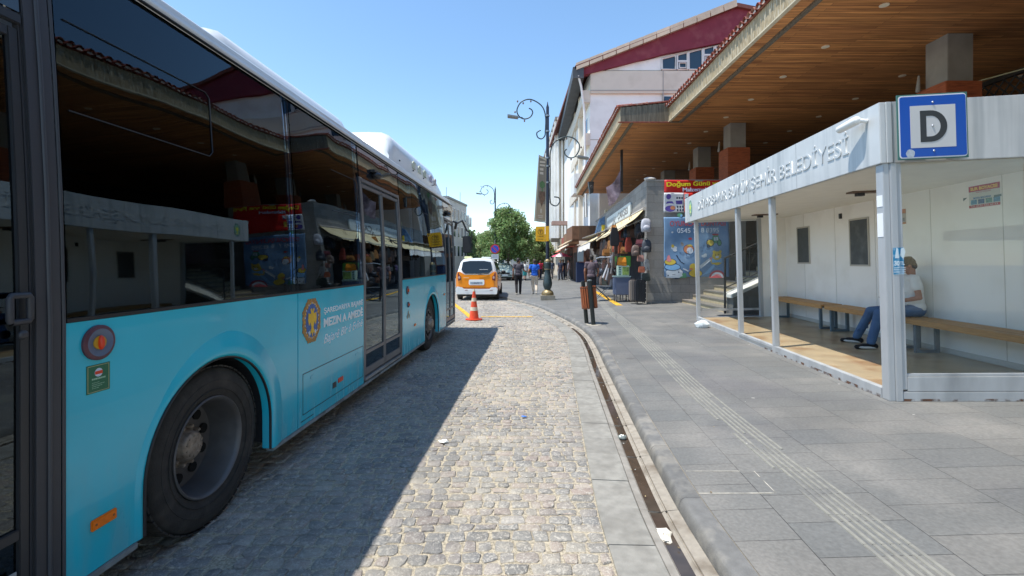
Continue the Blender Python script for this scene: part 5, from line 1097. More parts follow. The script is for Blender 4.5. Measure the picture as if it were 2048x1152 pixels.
b = MB(); b.prism([(x0 - .4, GY - .2, ze - .05), (xr_, GY - .2, zr - .03), (x1, GY - .2, roofz(x1)), (x1, GY - .2, roofz(x1) + .25), (xr_, GY - .2, zr + .25), (x0 - .4, GY - .2, ze + .2)], (0, 24, 0)); b.build('roof', mk('brown_red_roof', '#6f4038', .8, var=.2, vs=2), wb)
# strip of gable windows
b = MB(); b.prism([(gxp(1188), GY + .30, gzp(137)), (gxp(1325), GY + .30, gzp(137)), (gxp(1325), GY + .30, gzp(112)), (gxp(1188), GY + .30, gzp(142) + .2)], (0, .1, 0)); b.build('white_panel', m_wht, wb)
for pa, pb, split in ((1326, 1353, 0), (1357, 1377, 1), (1380, 1407, 0), (1410, 1431, 1), (1434, 1460, 0)):
    f_ = MB(); xa_, xb_ = gxp(pa), gxp(pb); zt_a, zt_b = gzp(115 - (pa - 1326) * .235), gzp(115 - (pb - 1326) * .235); zb2 = gzp(136.5)
    fr = [(xa_, zb2), (xb_, zb2), (xb_, zt_b), (xa_, zt_a)]
    f_.tube([(x, GY + .22, z) for x, z in fr + [fr[0]]], .07, 4, cap=False)
    if split: zz = zt_a - .45; f_.box(xa_, xb_, GY + .18, GY + .26, zz - .06, zz + .06); f_.tube([(xa_ + .14, GY + .19, zb2 + .12), (xb_ - .12, GY + .19, zb2 + .12), (xb_ - .12, GY + .19, zz - .14), (xa_ + .14, GY + .19, zz - .14), (xa_ + .14, GY + .19, zb2 + .12)], .05, 4, cap=False)
    o = f_.build('window', m_wfr, wb); g = MB(); g.prism([(x, GY + .28, z) for x, z in fr], (0, .1, 0)); g.build('pane', m_win, o)
o = MB().box(gxp(1331) - .06, gxp(1346) + .06, GY + .33, GY + .4, gzp(206) - .06, gzp(190) + .06).build('window', m_wfr, wb); MB().box(gxp(1331), gxp(1346), GY + .30, GY + .33, gzp(206), gzp(190)).build('pane', m_win, o)
# long side towards the street: eaves gutter, ledges, pipes, windows
b = MB(); b.add([(x0 - .55, GY - .2, ze - .7), (x0 + .25, GY - .2, ze - .7), (x0 + .25, GY - .2, ze + .25), (x0 - .55, GY - .2, ze + .1), (x0 + .35, 59, ze - .7), (x0 + 1.2, 59, ze - .7), (x0 + 1.2, 59, ze + .25), (x0 + .35, 59, ze + .1)], [(0, 1, 2, 3), (4, 7, 6, 5), (0, 4, 5, 1), (1, 5, 6, 2), (2, 6, 7, 3), (3, 7, 4, 0)])
b.build('eaves_gutter', mk('zinc_gutter', '#4d5054', .6, metal=.3, var=.2, vs=1.5), wb)
b = MB()
for z_, d_ in ((13.6, .55), (10.4, .45), (7.2, .5)): b.prism([(x0 + .8 - d_, GY + .35, z_), (x0 + .82, GY + .35, z_), (x0 + 1.7, 58, z_), (x0 + 1.7 - d_, 58, z_)], (0, 0, .9))
for y in (39, 43, 47.5, 52, 56): xx = x0 + .8 + .9 * (y - 35) / 23; b.box(xx - .45, xx + .1, y, y + .6, 4.5, ze - .6)
b.build('balcony_ledge', m_wht2, wb)
b = MB(); b.tube([(x0 - .15, GY - .15, ze - .5), (x0 + .1, GY + .1, ze - 1.2), (x0 + .35, GY + .2, ze - 3), (x0 + .5, GY + .25, 5)], .08, 8); b.build('downpipe', m_wht, wb, smooth=60)
for z_ in (5.1, 8.4, 11.4):
    for y in (36.5, 41.0, 45.5, 50, 54.5):
        xx = x0 + .8 + .9 * (y - 35) / 23; o = MB().box(xx - .05, xx + .3, y, y + 1.7, z_, z_ + 1.5).build('window', m_wfr, wb); MB().box(xx - .07, xx - .05, y + .1, y + 1.6, z_ + .1, z_ + 1.4).build('pane', m_win, o)
b = MB(); b.box(x0 - .3, x0 + .8, 36.0, 38.2, 6.9, 8.4); b.build('air_box', mk('corrugated_white', '#d9d7d2', .7, var=.12, vs=12, stretch=(1, 3, .2)), wb)
# second building further on, with tall ribs
sbd = tag(empty('ribbed_building'), 'pale cream building with upright ribs beyond the white one, right of the street lamp', 'building')
Y2 = 53.0; b = MB(); xA, xB = (1112 - 1024) / F * Y2, (1150 - 1024) / F * Y2; top = CAMZ + (525 - 240) / F * Y2
b.box(xA + .2, xB + 8, Y2, Y2 + 20, 0, top); b.build('wall', m_wht2, sbd)
for i in range(7): x = xA + .15 + i * .42; MB().box(x, x + .16, Y2 - .35, Y2, 3.5, top + .2).build('rib', m_wht, sbd)
for i in range(8): y = Y2 + .3 + i * 2.2; MB().box(xA - .1, xA + .2, y, y + .5, 3.5, top + .2).build('rib', m_wht, sbd)
for pz in (352, 412):
    z_ = CAMZ + (525 - pz) / F * Y2; MB().box(xB - .4, xB + .4, Y2 - .1, Y2 + .1, z_, z_ + 1.75).build('window', m_win, sbd)
MB().box(xA - .6, xB, Y2 - 1.1, Y2, 3.9, 4.3).build('canopy', m_eave2, sbd)
MB().box(xA - .7, xA + .9, Y2 - 3.2, Y2 - 1.9, 5.6, 6.0).build('ac_ledge', mk('ledge_pinkish', '#a88a80', .7), sbd)
MB().box(xA - .1, xB + .1, Y2 - .1, Y2 + 20, top, top + .35).build('parapet', mk('parapet_dark', '#8a857d', .8), sbd)
# row of small shopfronts at street level under those two buildings
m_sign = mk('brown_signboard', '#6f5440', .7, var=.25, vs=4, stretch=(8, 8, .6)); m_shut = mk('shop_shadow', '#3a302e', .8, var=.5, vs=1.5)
rr = random.Random(9)
names = ['shop with a brown boarded signboard right behind the awning', 'shop under a cream sloping awning beside the umbrella', 'shop with a reddish lit fascia beyond the umbrella', 'far shop with a pale awning near the tree', 'farthest small shop with a beige awning']
for i, (y, zf, col, lab) in enumerate(zip((34.6, 38.5, 42.5, 47, 52), (3.3, 3.1, 3.0, 3.1, 3.1), ('#7a5740', '#8a6a50', '#a1584a', '#9b8a72', '#a8987c'), names)):
    x = 4.95 + (y - 34.6) * .055; s = tag(empty('shopfront', (x, y, 0)), lab, 'shop')
    MB().box(0, .5, 0, 3.6, 0, 2.9).build('wall', mk('shop_wall%d' % i, ('#8a5f4d', '#6b5a50', '#7d4a42', '#8a8070', '#8a8070')[i], .8, var=.3, vs=2), s)
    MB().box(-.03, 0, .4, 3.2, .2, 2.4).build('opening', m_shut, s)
    MB().box(-.55, .3, -.05, 3.65, zf, zf + 1.0).build('signboard', mk('signboard%d' % i, col, .7, var=.2, vs=4, stretch=(1, 8, 1)), s, bevel=.02)
    b = MB(); b.prism([(-.55, -.1, zf), (-1.25, -.1, zf - .40), (-1.25, -.1, zf - .45), (-.55, -.1, zf - .08)], (0, 3.7, 0)); b.build('awning', mk('shop_awning%d' % i, ('#b59f82', '#d9cdb8', '#c97a66', '#d6cbb5', '#cfc4ad')[i], .8), s)
    if i < 3: MB().tube([(-.6, .1, zf - .1), (-1.2, .1, zf - .45)], .03, 5).build('arm', m_gry, s)
MB().box(4.9, 9.0, 34.45, 34.55, 3.2, 4.3).build('x', m_sign)
o = bpy.data.objects['x']; o.name = 'timber_panel'; tag(o, 'brown timber board panel on the wall above the kiosk awnings', 'panel')
# ---------------- far left: apartment block ----------------
ap = tag(empty('apartment_block'), 'grey white three storey block above the bus front, left of the trees', 'building')
P0, P1, P2 = V((-6.3, 46, 0)), V((-5.1, 53, 0)), V((-5.0, 60, 0)); m_apt = mk('apartment_grey', '#bfc3c4', .8, var=.05, vs=.7, dirt='#9a9c9a', da=.4, ds=1)
b = MB(); b.prism([(P0.x, P0.y, 0), (P1.x, P1.y, 0), (P1.x - 14, P1.y, 0), (P0.x - 14, P0.y, 0)], (0, 0, 7.9)); b.build('wall', m_apt, ap)
b = MB(); b.prism([(P1.x - .05, P1.y, 0), (P2.x - .4, P2.y, 0), (P2.x - 14, P2.y, 0), (P1.x - 14, P1.y, 0)], (0, 0, 7.0)); b.build('wing', m_apt, ap)
b = MB(); b.prism([(P0.x + .1, P0.y - .1, 7.9), (P1.x + .1, P1.y, 7.9), (P1.x - 14, P1.y, 7.9), (P0.x - 14, P0.y - .1, 7.9)], (0, 0, .2)); b.build('roof_edge', mk('roof_edge_grey', '#8f9291', .8), ap)
for z_ in (2.2, 4.2, 6.0):
    for t in (.12, .32, .52, .72, .9):
        p = P0 + (P1 - P0) * t; d = (P1 - P0).normalized(); n_ = V((d.y, -d.x, 0)); M = Matrix(((n_.x, d.x, 0, p.x), (n_.y, d.y, 0, p.y), (0, 0, 1, z_), (0, 0, 0, 1)))
        o = MB().box(-.1, .05, -.38, .38, 0, 1.2, M).build('window', m_wfr, ap); MB().box(.05, .07, -.3, .3, .08, 1.12, M).build('pane', m_win, o)
    for t in (.3, .7):
        p = P1 + (P2 - P1) * t; o = MB().box(p.x - .3, p.x + .06, p.y - .4, p.y + .4, z_, z_ + 1.1).build('window', m_wfr, ap); MB().box(p.x + .06, p.x + .08, p.y - .3, p.y + .3, z_ + .08, z_ + 1.02).build('pane', m_win, o)
for x, y in ((-6.6, 47.5), (-5.6, 51)): MB().tube([(x, y, 8.0), (x, y, 9.2)], .025, 5).build('antenna', m_gry, ap)
bb = tag(empty('low_block', (-9, 95, 0)), 'low bright building showing between the trees at the end of the street', 'building'); MB().box(0, 9, 0, 6, 0, 6.6).build('wall', m_wht2, bb); MB().box(-.2, 9.2, -.2, 6.2, 6.6, 7.0).build('parapet', m_wht, bb)
b2 = tag(empty('low_block', (7.0, 80, 0)), 'pale building seen past the shops beside the yellow sign', 'building'); MB().box(-.9, 9, 0, 6, 0, 9.0).build('wall', mk('far_pale', '#ccd2d6', .8, var=.05, vs=.5), b2)
for z_ in (2.5, 5.2, 7.2): MB().box(-.95, .9, -.05, 0, z_, z_ + .9).build('window', m_win, b2)
# end of the street behind the trees
b3 = tag(empty('far_terrace', (-26, 112, 0)), 'long pale terrace closing the street behind the trees', 'building'); MB().box(0, 60, 0, 8, 0, 5.2).build('wall', mk('far_pale', '#ccd2d6', .8), b3)
for i in range(14): MB().box(1 + i * 4.2, 3.2 + i * 4.2, -.05, 0, 2.5, 4.2).build('window', m_win, b3)

# ---------------- trees ----------------
m_bark = mk('tree_bark', '#5e5348', .9, var=.25, vs=8, bump=.5, bs=20)
def leafmat(name, c):
    m = bpy.data.materials.new(name); m.use_nodes = True; n = m.node_tree.nodes; l = m.node_tree.links; p = n['Principled BSDF']; p.inputs['Roughness'].default_value = .55
    g = n.new('ShaderNodeNewGeometry'); r = n.new('ShaderNodeMapRange'); r.inputs['To Min'].default_value = .6; r.inputs['To Max'].default_value = 1.5; l.new(g.outputs['Random Per Island'], r.inputs['Value'])
    h = n.new('ShaderNodeHueSaturation'); h.inputs['Color'].default_value = (*c, 1); l.new(r.outputs[0], h.inputs['Value']); r2_ = n.new('ShaderNodeMapRange'); r2_.inputs['To Min'].default_value = .47; r2_.inputs['To Max'].default_value = .53; l.new(g.outputs['Random Per Island'], r2_.inputs['Value']); l.new(r2_.outputs[0], h.inputs['Hue'])
    l.new(h.outputs[0], p.inputs['Base Color']); tr = n.new('ShaderNodeBsdfTranslucent'); l.new(h.outputs[0], tr.inputs[0]); mx = n.new('ShaderNodeMixShader'); mx.inputs[0].default_value = .35
    l.new(p.outputs[0], mx.inputs[1]); l.new(tr.outputs[0], mx.inputs[2]); l.new(mx.outputs[0], n['Material Output'].inputs['Surface']); return m
m_lf = [leafmat('leaf_green', (.21, .30, .11)), leafmat('leaf_olive', (.24, .31, .13)), leafmat('leaf_dark', (.15, .23, .085))]
def tree(x, y, h, r, hb, label, seed, leaf=.17, nc=95, nl=150, mi=0, tr=.14, shape='oval', z0=None):
    rr = random.Random(seed); z0 = zp(x) if z0 is None else z0
    t = tag(empty('street_tree', (x, y, z0)), label, 'tree', 'trees at the end of the street')
    b = MB(); b.tube([(0, 0, 0), (.04, 0, hb * .6), (-.03, .02, hb), (.05, 0, h * .6), (0, 0, h * .85)], [tr, tr * .8, tr * .7, tr * .4, .02], 8)
    for k in range(9): a = rr.uniform(0, 2 * pi); zz = rr.uniform(hb * .8, h * .6); L = r * rr.uniform(.5, .85); b.tube([(0, 0, zz), (L * .5 * cos(a), L * .5 * sin(a), zz + L * .35), (L * cos(a), L * sin(a), zz + L * .8)], [tr * .35, tr * .22, .015], 5)
    b.build('trunk', m_bark, t, smooth=60)
    b = MB(); H = h - hb
    for c in range(nc):
        u = rr.random(); zz = hb + H * u; prof = (sin(pi * min(1, (u * .86 + .12))) ** .6) * (1 - .25 * u) if shape == 'oval' else (1 - u) ** .55
        rad = r * prof * math.sqrt(rr.random()) * rr.uniform(.8, 1.08); a = rr.uniform(0, 2 * pi); cx_, cy_ = rad * cos(a), rad * sin(a); s = r * rr.uniform(.12, .26)
        for k in range(int(nl * (s / (r * .2)) ** 1.5)):
            d = V((rr.gauss(0, 1), rr.gauss(0, 1), rr.gauss(0, .8))); d = d.normalized() * s * rr.random() ** .45; p = V((cx_, cy_, zz)) + d
            n1 = V((rr.gauss(0, 1), rr.gauss(0, 1), rr.gauss(0, 1) + .8)).normalized(); u_ = n1.orthogonal().normalized() * leaf * rr.uniform(.5, .8); v_ = n1.cross(u_).normalized() * leaf * rr.uniform(.3, .5)
            b.quad(p - u_, p - v_, p + u_, p + v_)
    b.build('crown', m_lf[mi], t); return t
tree((1016 - 1024) / F * 41, 41.5, 6.1, 2.75, 1.95, 'tallest full green tree, between the taxi and the nearer lamp post', 1, .16, 120, 170)
tree(-2.3, 50, 4.6, 2.1, 1.6, 'rounder green tree just right of the bus mirror', 2, .17, 60, 130, 1)
tree(2.6, 47, 4.5, 1.9, 1.6, 'lighter tree close behind the lamp post base', 3, .17, 60, 120, 1)
tree(-5.2, 56, 5.0, 2.6, 1.6, 'tree behind the bus mirror, in front of the grey block', 4, .2, 70, 120, 0)
tree(-.3, 58, 5.2, 2.8, 1.4, 'dark tree filling the gap behind the middle tree', 5, .22, 70, 120, 2)
tree(3.9, 60, 4.6, 2.4, 1.5, 'dark small tree left of the farthest shop awnings', 6, .2, 55, 110, 2)
tree(-3.6, 66, 5.4, 3.0, 1.4, 'broad tree beyond the round one at the far left', 7, .24, 70, 110, 1)
tree(-8.5, 62, 5.0, 3.0, 1.4, 'tree partly hidden behind the bus front', 8, .24, 60, 100, 0)
b = MB(); r5 = random.Random(12)
for k in range(9000): x = r5.uniform(-9, 6); p = V((x, 70 + r5.uniform(-.8, .8), r5.uniform(.1, 2.9 + .5 * sin(x)))); n1 = V((r5.gauss(0, 1), r5.gauss(0, 1), r5.gauss(0, 1))).normalized(); u_ = n1.orthogonal().normalized() * .2; v_ = n1.cross(u_) * .6; b.quad(p - u_, p - v_, p + u_, p + v_)
tag(b.build('hedge', m_lf[2]), 'long dark hedge across the end of the street', 'hedge')

# ---------------- street lamps ----------------
m_iron = mk('dark_green_iron', '#3c4a4c', .4, metal=.3, var=.12, vs=5, dirt='#22292b', da=.5, ds=3); m_gold = mk('dull_gold', '#8d7c58', .45, metal=.4, var=.25, vs=12, dirt='#4d4636', da=.6, ds=9); m_navy = mk('navy_iron', '#2c3242', .4, metal=.3)
def spiral(P, r, m, name, parent, n=10):
    pts = catmull([V(p) for p in [P[0]] + P + [P[-1]]], .05); b = MB(); b.tube(pts, r, 7); return b.build(name, m, parent, smooth=60)
kz = 19.4 / F
def L2(zx, zy): return ((1000 + zx / 3.97 - 1094) * kz, 0, CAMZ - (170 + zy / 3.97 - 525) * kz - zp(1.46))
def lamp():
    r_ = empty('street_lamp')
    MB().box(-.29, .29, -.29, .29, 0, .19).build('plinth', mk('plinth_stone', '#8b8578', .8, var=.15, vs=8), r_, bevel=.01)
    b = MB(); b.lathe([(.245, .19), (.25, .23), (.25, .27), (.235, .31), (.19, .37), (.13, .41), (.12, .42)], 28); b.build('base_bell', m_gold, r_, smooth=50)
    b = MB(); b.lathe([(.12, .42), (.125, .44), (.16, .50), (.185, .60), (.19, .68), (.17, .80), (.14, .95), (.12, 1.1), (.115, 1.22), (.14, 1.23), (.14, 1.27), (.125, 1.28), (.135, 1.30), (.135, 1.46), (.15, 1.47), (.15, 1.52), (.13, 1.54)], 28); b.build('vase', m_iron, r_, smooth=40)
    b = MB(); b.lathe([(.142, 1.235), (.148, 1.25), (.142, 1.265)], 24); b.lathe([(.13, 1.54), (.14, 1.57), (.12, 1.62), (.08, 1.67), (.07, 1.68)], 24); b.build('gold_ring', m_gold, r_, smooth=50)
    b = MB(); b.lathe([(.072, 1.66), (.068, 4), (.060, 7.9), (.03, 8.0), (.012, 8.12), (.001, 8.14)], 16); b.build('pole', m_navy, r_, smooth=50)
    for pts, head, hd in (
        ([(320, 358), (288, 380), (295, 415), (325, 428), (350, 405), (355, 370), (357, 250), (325, 165), (240, 115), (165, 135), (130, 200), (148, 250), (190, 270), (235, 255), (255, 220), (245, 195), (225, 185)], [(55, 256), (140, 266)], -1),
        ([(425, 888), (462, 895), (470, 925), (445, 958), (410, 950), (393, 910), (394, 700), (395, 540), (425, 460), (500, 415), (570, 418), (622, 465), (622, 520), (590, 568), (550, 578), (515, 555), (510, 525), (525, 508)], [(612, 578), (697, 592)], 1)):
        a = spiral([L2(*p) for p in pts], .026, m_iron, 'scroll_arm', r_)
        (x0_, _, z0_), (x1_, _, z1_) = L2(*head[0]), L2(*head[1]); b = MB(); b.prism([(x0_, -.14, z0_), (x1_, -.14, z1_), (x1_, -.14, z1_ + .07), (x0_, -.14, z0_ + .09)], (0, .28, 0)); b.build('lamp_head', mk('lamp_head_grey', '#7c7f80', .5, metal=.3), a, bevel=.01)
        e = x1_ if hd < 0 else x0_; ez = z1_ if hd < 0 else z0_; q = L2(190, 270) if hd < 0 else L2(575, 575); b = MB(); b.tube([(e, 0, ez + .04), (e - hd * .15, 0, ez + .05), (q[0], 0, q[2] - .02)], .018, 6); b.build('lamp_stem', m_iron, a, smooth=60)
        b = MB(); rr = random.Random(5)
        for p in ((240, 130), (180, 145), (115, 215), (190, 285), (135, 130)) if hd < 0 else ((440, 440), (525, 425), (600, 440), (640, 495), (560, 590)): c = L2(*p); b.ell(c, (.035, .03, .05), 8, 5)
        b.build('leaf_ornament', mk('ornament_brown', '#75625a', .6), a, smooth=60)
    for zy in (245, 368, 580, 645, 775): b = MB(); z = L2(0, zy)[2]; b.lathe([(.085, z - .03), (.09, z), (.085, z + .03)], 14); b.build('clamp', mk('clamp_grey', '#8f969c', .4, metal=.6), r_, smooth=50)
    for zy, s in ((245, -1), (368, -1), (580, 1), (775, 1), (930, 1)): b = MB(); z = L2(0, zy)[2]; b.tube([(0, 0, z), (s * .12, 0, z)], .015, 6); b.build('arm_bracket', m_navy, r_)
    return r_
lp = lamp(); lp.location = (1.46, 19.4, zp(1.46)); tag(lp, 'nearer ornate iron street lamp with scroll arms and a gold ringed base, on the pavement', 'street lamp', 'scroll-armed street lamps')
l2 = copy_tree(lp); l2.location = ((990.5 - 1024) / F * 41, 41, .085); tag(l2, 'farther scroll-armed street lamp rising above the taxi', 'street lamp')
# hanging banner on the nearer lamp
hb = tag(empty('pole_banner'), 'tall brown banner with a plant picture hanging beside the lamp post', 'banner'); YB = 19.33
def bp_(x, y): return ((1060 + x / 6.06 - 1024) / F * YB, CAMZ - (300 + y / 6.06 - 525) / F * YB)
def bpoly(name, pts, m, d, th=.003, nb=1): b = MB(); [b.prism([(bp_(*p)[0], YB - d, bp_(*p)[1]) for p in pp], (0, th, 0)) for pp in pts]; return b.build(name, m, hb)
bpoly('cloth', [[(50, 858), (188, 872), (200, 110), (106, 58)]], mk('banner_edge', '#a39b88', .7), 0, .012)
bpoly('printed_face', [[(72, 830), (183, 845), (192, 130), (110, 88), (98, 430)]], mk('banner_brown', '#6e665a', .7, var=.1, vs=3), .006)
bpoly('lower_print', [[(72, 830), (183, 845), (186, 660), (90, 640)]], mk('banner_tan', '#8c7c66', .7), .009)
bpoly('headline', [[(120, y), (185, y + 8), (185, y + 30), (118, y + 22)] for y in (132, 172)] + [[(120, y), (162, y + 5), (162, y + 34), (120, y + 29)] for y in (218, 265)], mk('banner_text', '#a89d8f', .7), .009)
bpoly('plant_picture', [[(148, 370), (178, 400), (182, 440), (150, 470), (118, 445), (116, 400)], [(143, 470), (156, 470), (154, 540), (142, 540)]], mk('banner_green', '#43603a', .7, var=.3, vs=20), .009)
bpoly('root_picture', [[(112, 500), (185, 505), (182, 600), (160, 640), (140, 690), (118, 620), (106, 560)]], mk('banner_root', '#5c4534', .7, var=.45, vs=14), .0105)
bpoly('small_mark', [[(95, 790), (158, 795), (158, 806), (95, 801)], [(102, 812), (152, 817), (152, 828), (102, 822)], [(126, 720), (134, 705), (142, 722), (141, 765), (125, 762)]], mk('banner_text', '#a89d8f', .7), .0105)
b = MB(); b.tube([(1.46, 19.4, bp_(0, 105)[1]), (bp_(106, 58)[0], YB + .02, bp_(0, 60)[1])], .012, 6); b.tube([(1.46, 19.4, bp_(0, 880)[1]), (bp_(50, 858)[0], YB + .02, bp_(0, 858)[1])], .012, 6); b.build('cross_rod', m_navy, hb)
yt = tag(empty('taxi_rank_sign'), 'yellow double sign with a ringed T on the lamp post, below the banner', 'sign'); m_ys = mk('sign_yellow', '#e6a800', .45, var=.04, vs=5)
def yz(px, py, d=0): return ((px - 1024) / F * 19.25, 19.25 - d, CAMZ - (py - 525) / F * 19.25)
b = MB(); b.prism([yz(1071.5, 482), yz(1089.5, 483), yz(1090, 452.5), yz(1071.5, 453)], (0, .03, 0)); b.prism([yz(1090.5, 483), yz(1097.5, 482), yz(1098, 452), yz(1091, 452.5)], (0, .05, 0)); b.build('plate', m_ys, yt)
b = MB(); c = V(yz(1081, 463.5, .002)); b.tube([c + V((.105 * cos(t), 0, .105 * sin(t))) for t in [2 * pi * k / 24 for k in range(25)]], .008, 5, cap=False); b.box(c.x - .05, c.x + .05, c.y - .006, c.y + .003, c.z + .03, c.z + .055); b.box(c.x - .013, c.x + .013, c.y - .006, c.y + .003, c.z - .07, c.z + .03); b.build('symbol', mk('symbol_brown', '#5e3d0a', .6), yt)
text('lettering', 'TAKSİ', .07, mk('symbol_brown', '#5e3d0a', .6), yt, yz(1074.5, 474, .003), (1, 0, 0), (0, 0, 1), .001, .26, .001); b = MB(); q = V(yz(1075, 479, .003)); b.box(q.x, q.x + .24, q.y, q.y + .002, q.z, q.z + .03); b.build('fine_print', mk('print_gold', '#9a7410', .6), yt)
# no parking sign on its own post
npz = 31.0; ns = tag(empty('no_parking_sign', ((990 - 1024) / F * npz, npz, zp(0))), 'round blue and red no-parking sign on a thin post in front of the trees', 'sign')
MB().tube([(0, 0, 0), (0, 0, 3.0)], .032, 8).build('post', m_gry, ns, smooth=60)
zc = CAMZ - (498 - 525) / F * npz - zp(0); Mz = Matrix(((1, 0, 0), (0, 0, -1), (0, 1, 0)))
b = MB(); b.lathe([(.31, 0), (.31, .015), (.001, .015)], 30, M=Mz, o=(0, -.04, zc)); b.build('red_disc', mk('road_sign_red', '#c02a30', .5), ns)
b = MB(); b.lathe([(.235, 0), (.235, .004), (.001, .004)], 30, M=Mz, o=(0, -.056, zc)); b.build('blue_disc', mk('road_sign_blue', '#2148b8', .5), ns)
b = MB(); b.box(-.24, .24, -.064, -.061, -.03, .03, Matrix.Translation((0, 0, zc)) @ Matrix.Rotation(R(45), 4, 'Y')); b.build('slash', mk('road_sign_red', '#c02a30', .5), ns)
MB().box(-.23, .23, -.05, -.035, zc - .66, zc - .35).build('text_plate', mk('plate_white', '#cfd3d6', .5), ns); b = MB(); [b.box(-.18, .18, -.053, -.05, zc - .42 - k * .08, zc - .39 - k * .08) for k in range(3)]; b.build('print', mk('print_grey', '#7f8790', .6), ns)

# ---------------- bollard post with litter bin, cone ----------------
g = G(1187, 650); bn_ = tag(empty('litter_bin', tuple(g), (0, -.09, 0)), 'wooden slatted litter bin hung between two leaning black posts at the kerb', 'litter bin'); m_bo = mk('black_green_post', (.028, .035, .034), .4, metal=.3, var=.15)
MB().tube([(0, 0, 0), (0, 0, 1.08)], .052, 16).build('post', m_bo, bn_, smooth=50); MB().tube([(-.10, .42, 0), (-.10, .42, 1.06)], .052, 16).build('post', m_bo, bn_, smooth=50)
MB().lathe([(.058, 1.07), (.06, 1.085), (.05, 1.10), (.001, 1.105)], 16).build('post_cap', mk('cap_grey', '#787f80', .4, metal=.4), bn_, smooth=50)
cc = V((-.02, .21, 0)); m_bw = mk('bin_wood', '#a35a34', .6, var=.22, vs=6, island=.15, stretch=(5, 5, 1), dirt='#5e301c', da=.5, ds=4)
b = MB()
for k in range(20):
    a = 2 * pi * k / 20; M = Matrix.Translation(cc + V((.185 * cos(a), .185 * sin(a), .66))) @ Matrix.Rotation(a, 4, 'Z'); b.box(-.009, .009, -.0205, .0205, -.27, .27, M)
b.build('slat', m_bw, bn_, bevel=.002)
b = MB(); [b.lathe([(.172, z), (.196, z), (.196, z + .025), (.172, z + .025), (.172, z)], 24, o=cc) for z in (.40, .89)]; b.lathe([(.17, .40), (.001, .40)], 20, o=cc); b.build('hoop', mk('bin_hoop', '#5a3a2a', .6, metal=.2), bn_, smooth=40); MB().lathe([(.165, .41), (.165, .90)], 20, o=cc).build('liner', m_blk, bn_, smooth=40)
b = MB(); r9 = random.Random(5); b.lathe([(.25, 0), (.23, .008), (.15, .014), (.001, .015)], 22, o=(-.02, .12, -.004)); b.v = [(x * r9.uniform(.75, 1.1), y * r9.uniform(.8, 1.1), z) for x, y, z in b.v]; b.build('cement_pad', mk('cement_pad', '#9d988b', .9, var=.15, vs=14), bn_, smooth=60)
g = G0(948, 640); cn = tag(empty('traffic_cone', (g.x, g.y, .008)), 'orange traffic cone with dirty white bands on the cobbles behind the taxi', 'traffic cone'); m_co = mk('cone_orange', '#e2502c', .5, var=.1, vs=8, dirt='#9c4b35', da=.6, ds=5); m_cw = mk('cone_white', '#d6c9b2', .5, var=.1, vs=12, dirt='#9a8a70', da=.6, ds=8)
b = MB(); b.prism([(.25 * cos(a), .25 * sin(a), 0) for a in [pi / 4 * k + pi / 8 for k in range(8)]], (0, 0, .035)); b.build('base', m_co, cn, bevel=.008)
def rz(z): return .135 - (z - .035) * .128
for z0_, z1_, m in ((.035, .26, m_co), (.26, .36, m_cw), (.36, .52, m_co), (.52, .62, m_cw), (.62, .80, m_co), (.80, .86, m_cw)):
    MB().lathe([(rz(z0_) + (.002 if m is m_cw else 0), z0_), (rz(z1_) + (.002 if m is m_cw else 0), z1_)], 24).build('band' if m is m_cw else 'cone_body', m, cn, smooth=40)
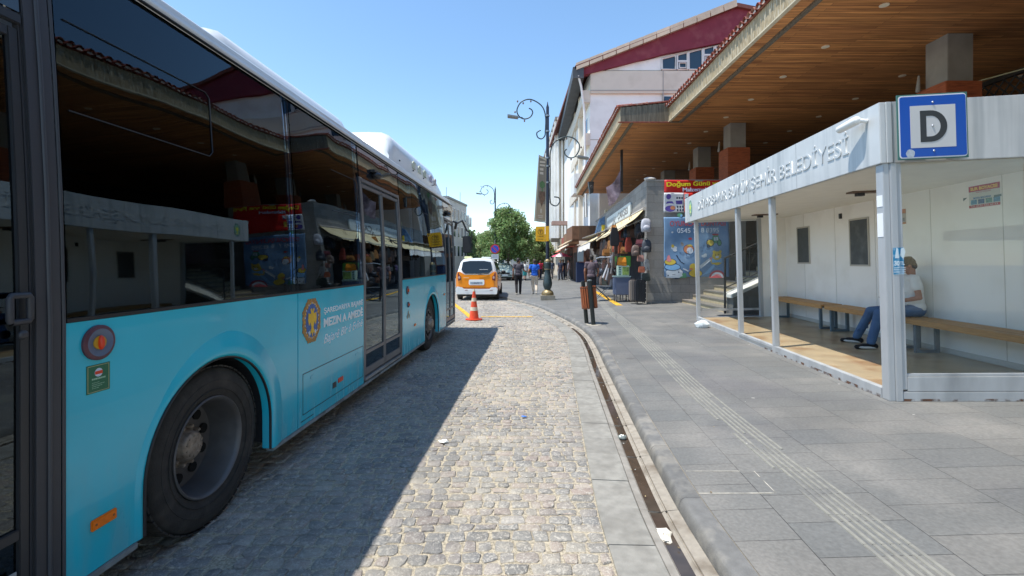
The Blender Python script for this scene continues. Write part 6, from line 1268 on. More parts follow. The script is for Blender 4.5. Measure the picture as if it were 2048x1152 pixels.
# ---------------- vehicles ----------------
def car(loc, rotz, paint, label, name, cat='taxi', Wd=1.78, H=1.80, L=4.3, two=None, detail=True):
    """boxy people carrier, its tail at y=0 and nose towards +y"""
    t = tag(empty(name, loc, (0, 0, rotz)), label, cat); hw = Wd / 2
    def ring(y, zb, zs, wt, zt, ws=1.):          # half outline of one cross-section
        return [(-hw * .93 * ws, zb), (-hw * ws, zb + .18), (-hw * ws, zs - .25), (-hw * .985 * ws, zs), (-wt - .02, zt - .14), (-wt + .08, zt - .03), (-wt * .5, zt), (0, zt + .012)]
    st = [(0.02, .30, 1.02, .60, 1.08, .97), (.0, .30, 1.04, .66, 1.12, .985), (.05, .28, 1.08, .68, H * .80, .99), (.16, .26, 1.10, .68, H - .03, 1), (.5, .26, 1.10, .68, H, 1), (2.3, .26, 1.06, .66, H, 1), (2.95, .26, 1.02, .62, H - .08, 1), (3.35, .28, 1.0, .64, 1.35, .99), (3.75, .3, .96, .66, 1.10, .97), (4.15, .32, .80, .62, .92, .92), (L, .34, .62, .55, .70, .80)]
    b = MB(); n = 15
    for y, zb, zs, wt, zt, ws in st:
        h = ring(y, zb, zs, wt, zt, ws); row = h + [(-x, z) for x, z in h[::-1][1:]]
        for x, z in row: b.v.append((x, y, z))
    for i in range(len(st) - 1):
        for k in range(n - 1): b.f.append((i * n + k, i * n + k + 1, (i + 1) * n + k + 1, (i + 1) * n + k)); b.m.append(1 if two and k in (0, 1, 2, 11, 12, 13) and True else 0)
        b.f.append((i * n, (i + 1) * n, (i + 1) * n + n - 1, i * n + n - 1)); b.m.append(0)
    b.f.append(tuple(range(n))); b.m.append(1 if two else 0); b.f.append(tuple(range((len(st) - 1) * n, len(st) * n))[::-1]); b.m.append(0)
    b.build('body', [paint, two or paint], t, smooth=40)
    for y in (.75, 3.45):
        for s in (-1, 1):
            Mx2 = Matrix(((0, 0, s), (0, 1, 0), (1, 0, 0))); w_ = empty('wheel', (s * (hw - .17), y, .31)); w_.parent = t
            MB().lathe([(.19, .0), (.29, -.02), (.31, .02), (.31, .15), (.29, .185), (.20, .18)], 24, M=Mx2).build('tyre', m_tyre, w_, smooth=40)
            MB().lathe([(.20, .15), (.19, .175), (.10, .16), (.001, .165)], 20, M=Mx2).build('rim', mk('car_rim', '#7e8082', .4, metal=.6), w_, smooth=40)
    MB().box(-hw + .1, hw - .1, .3, L - .4, .16, .30).build('underside', m_blk, t)
    gl = mk('car_window', (.012, .016, .018), .04, spec=.7)
    for s in (-1, 1):
        b = MB(); b.prism([(s * (hw * .985 - .002), .35, 1.12), (s * (hw * .985 - .002), 3.2, 1.10), (s * (.655 + .03), 2.75, H - .17), (s * (.70), .45, H - .14)], (s * .012, 0, .004)); b.build('side_window', gl, t)
    b = MB(); b.prism([(-.60, 3.40, 1.36), (.60, 3.40, 1.36), (.56, 3.0, H - .14), (-.56, 3.0, H - .14)], (0, .03, .02)); b.build('windscreen', gl, t)
    return t, hw, gl
m_tx = mk('taxi_yellow', '#ee8c02', .25, coat=.5, var=.02, dirt='#c98a30', da=.3, ds=2); m_txw = mk('taxi_white', '#eceeec', .3, coat=.3)
t, hw, gl = car((-1.50, 20.1, 0), R(-1.5), m_txw, 'yellow and white taxi van seen from behind, waiting beyond the traffic cone', 'taxi_van', two=m_tx)
b = MB(); b.prism([(-.70, -.06, .56), (.70, -.06, .56), (.75, -.06, .62), (.76, -.05, 1.02), (.74, -.03, 1.24), (.52, -.03, 1.10), (-.52, -.03, 1.10), (-.74, -.03, 1.24), (-.76, -.05, 1.02), (-.75, -.06, .62)], (0, .06, 0)); b.build('tailgate', m_tx, t, bevel=.012)
b = MB(); b.prism([(-.88, -.04, .58), (-.755, -.04, .58), (-.765, -.03, 1.02), (-.745, -.01, 1.25), (-.84, .0, 1.20), (-.88, -.01, 1.05)], (0, .12, 0)); b.prism([(.88, -.01, 1.05), (.84, .0, 1.20), (.745, -.01, 1.25), (.765, -.03, 1.02), (.755, -.04, .58), (.88, -.04, .58)], (0, .12, 0)); b.build('rear_corner', m_tx, t, bevel=.01)
b = MB(); b.prism([(-.50, -.04, 1.14), (.50, -.04, 1.14), (.66, -.01, 1.30), (.60, .07, 1.64), (.30, .09, 1.69), (-.30, .09, 1.69), (-.60, .07, 1.64), (-.66, -.01, 1.30)], (0, .03, .0)); o = b.build('rear_window', gl, t, bevel=.01)
MB().box(.12, .48, -.03, -.01, 1.31, 1.33).build('window_sticker', mk('plate_white', '#cfd3d6', .5), o)
b = MB(); b.tube([(.05, -.06, 1.10), (.30, -.06, 1.16), (.52, -.05, 1.17)], .012, 5); b.build('wiper', m_blk, t)
b = MB(); b.prism([(-.86, -.06, .27), (.86, -.06, .27), (.89, -.05, .50), (.84, -.06, .56), (.62, -.07, .57), (.55, -.07, .50), (-.55, -.07, .50), (-.62, -.07, .57), (-.84, -.06, .60), (-.89, -.05, .50)], (0, .14, 0)); o = b.build('bumper', m_txw, t, bevel=.015)
b = MB(); [b.box(x - .06, x + .06, -.078, -.062, .435, .455) for x in (-.44, .62)]; b.build('reflector', mk('dark_red_lamp', '#7a1a14', .4), o)
for s in (-1, 1):
    b = MB(); b.prism([(s * .66, -.075, .88), (s * .79, -.065, .84), (s * .81, -.05, 1.10), (s * .79, -.04, 1.22), (s * .74, -.05, 1.10), (s * .66, -.07, 1.02)][::s], (0, .08, 0)); o = b.build('tail_lamp', mk('tail_red', '#6e0f12', .2), t, bevel=.008)
    MB().ell((s * .73, -.075, .98), (.045, .012, .055), 12, 6).build('lens', mk('tail_clear', '#b9a09a', .2), o)
b = MB(); b.prism(rr_poly(-.33, .33, .66, .90, .06, -.062), (0, -.012, 0)); o = b.build('plate_surround', m_txw, t)
MB().box(-.27, .25, -.080, -.074, .70, .80).build('number_plate', mk('plate_bluegrey', '#8f9cab', .5, var=.5, vs=45), o); text('lettering', '21 T', .085, mk('plate_ink', '#2b2f3a', .5), o, (-.10, -.0805, .715), (1, 0, 0), (0, 0, 1), .001, .20, .002)
text('lettering', 'TAKSİ', .05, mk('badge_pale', '#d9c9a0', .4), t, (-.50, -.036, .985), (1, 0, 0), (0, 0, 1), .001, .2, .001) if False else None
MB().box(-.55, -.33, -.066, -.060, .965, .99).build('badge', mk('badge_pale', '#e0cfa6', .4), t)
b = MB(); b.box(-.78, -.42, 1.2, 1.5, 1.79, 1.90); o = b.build('roof_light', mk('roof_light_cream', '#e8e6b4', .4), t, bevel=.03); o.location = (.08, 0, 0)
b = MB(); b.prism([(.15, .5, 1.80), (.58, .5, 1.78), (.55, 1.6, 1.80), (.15, 1.6, 1.81)], (0, 0, .07)); b.build('roof_pod', m_txw, t, bevel=.025)
for s in (-1, 1): b = MB(); b.ell((s * 1.0, 3.0, 1.16), (.12, .07, .09), 10, 6); b.build('wing_mirror', m_blk, t, smooth=60)
def front(t, hw):
    for s in (-1, 1): MB().ell((s * .62, 4.18, .74), (.16, .10, .09), 12, 6).build('headlight', mk('headlight_clear', '#c9cfd2', .15), t, smooth=60)
    MB().box(-.4, .4, 4.26, 4.315, .55, .70).build('grille', m_blk, t); MB().box(-.24, .24, 4.30, 4.33, .42, .52).build('number_plate', mk('plate_white', '#cfd3d6', .5), t)
c2, hw, gl = car(((1000 - 1024) / F * 40, 44, .085), pi + .1, mk('car_pale_green', '#b9c6bd', .3, coat=.3), 'pale green car facing the camera beside the no-parking sign post', 'parked_car', 'car', 1.72, 1.50); front(c2, hw)
c3, hw, gl = car(((1004 - 1024) / F * 47, 51.5, .085), pi + .05, m_txw, 'taller white van parked behind the pale green car', 'parked_van', 'van', 1.85, 2.05); front(c3, hw)
c3.scale = (1, 1, 1)

# ---------------- people ----------------
SK = mk('skin', '#9c6a50', .55, var=.05, vs=9); HR = mk('dark_hair', (.02, .015, .012), .6, bump=.6, bs=120)
def person(label, loc, rotz, P, top, bottom, shoe, hair=True, sleeves=.55, short=False, vox=.011, longhair=False, H=1.0, skin=SK, hm=HR, grp=None):
    p = tag(empty('person', loc, (0, 0, rotz)), label, 'person', grp); J = dict(
        pel=(0, 0, .93), chest=(0, 0, 1.28), neck=(0, -.01, 1.46), head=(0, .02, 1.615),
        hl=(-.09, 0, .90), kl=(-.10, .02, .49), al=(-.10, -.02, .085), tl=(-.11, .15, .035), hr=(.09, 0, .90), kr=(.10, .02, .49), ar=(.10, -.02, .085), tr=(.11, .15, .035),
        sl=(-.185, -.01, 1.42), el=(-.235, -.03, 1.13), wl=(-.245, .05, .88), sr=(.185, -.01, 1.42), er=(.235, -.03, 1.13), wr=(.245, .05, .88), look=(0, 1, 0))
    J.update(P); J = {k: V(v) * (1 if k == 'look' else H) for k, v in J.items()}
    Y = J['look'].normalized(); X = Y.cross(V((0, 0, 1))).normalized(); Zu = X.cross(Y).normalized(); HM = Matrix((X, Y, Zu)).transposed()
    hd = J['head']
    def h(x, y, z): return hd + HM @ V((x, y, z))
    b = MB()
    b.ell(h(0, -.012, .028), (.074, .094, .088), 18, 12, HM); b.ell(h(0, .022, -.03), (.062, .070, .075), 16, 10, HM); b.ell(h(0, .045, -.082), (.034, .034, .028), 12, 8, HM)
    b.cap(h(0, .088, .012), h(0, .108, -.028), .010, .015, 8); b.ell(h(0, .100, -.060), (.022, .010, .007), 10, 6, HM); b.ell(h(0, .098, -.070), (.018, .010, .006), 10, 6, HM)
    for s in (-1, 1): b.ell(h(s * .077, -.006, -.008), (.010, .018, .030), 10, 8, HM); b.ell(h(s * .030, .083, .030), (.026, .012, .008), 10, 6, HM); b.ell(h(s * .040, .068, -.028), (.024, .022, .022), 10, 6, HM)
    b.cap(J['neck'] - V((0, 0, .05)), h(0, -.012, -.05), .056, .052)
    tz = (J['neck'] - J['pel']).normalized(); ax = (J['sr'] - J['sl']).normalized(); ay = tz.cross(ax).normalized() * -1; ay = -ay if ay.dot(V((0, 1, 0))) < 0 else ay
    TM = Matrix((ax, ay, tz)).transposed()
    b.ell(J['chest'], (.155, .105, .20), 18, 12, TM); b.ell((J['pel'] + J['chest']) / 2, (.135, .095, .20), 18, 12, TM); b.ell(J['pel'], (.155, .11, .12), 18, 12, TM)
    b.cap(J['sl'], J['sr'], .055, .055); b.cap(J['neck'] - V((0, 0, .06)), J['sl'] + V((.03, 0, 0)), .05, .05); b.cap(J['neck'] - V((0, 0, .06)), J['sr'] - V((.03, 0, 0)), .05, .05)
    for s in 'lr':
        b.cap(J['h' + s], J['k' + s], .088, .058); b.cap(J['k' + s], J['a' + s], .056, .038); m_ = J['k' + s].lerp(J['a' + s], .3); b.ell(m_ - V((0, .01, 0)), (.052, .055, .09), 12, 8)
        b.cap(J['a' + s] - V((0, .02, .03)), J['t' + s], .035, .026); b.cap(J['s' + s], J['e' + s], .050, .039); b.cap(J['e' + s], J['w' + s], .040, .026)
        w_ = J['w' + s]; d = (w_ - J['e' + s]).normalized(); d = (d + V(P.get('hand' + s, (0, 0, 0)))).normalized(); sd = d.cross(V((0, 0, 1))); sd = V((0, 1, 0)) if sd.length < .5 else sd.normalized()
        if abs(d.z) > .6: sd = V((0, 1, 0)) - d * d.y; sd.normalize()
        nn = d.cross(sd).normalized(); pc = w_ + d * .05
        for q in (-.024, 0, .024): b.cap(w_ + sd * q * .5, w_ + d * .075 + sd * q, .018, .014, 10)
        inn = nn * (1 if nn.dot(J['pel'] - w_) > 0 else -1)
        for i, (q, L_) in enumerate(((-.030, .056), (-.010, .068), (.010, .073), (.030, .064))):
            a0 = w_ + d * .085 + sd * q; a1 = a0 + (d + inn * .25).normalized() * L_ * .55; a2 = a1 + (d + inn * .9).normalized() * L_ * .5; b.cap(a0, a1, .0095, .009, 8); b.cap(a1, a2, .009, .0075, 8)
        a0 = w_ + d * .03 + sd * .03; a1 = a0 + (d + sd * .9 + inn * .3).normalized() * .04; b.cap(a0, a1, .012, .010, 8); b.cap(a1, a1 + (d + sd * .2 + inn * .4).normalized() * .03, .010, .008, 8)
    b.build('body', skin, p, remesh=vox)
    if hair:
        b = MB(); b.ell(h(0, -.020, .046), (.084, .100, .084), 18, 12, HM); b.ell(h(0, -.055, -.005), (.074, .055, .075), 14, 10, HM); r_ = random.Random(hash(label) % 999)
        for k in range(22): a = r_.uniform(0, 2 * pi); e_ = r_.uniform(.2, 1.4); b.ell(h(.078 * cos(a) * cos(e_), -.02 + .094 * sin(a) * cos(e_), .05 + .08 * sin(e_)), .02, 7, 5)
        if longhair: b.cap(h(0, -.07, 0), h(0, -.08, -.20), .07, .05)
        # forehead stays bare
        o = b.build('hair', hm, p, remesh=.011)
    for s in (-1, 1):
        e = MB(); e.ell(h(s * .030, .084, .014), (.012, .006, .007), 10, 6, HM); eo = e.build('eye', mk('eye_white', '#d8d4cc', .3), p); e = MB(); e.ell(h(s * .030, .0895, .014), (.006, .0025, .006), 8, 5, HM); e.build('iris', mk('iris_dark', (.02, .012, .01), .2), eo)
    r_ = random.Random(len(label)); v2 = vox * 1.1
    b = MB(); b.ell(J['chest'], (.178, .125, .215), 20, 12, TM); b.ell((J['pel'] + J['chest']) / 2 + V((0, 0, 0)), (.162, .120, .22), 20, 12, TM); b.ell(J['pel'] + tz * .03, (.180, .132, .125), 20, 12, TM); b.cap(J['sl'], J['sr'], .070, .070)
    b.cap(J['neck'] - V((0, 0, .05)), J['sl'] + V((.02, 0, 0)), .062, .064); b.cap(J['neck'] - V((0, 0, .05)), J['sr'] - V((.02, 0, 0)), .062, .064)
    for s in 'lr':
        b.cap(J['s' + s], J['s' + s].lerp(J['e' + s], min(sleeves, 1) * .85), .068, .062)
        if sleeves > 1: b.cap(J['e' + s], J['e' + s].lerp(J['w' + s], .85), .05, .04)
    for k in range(9): c = J['pel'].lerp(J['chest'], r_.uniform(.0, 1)) + ax * r_.uniform(-.12, .12) + ay * r_.choice((-.115, .115)); b.cap(c, c + tz * r_.uniform(-.08, .08) + ax * r_.uniform(-.07, .07), .014, .010, 7)      # folds
    b.build('shirt', top, p, remesh=v2)
    b = MB(); b.ell(J['pel'] - tz * .02, (.170, .126, .11), 20, 12, TM)
    for s in 'lr':
        ke = J['k' + s]; an = J['a' + s]; b.cap(J['h' + s], ke, .102, .076)
        if not short:
            b.cap(ke, an + V((0, 0, .03)), .076, .062)
            for k in range(5): c = ke.lerp(an, r_.uniform(.05, .95)); b.cap(c + V((r_.uniform(-.05, .05), r_.choice((-.055, .055)), 0)), c + V((r_.uniform(-.05, .05), 0, r_.uniform(-.05, .05))), .016, .012, 7)
        else: b.cap(J['h' + s], J['h' + s].lerp(ke, .9), .11, .095)
    b.build('trousers', bottom, p, remesh=v2)
    for s in 'lr':
        an, to = J['a' + s], J['t' + s]; f_ = (to - an); f_.z = 0; f_ = f_.normalized() if f_.length > 0 else V((0, 1, 0)); b = MB()
        hl_ = an - f_ * .045 + V((0, 0, -.035)); b.cap(hl_, to - f_ * .05 + V((0, 0, .012)), .048, .042); b.cap(to - f_ * .05 + V((0, 0, .006)), to + f_ * .03, .042, .034); b.cap(an + V((0, 0, .02)), an - V((0, 0, .02)), .05, .05)
        o = b.build('shoe', shoe, p, remesh=.009); b = MB(); M = Matrix((f_.cross(V((0, 0, 1))), f_, V((0, 0, 1)))).transposed(); zb_ = min(an.z, to.z) - .035
        b.ell((hl_ + to) / 2 - V((0, 0, .012)), (.053, .155, .030), 20, 8, M); b.build('sole', mk('shoe_sole', '#c9c6be', .6), o, smooth=60)
    return p
def cl(name, c, **k): return mk(name, c, .85, var=.08, vs=6, bump=.15, bs=150, **k)
walk1 = dict(kl=(-.10, .0, .49), al=(-.09, -.16, .12), tl=(-.09, -.03, .035), kr=(.09, .10, .50), ar=(.08, .06, .085), tr=(.09, .22, .035))
walk2 = dict(kl=(-.09, .12, .50), al=(-.06, .10, .085), tl=(-.06, .26, .035), kr=(.09, .02, .49), ar=(.07, -.22, .17), tr=(.07, -.12, .04))
g = G(1037, 588.5)
person('man in dark grey t-shirt and black trousers walking away, head turned right', g, 0, {**walk1, 'look': (.75, .6, -.1), 'er': (.27, .02, 1.14), 'wr': (.42, .20, 1.08), 'el': (-.26, -.06, 1.14), 'wl': (-.27, -.02, .88)}, cl('shirt_charcoal', '#4e4a52'), cl('trousers_black', '#1d1c22'), cl('shoe_black', '#1b1a1c'), H=1.0)
g = G(1069, 588)
person('man in a bright blue t-shirt and cream trousers walking away', g, R(4), {**walk2, 'el': (-.29, -.05, 1.15), 'wl': (-.27, .04, .92)}, cl('shirt_blue', '#1f62c9'), cl('trousers_cream', '#cfc4b2'), cl('shoe_white', '#b9b4ac'), H=.97, hm=mk('short_greying_hair', (.07, .05, .04), .7, bump=.5, bs=150))
g = G(1050, 561.5)
person('person in a white top and teal shorts, smaller, between the two walking men', g, R(10), {**walk1, 'el': (-.27, .05, 1.2), 'wl': (-.30, .2, 1.25)}, cl('shirt_white', '#d9d8d4'), cl('shorts_teal', '#3d9c9c'), cl('shoe_black', '#1b1a1c'), short=True, H=.93, vox=.016)
g = G(1081, 558)
person('person in a red top walking close behind the street lamp', g, pi - .3, {**walk2}, cl('shirt_red', '#c2304a'), cl('trousers_dark', '#33303a'), cl('shoe_black', '#1b1a1c'), H=.97, vox=.016)
g = G(1183, 603)
person('man in faded brown-grey t-shirt standing with his back turned by the stall', g, R(-8), {'el': (-.25, -.02, 1.13), 'wl': (-.24, .08, .88), 'er': (.26, .04, 1.14), 'wr': (.24, .22, 1.02)}, cl('shirt_brown_grey', '#5c4f56', dirt='#7a6b72', da=.5, ds=6), cl('trousers_black', '#1d1c22'), cl('shoe_black', '#1b1a1c'), H=1.02)
xf = lambda px, z: (px - 1024) / F * z
for px, z, rz_, tp, bt, lab, kw in ((1121, 38.5, 2.6, cl('shirt_navy', '#2a2c3d'), cl('trousers_dark', '#33303a'), 'person in dark clothes standing left under the pink umbrella', {}),
        (1126, 41, 2.9, cl('shirt_navy', '#2a2c3d'), cl('trousers_navy', '#2c3148'), 'person in navy clothes under the middle of the pink umbrella', {}),
        (1138, 38, 1.2, cl('shirt_pinkish', '#d3b9b5'), cl('trousers_grey', '#8a827c'), 'person in a pale pink top right of the pink umbrella pole', {}),
        (1104, 42, .3, cl('shirt_slate', '#4d5566'), cl('trousers_grey', '#8a827c'), 'person in a slate shirt just right of the lamp post base', {}),
        (1146, 42.5, 2.2, cl('shirt_white', '#d9d8d4'), cl('trousers_black', '#1d1c22'), 'person in white and black near the shopfront by the umbrella', {})):
    person(lab, (xf(px, z), z, zp(xf(px, z))), rz_, {**walk1}, tp, bt, cl('shoe_black', '#1b1a1c'), H=.97, vox=.018, **kw)
# the seated man
def toloc(pt, base): return pt
sp_ = SHP(SD - .16, 2.44, .60); zf = SHP(1.2, 3, .085).z
base = V((sp_.x, sp_.y, zf))                                # he faces the road: local +y turned to -x
rot = R(90) - .0945 - R(19)
seat = sp_.z - zf
sit = dict(pel=(0, .0, seat + .09), chest=(0, .03, seat + .40), neck=(0, .04, seat + .60), head=(0, .085, seat + .745), look=(.1, .85, -.45), hl=(-.10, .03, seat + .08), hr=(.10, .03, seat + .08),
    kl=(-.21, .50, .55), kr=(.25, .50, .55), al=(-.22, .60, .09), tl=(-.25, .76, .035), ar=(.36, .66, .09), tr=(.42, .82, .035),
    sl=(-.19, .06, seat + .555), sr=(.19, .06, seat + .555), el=(-.27, .03, seat + .28), er=(.27, .03, seat + .28), wl=(-.12, .26, seat + .20), wr=(.10, .28, seat + .20), handl=(.3, .8, -.2), handr=(-.3, .8, -.2))
sm = person('young man in white t-shirt and blue jeans sitting on the shelter bench', base, rot, sit, cl('shirt_white2', '#dcdad6'), cl('jeans_blue', '#435f82', dirt='#65809b', da=.5, ds=5), cl('shoe_black', '#1b1a1c'), vox=.0075)
for s_, (an, to) in enumerate(((sit['al'], sit['tl']), (sit['ar'], sit['tr']))):       # three pale stripes on each shoe
    pass
o = tag(empty('phone', base + Euler((0, 0, rot)).to_matrix() @ V((.0, .38, seat + .235)), (R(20), 0, rot)), 'dark phone lying in the hands of the seated man', 'phone'); MB().box(-.04, .04, -.075, .075, -.005, .005).build('case', m_dk, o, bevel=.004)

# pink umbrella
um = tag(empty('parasol', (xf(1123, 40), 40, zp(4.2))), 'pink and white parasol open over people at the far shops', 'parasol'); MB().tube([(0, 0, 0), (0, 0, 2.35)], .02, 6).build('pole', m_gry, um)
b = MB(); N = 16
b.v.append((0, 0, 2.33))
for k in range(N): a = 2 * pi * k / N; b.v.append((.85 * cos(a), .85 * sin(a), 1.93 + (.0 if k % 2 else .03))); 
for k in range(N): b.mat((k // 2) % 2 if k % 4 else 0).f.append((0, 1 + k, 1 + (k + 1) % N)); b.m.append(1 if (k // 2) % 4 == 1 else 0)
ob = b.build('canopy', [mk('parasol_pink', '#d9536f', .8), mk('parasol_white', '#e6d6d6', .8)], um); sd = ob.modifiers.new('t', 'SOLIDIFY'); sd.thickness = .01
# litter bin / utility panels far right
o = tag(empty('blue_panel', (xf(1161, 34), 33.9, zp(4.9))), 'tall dark blue box standing at the shop corner past the man in grey', 'cabinet'); MB().box(-.28, .28, 0, .5, 0, 1.45).build('case', mk('panel_navy', '#1d2c4d', .5), o, bevel=.02); MB().box(-.24, .2, -.02, 0, 1.5, 2.5).build('grey_panel', mk('panel_grey', '#8b98a1', .6), o)
o = tag(empty('screen_panel', (xf(1034, 46), 46, .085)), 'white and grey hoarding panels behind the walking men', 'hoarding')
for i, (c, h_) in enumerate((('#d4d6d6', 2.0), ('#b7bfc4', 2.1), ('#8f9aa2', 1.9), ('#dfe0e0', 2.2))): MB().box(-1.25 + i * .62, -.66 + i * .62, 0, .06, .1, h_).build('panel', mk('hoard%d' % i, c, .7, var=.1, vs=3), o)
b = MB(); b.box(-.3, .3, -.2, .2, 0, .9); o = tag(empty('white_counter', (xf(1122, 41.5), 41.5, zp(4))), 'pale grey counter under the pink parasol', 'counter'); b.build('body', mk('counter_grey', '#a9acb0', .6), o, bevel=.02)

# ---------------- goods of the bag stall ----------------
GM = {}
def goodm(c): 
    if c not in GM: GM[c] = mk('goods_' + c.strip('#'), c, .6, var=.2, vs=9, dirt='#1c1a1a', da=.3, ds=5, bump=.25, bs=40)
    return GM[c]
def handbag(w=.34, h=.30, d=.12, taper=.8):
    r_ = empty('handbag'); b = MB()
    b.add([(-w / 2, -d / 2, 0), (w / 2, -d / 2, 0), (w / 2, d / 2, 0), (-w / 2, d / 2, 0), (-w / 2 * taper, -d / 3, h), (w / 2 * taper, -d / 3, h), (w / 2 * taper, d / 3, h), (-w / 2 * taper, d / 3, h)], [(3, 2, 1, 0), (4, 5, 6, 7), (0, 1, 5, 4), (1, 2, 6, 5), (2, 3, 7, 6), (3, 0, 4, 7)]); b.build('bag_body', goodm('#6b3f2a'), r_, bevel=.03)
    b = MB(); b.add([(-w * .42, -d / 2 - .012, h * .45), (w * .42, -d / 2 - .012, h * .45), (w * .36, -d / 3 - .006, h + .004), (-w * .36, -d / 3 - .006, h + .004)], [(0, 1, 2, 3)]); b.prism([(-.02, -d / 2 - .01, h * .4), (.02, -d / 2 - .01, h * .4), (.02, -d / 2 - .01, h * .52), (-.02, -d / 2 - .01, h * .52)], (0, -.012, 0)); b.build('flap', goodm('#3f2a22'), r_)
    b = MB(); b.tube([(-w * .32, 0, h - .01), (-w * .22, 0, h + .16), (0, 0, h + .30), (w * .22, 0, h + .16), (w * .32, 0, h - .01)], .010, 6); b.build('strap', goodm('#3f2a22'), r_, smooth=60); return r_
def backpack(w=.34, h=.46, d=.17):
    r_ = empty('backpack'); b = MB()
    for z, s, dd in ((0, .72, .7), (.03, .94, .95), (.16, 1, 1), (.32, .97, .95), (.42, .78, .75), (.46, .45, .4)):
        for k in range(16): a = 2 * pi * k / 16; e_ = .55; b.v.append((w / 2 * s * math.copysign(abs(cos(a)) ** e_, cos(a)), d / 2 * dd * math.copysign(abs(sin(a)) ** e_, sin(a)), z * h / .46))
    for i in range(5):
        for k in range(16): b.f.append((i * 16 + k, i * 16 + (k + 1) % 16, (i + 1) * 16 + (k + 1) % 16, (i + 1) * 16 + k)); b.m.append(0)
    b.f += [tuple(range(16))[::-1], tuple(range(80, 96))]; b.m += [0, 0]; b.build('bag_body', goodm('#4b5058'), r_, smooth=70)
    b = MB(); b.ell((0, -d / 2, h * .28), (w * .38, .05, h * .22), 16, 8); b.build('pocket', goodm('#383c44'), r_, smooth=70)
    b = MB(); b.tube([(-.06, 0, h - .01), (0, 0, h + .07), (.06, 0, h - .01)], .012, 6); [b.tube([(s * w * .3, d / 2, h * .9), (s * w * .42, d / 2 + .05, h * .5), (s * w * .36, d / 2, h * .08)], .016, 5) for s in (-1, 1)]; b.build('strap', goodm('#26282c'), r_, smooth=60); return r_
def jacket(w=.30, h=.62):
    r_ = empty('hung_satchel'); b = MB()
    b.add([(-w * .3, -.03, h), (w * .3, -.03, h), (w * .5, -.05, h * .55), (w * .46, -.07, 0), (-w * .46, -.07, 0), (-w * .5, -.05, h * .55), (-w * .3, .03, h), (w * .3, .03, h), (w * .5, .05, h * .55), (w * .46, .07, 0), (-w * .46, .07, 0), (-w * .5, .05, h * .55)],
          [(0, 5, 4, 3, 2, 1), (6, 7, 8, 9, 10, 11), (0, 1, 7, 6), (1, 2, 8, 7), (2, 3, 9, 8), (3, 4, 10, 9), (4, 5, 11, 10), (5, 0, 6, 11)]); b.build('bag_body', goodm('#7a4a2e'), r_, bevel=.02)
    b = MB(); b.tube([(-w * .25, 0, h - .02), (0, 0, h + .22), (w * .25, 0, h - .02)], .012, 5); b.build('strap', goodm('#3f2a22'), r_, smooth=60); return r_
PR = dict(h=handbag, b=backpack, j=jacket); KN = dict(h='handbag', b='backpack', j='long satchel')
CN = {'#b4b5bd': 'white-grey', '#43474f': 'charcoal', '#a77d74': 'dusty pink', '#6a3037': 'maroon', '#a9aaa8': 'pale grey', '#d2744f': 'coral', '#3f4641': 'dark olive', '#27405c': 'blue', '#6b5a52': 'taupe', '#8f4527': 'rust', '#a9743f': 'tan', '#8b3a2c': 'red-brown', '#1b1c20': 'black', '#5a3a28': 'brown', '#3a2a24': 'dark brown', '#b08a5c': 'light tan', '#d8860f': 'orange', '#5d6470': 'slate', '#c8b48c': 'beige', '#4d3f63': 'purple'}
protos = {}; used_lab = set()
def good(kind, px, py, z, c, place, s=1., rz_=0., tilt=0.):
    if kind not in protos: o = protos[kind] = PR[kind]()
    else: o = copy_tree(protos[kind])
    o.location = W(px, py, z); o.scale = (s, s, s); o.rotation_euler = (0, tilt, rz_)
    for ch in kids(o):
        if ch.name.startswith(('bag_body', 'pocket', 'flap')):
            ch.material_slots[0].link = 'OBJECT'; ch.material_slots[0].material = goodm(c)
    lab = '%s %s hanging %s' % (CN[c], KN[kind], place); assert lab not in used_lab, lab; used_lab.add(lab)
    tag(o, lab, 'bag', 'bags of the leather stall'); o.name = {'h': 'handbag', 'b': 'backpack', 'j': 'satchel'}[kind]; return o
ord_ = ['first', 'second', 'third', 'fourth', 'fifth', 'sixth', 'seventh', 'eighth', 'ninth', 'tenth', 'eleventh', 'twelfth']
Zc = 16.35
for kind, px, py, c, s, pl in (('b', 1292, 464, '#b4b5bd', 1.0, 'highest on the kiosk corner'), ('b', 1293, 505, '#43474f', .95, 'at mid height on the kiosk corner'), ('h', 1279, 494, '#6a3037', .85, 'left of the charcoal backpack'), ('h', 1281, 523, '#a77d74', .75, 'below the maroon handbag'), ('h', 1283, 545, '#d2744f', .7, 'lowest but one on the kiosk corner'),
        ('j', 1294, 541, '#a9aaa8', .62, 'beside the wall under the charcoal backpack'), ('h', 1292, 562, '#3f4641', .9, 'lowest on the kiosk corner over the suitcase'), ('b', 1271, 512, '#6b5a52', .8, 'behind the maroon handbag')):
    good(kind, px, py, Zc - (.12 if kind == 'b' else .05) + rnd.uniform(-.05, .05), c, pl, s, rnd.uniform(-.5, .3))
row1 = ['#1b1c20', '#5a3a28', '#3a2a24', '#27405c', '#1b1c20', '#8b3a2c', '#5a3a28', '#1b1c20', '#a9743f', '#6b5a52', '#3a2a24', '#1b1c20']
for i, c in enumerate(row1): t_ = i / 11; z = 16.9 + 6.5 * t_; px = 1280 - 66 * t_ ** .75; good('bhj'[i % 3], px, 475 + 8 * t_ + rnd.uniform(-3, 3), z, c, 'in the top row under the awning, %s from the corner' % ord_[i], rnd.uniform(.9, 1.15), rnd.uniform(-.9, .2))
row2 = ['#8b3a2c', '#a9743f', '#8f4527', '#3a2a24', '#8f4527', '#b08a5c', '#a9743f', '#5a3a28', '#1b1c20', '#3a2a24']
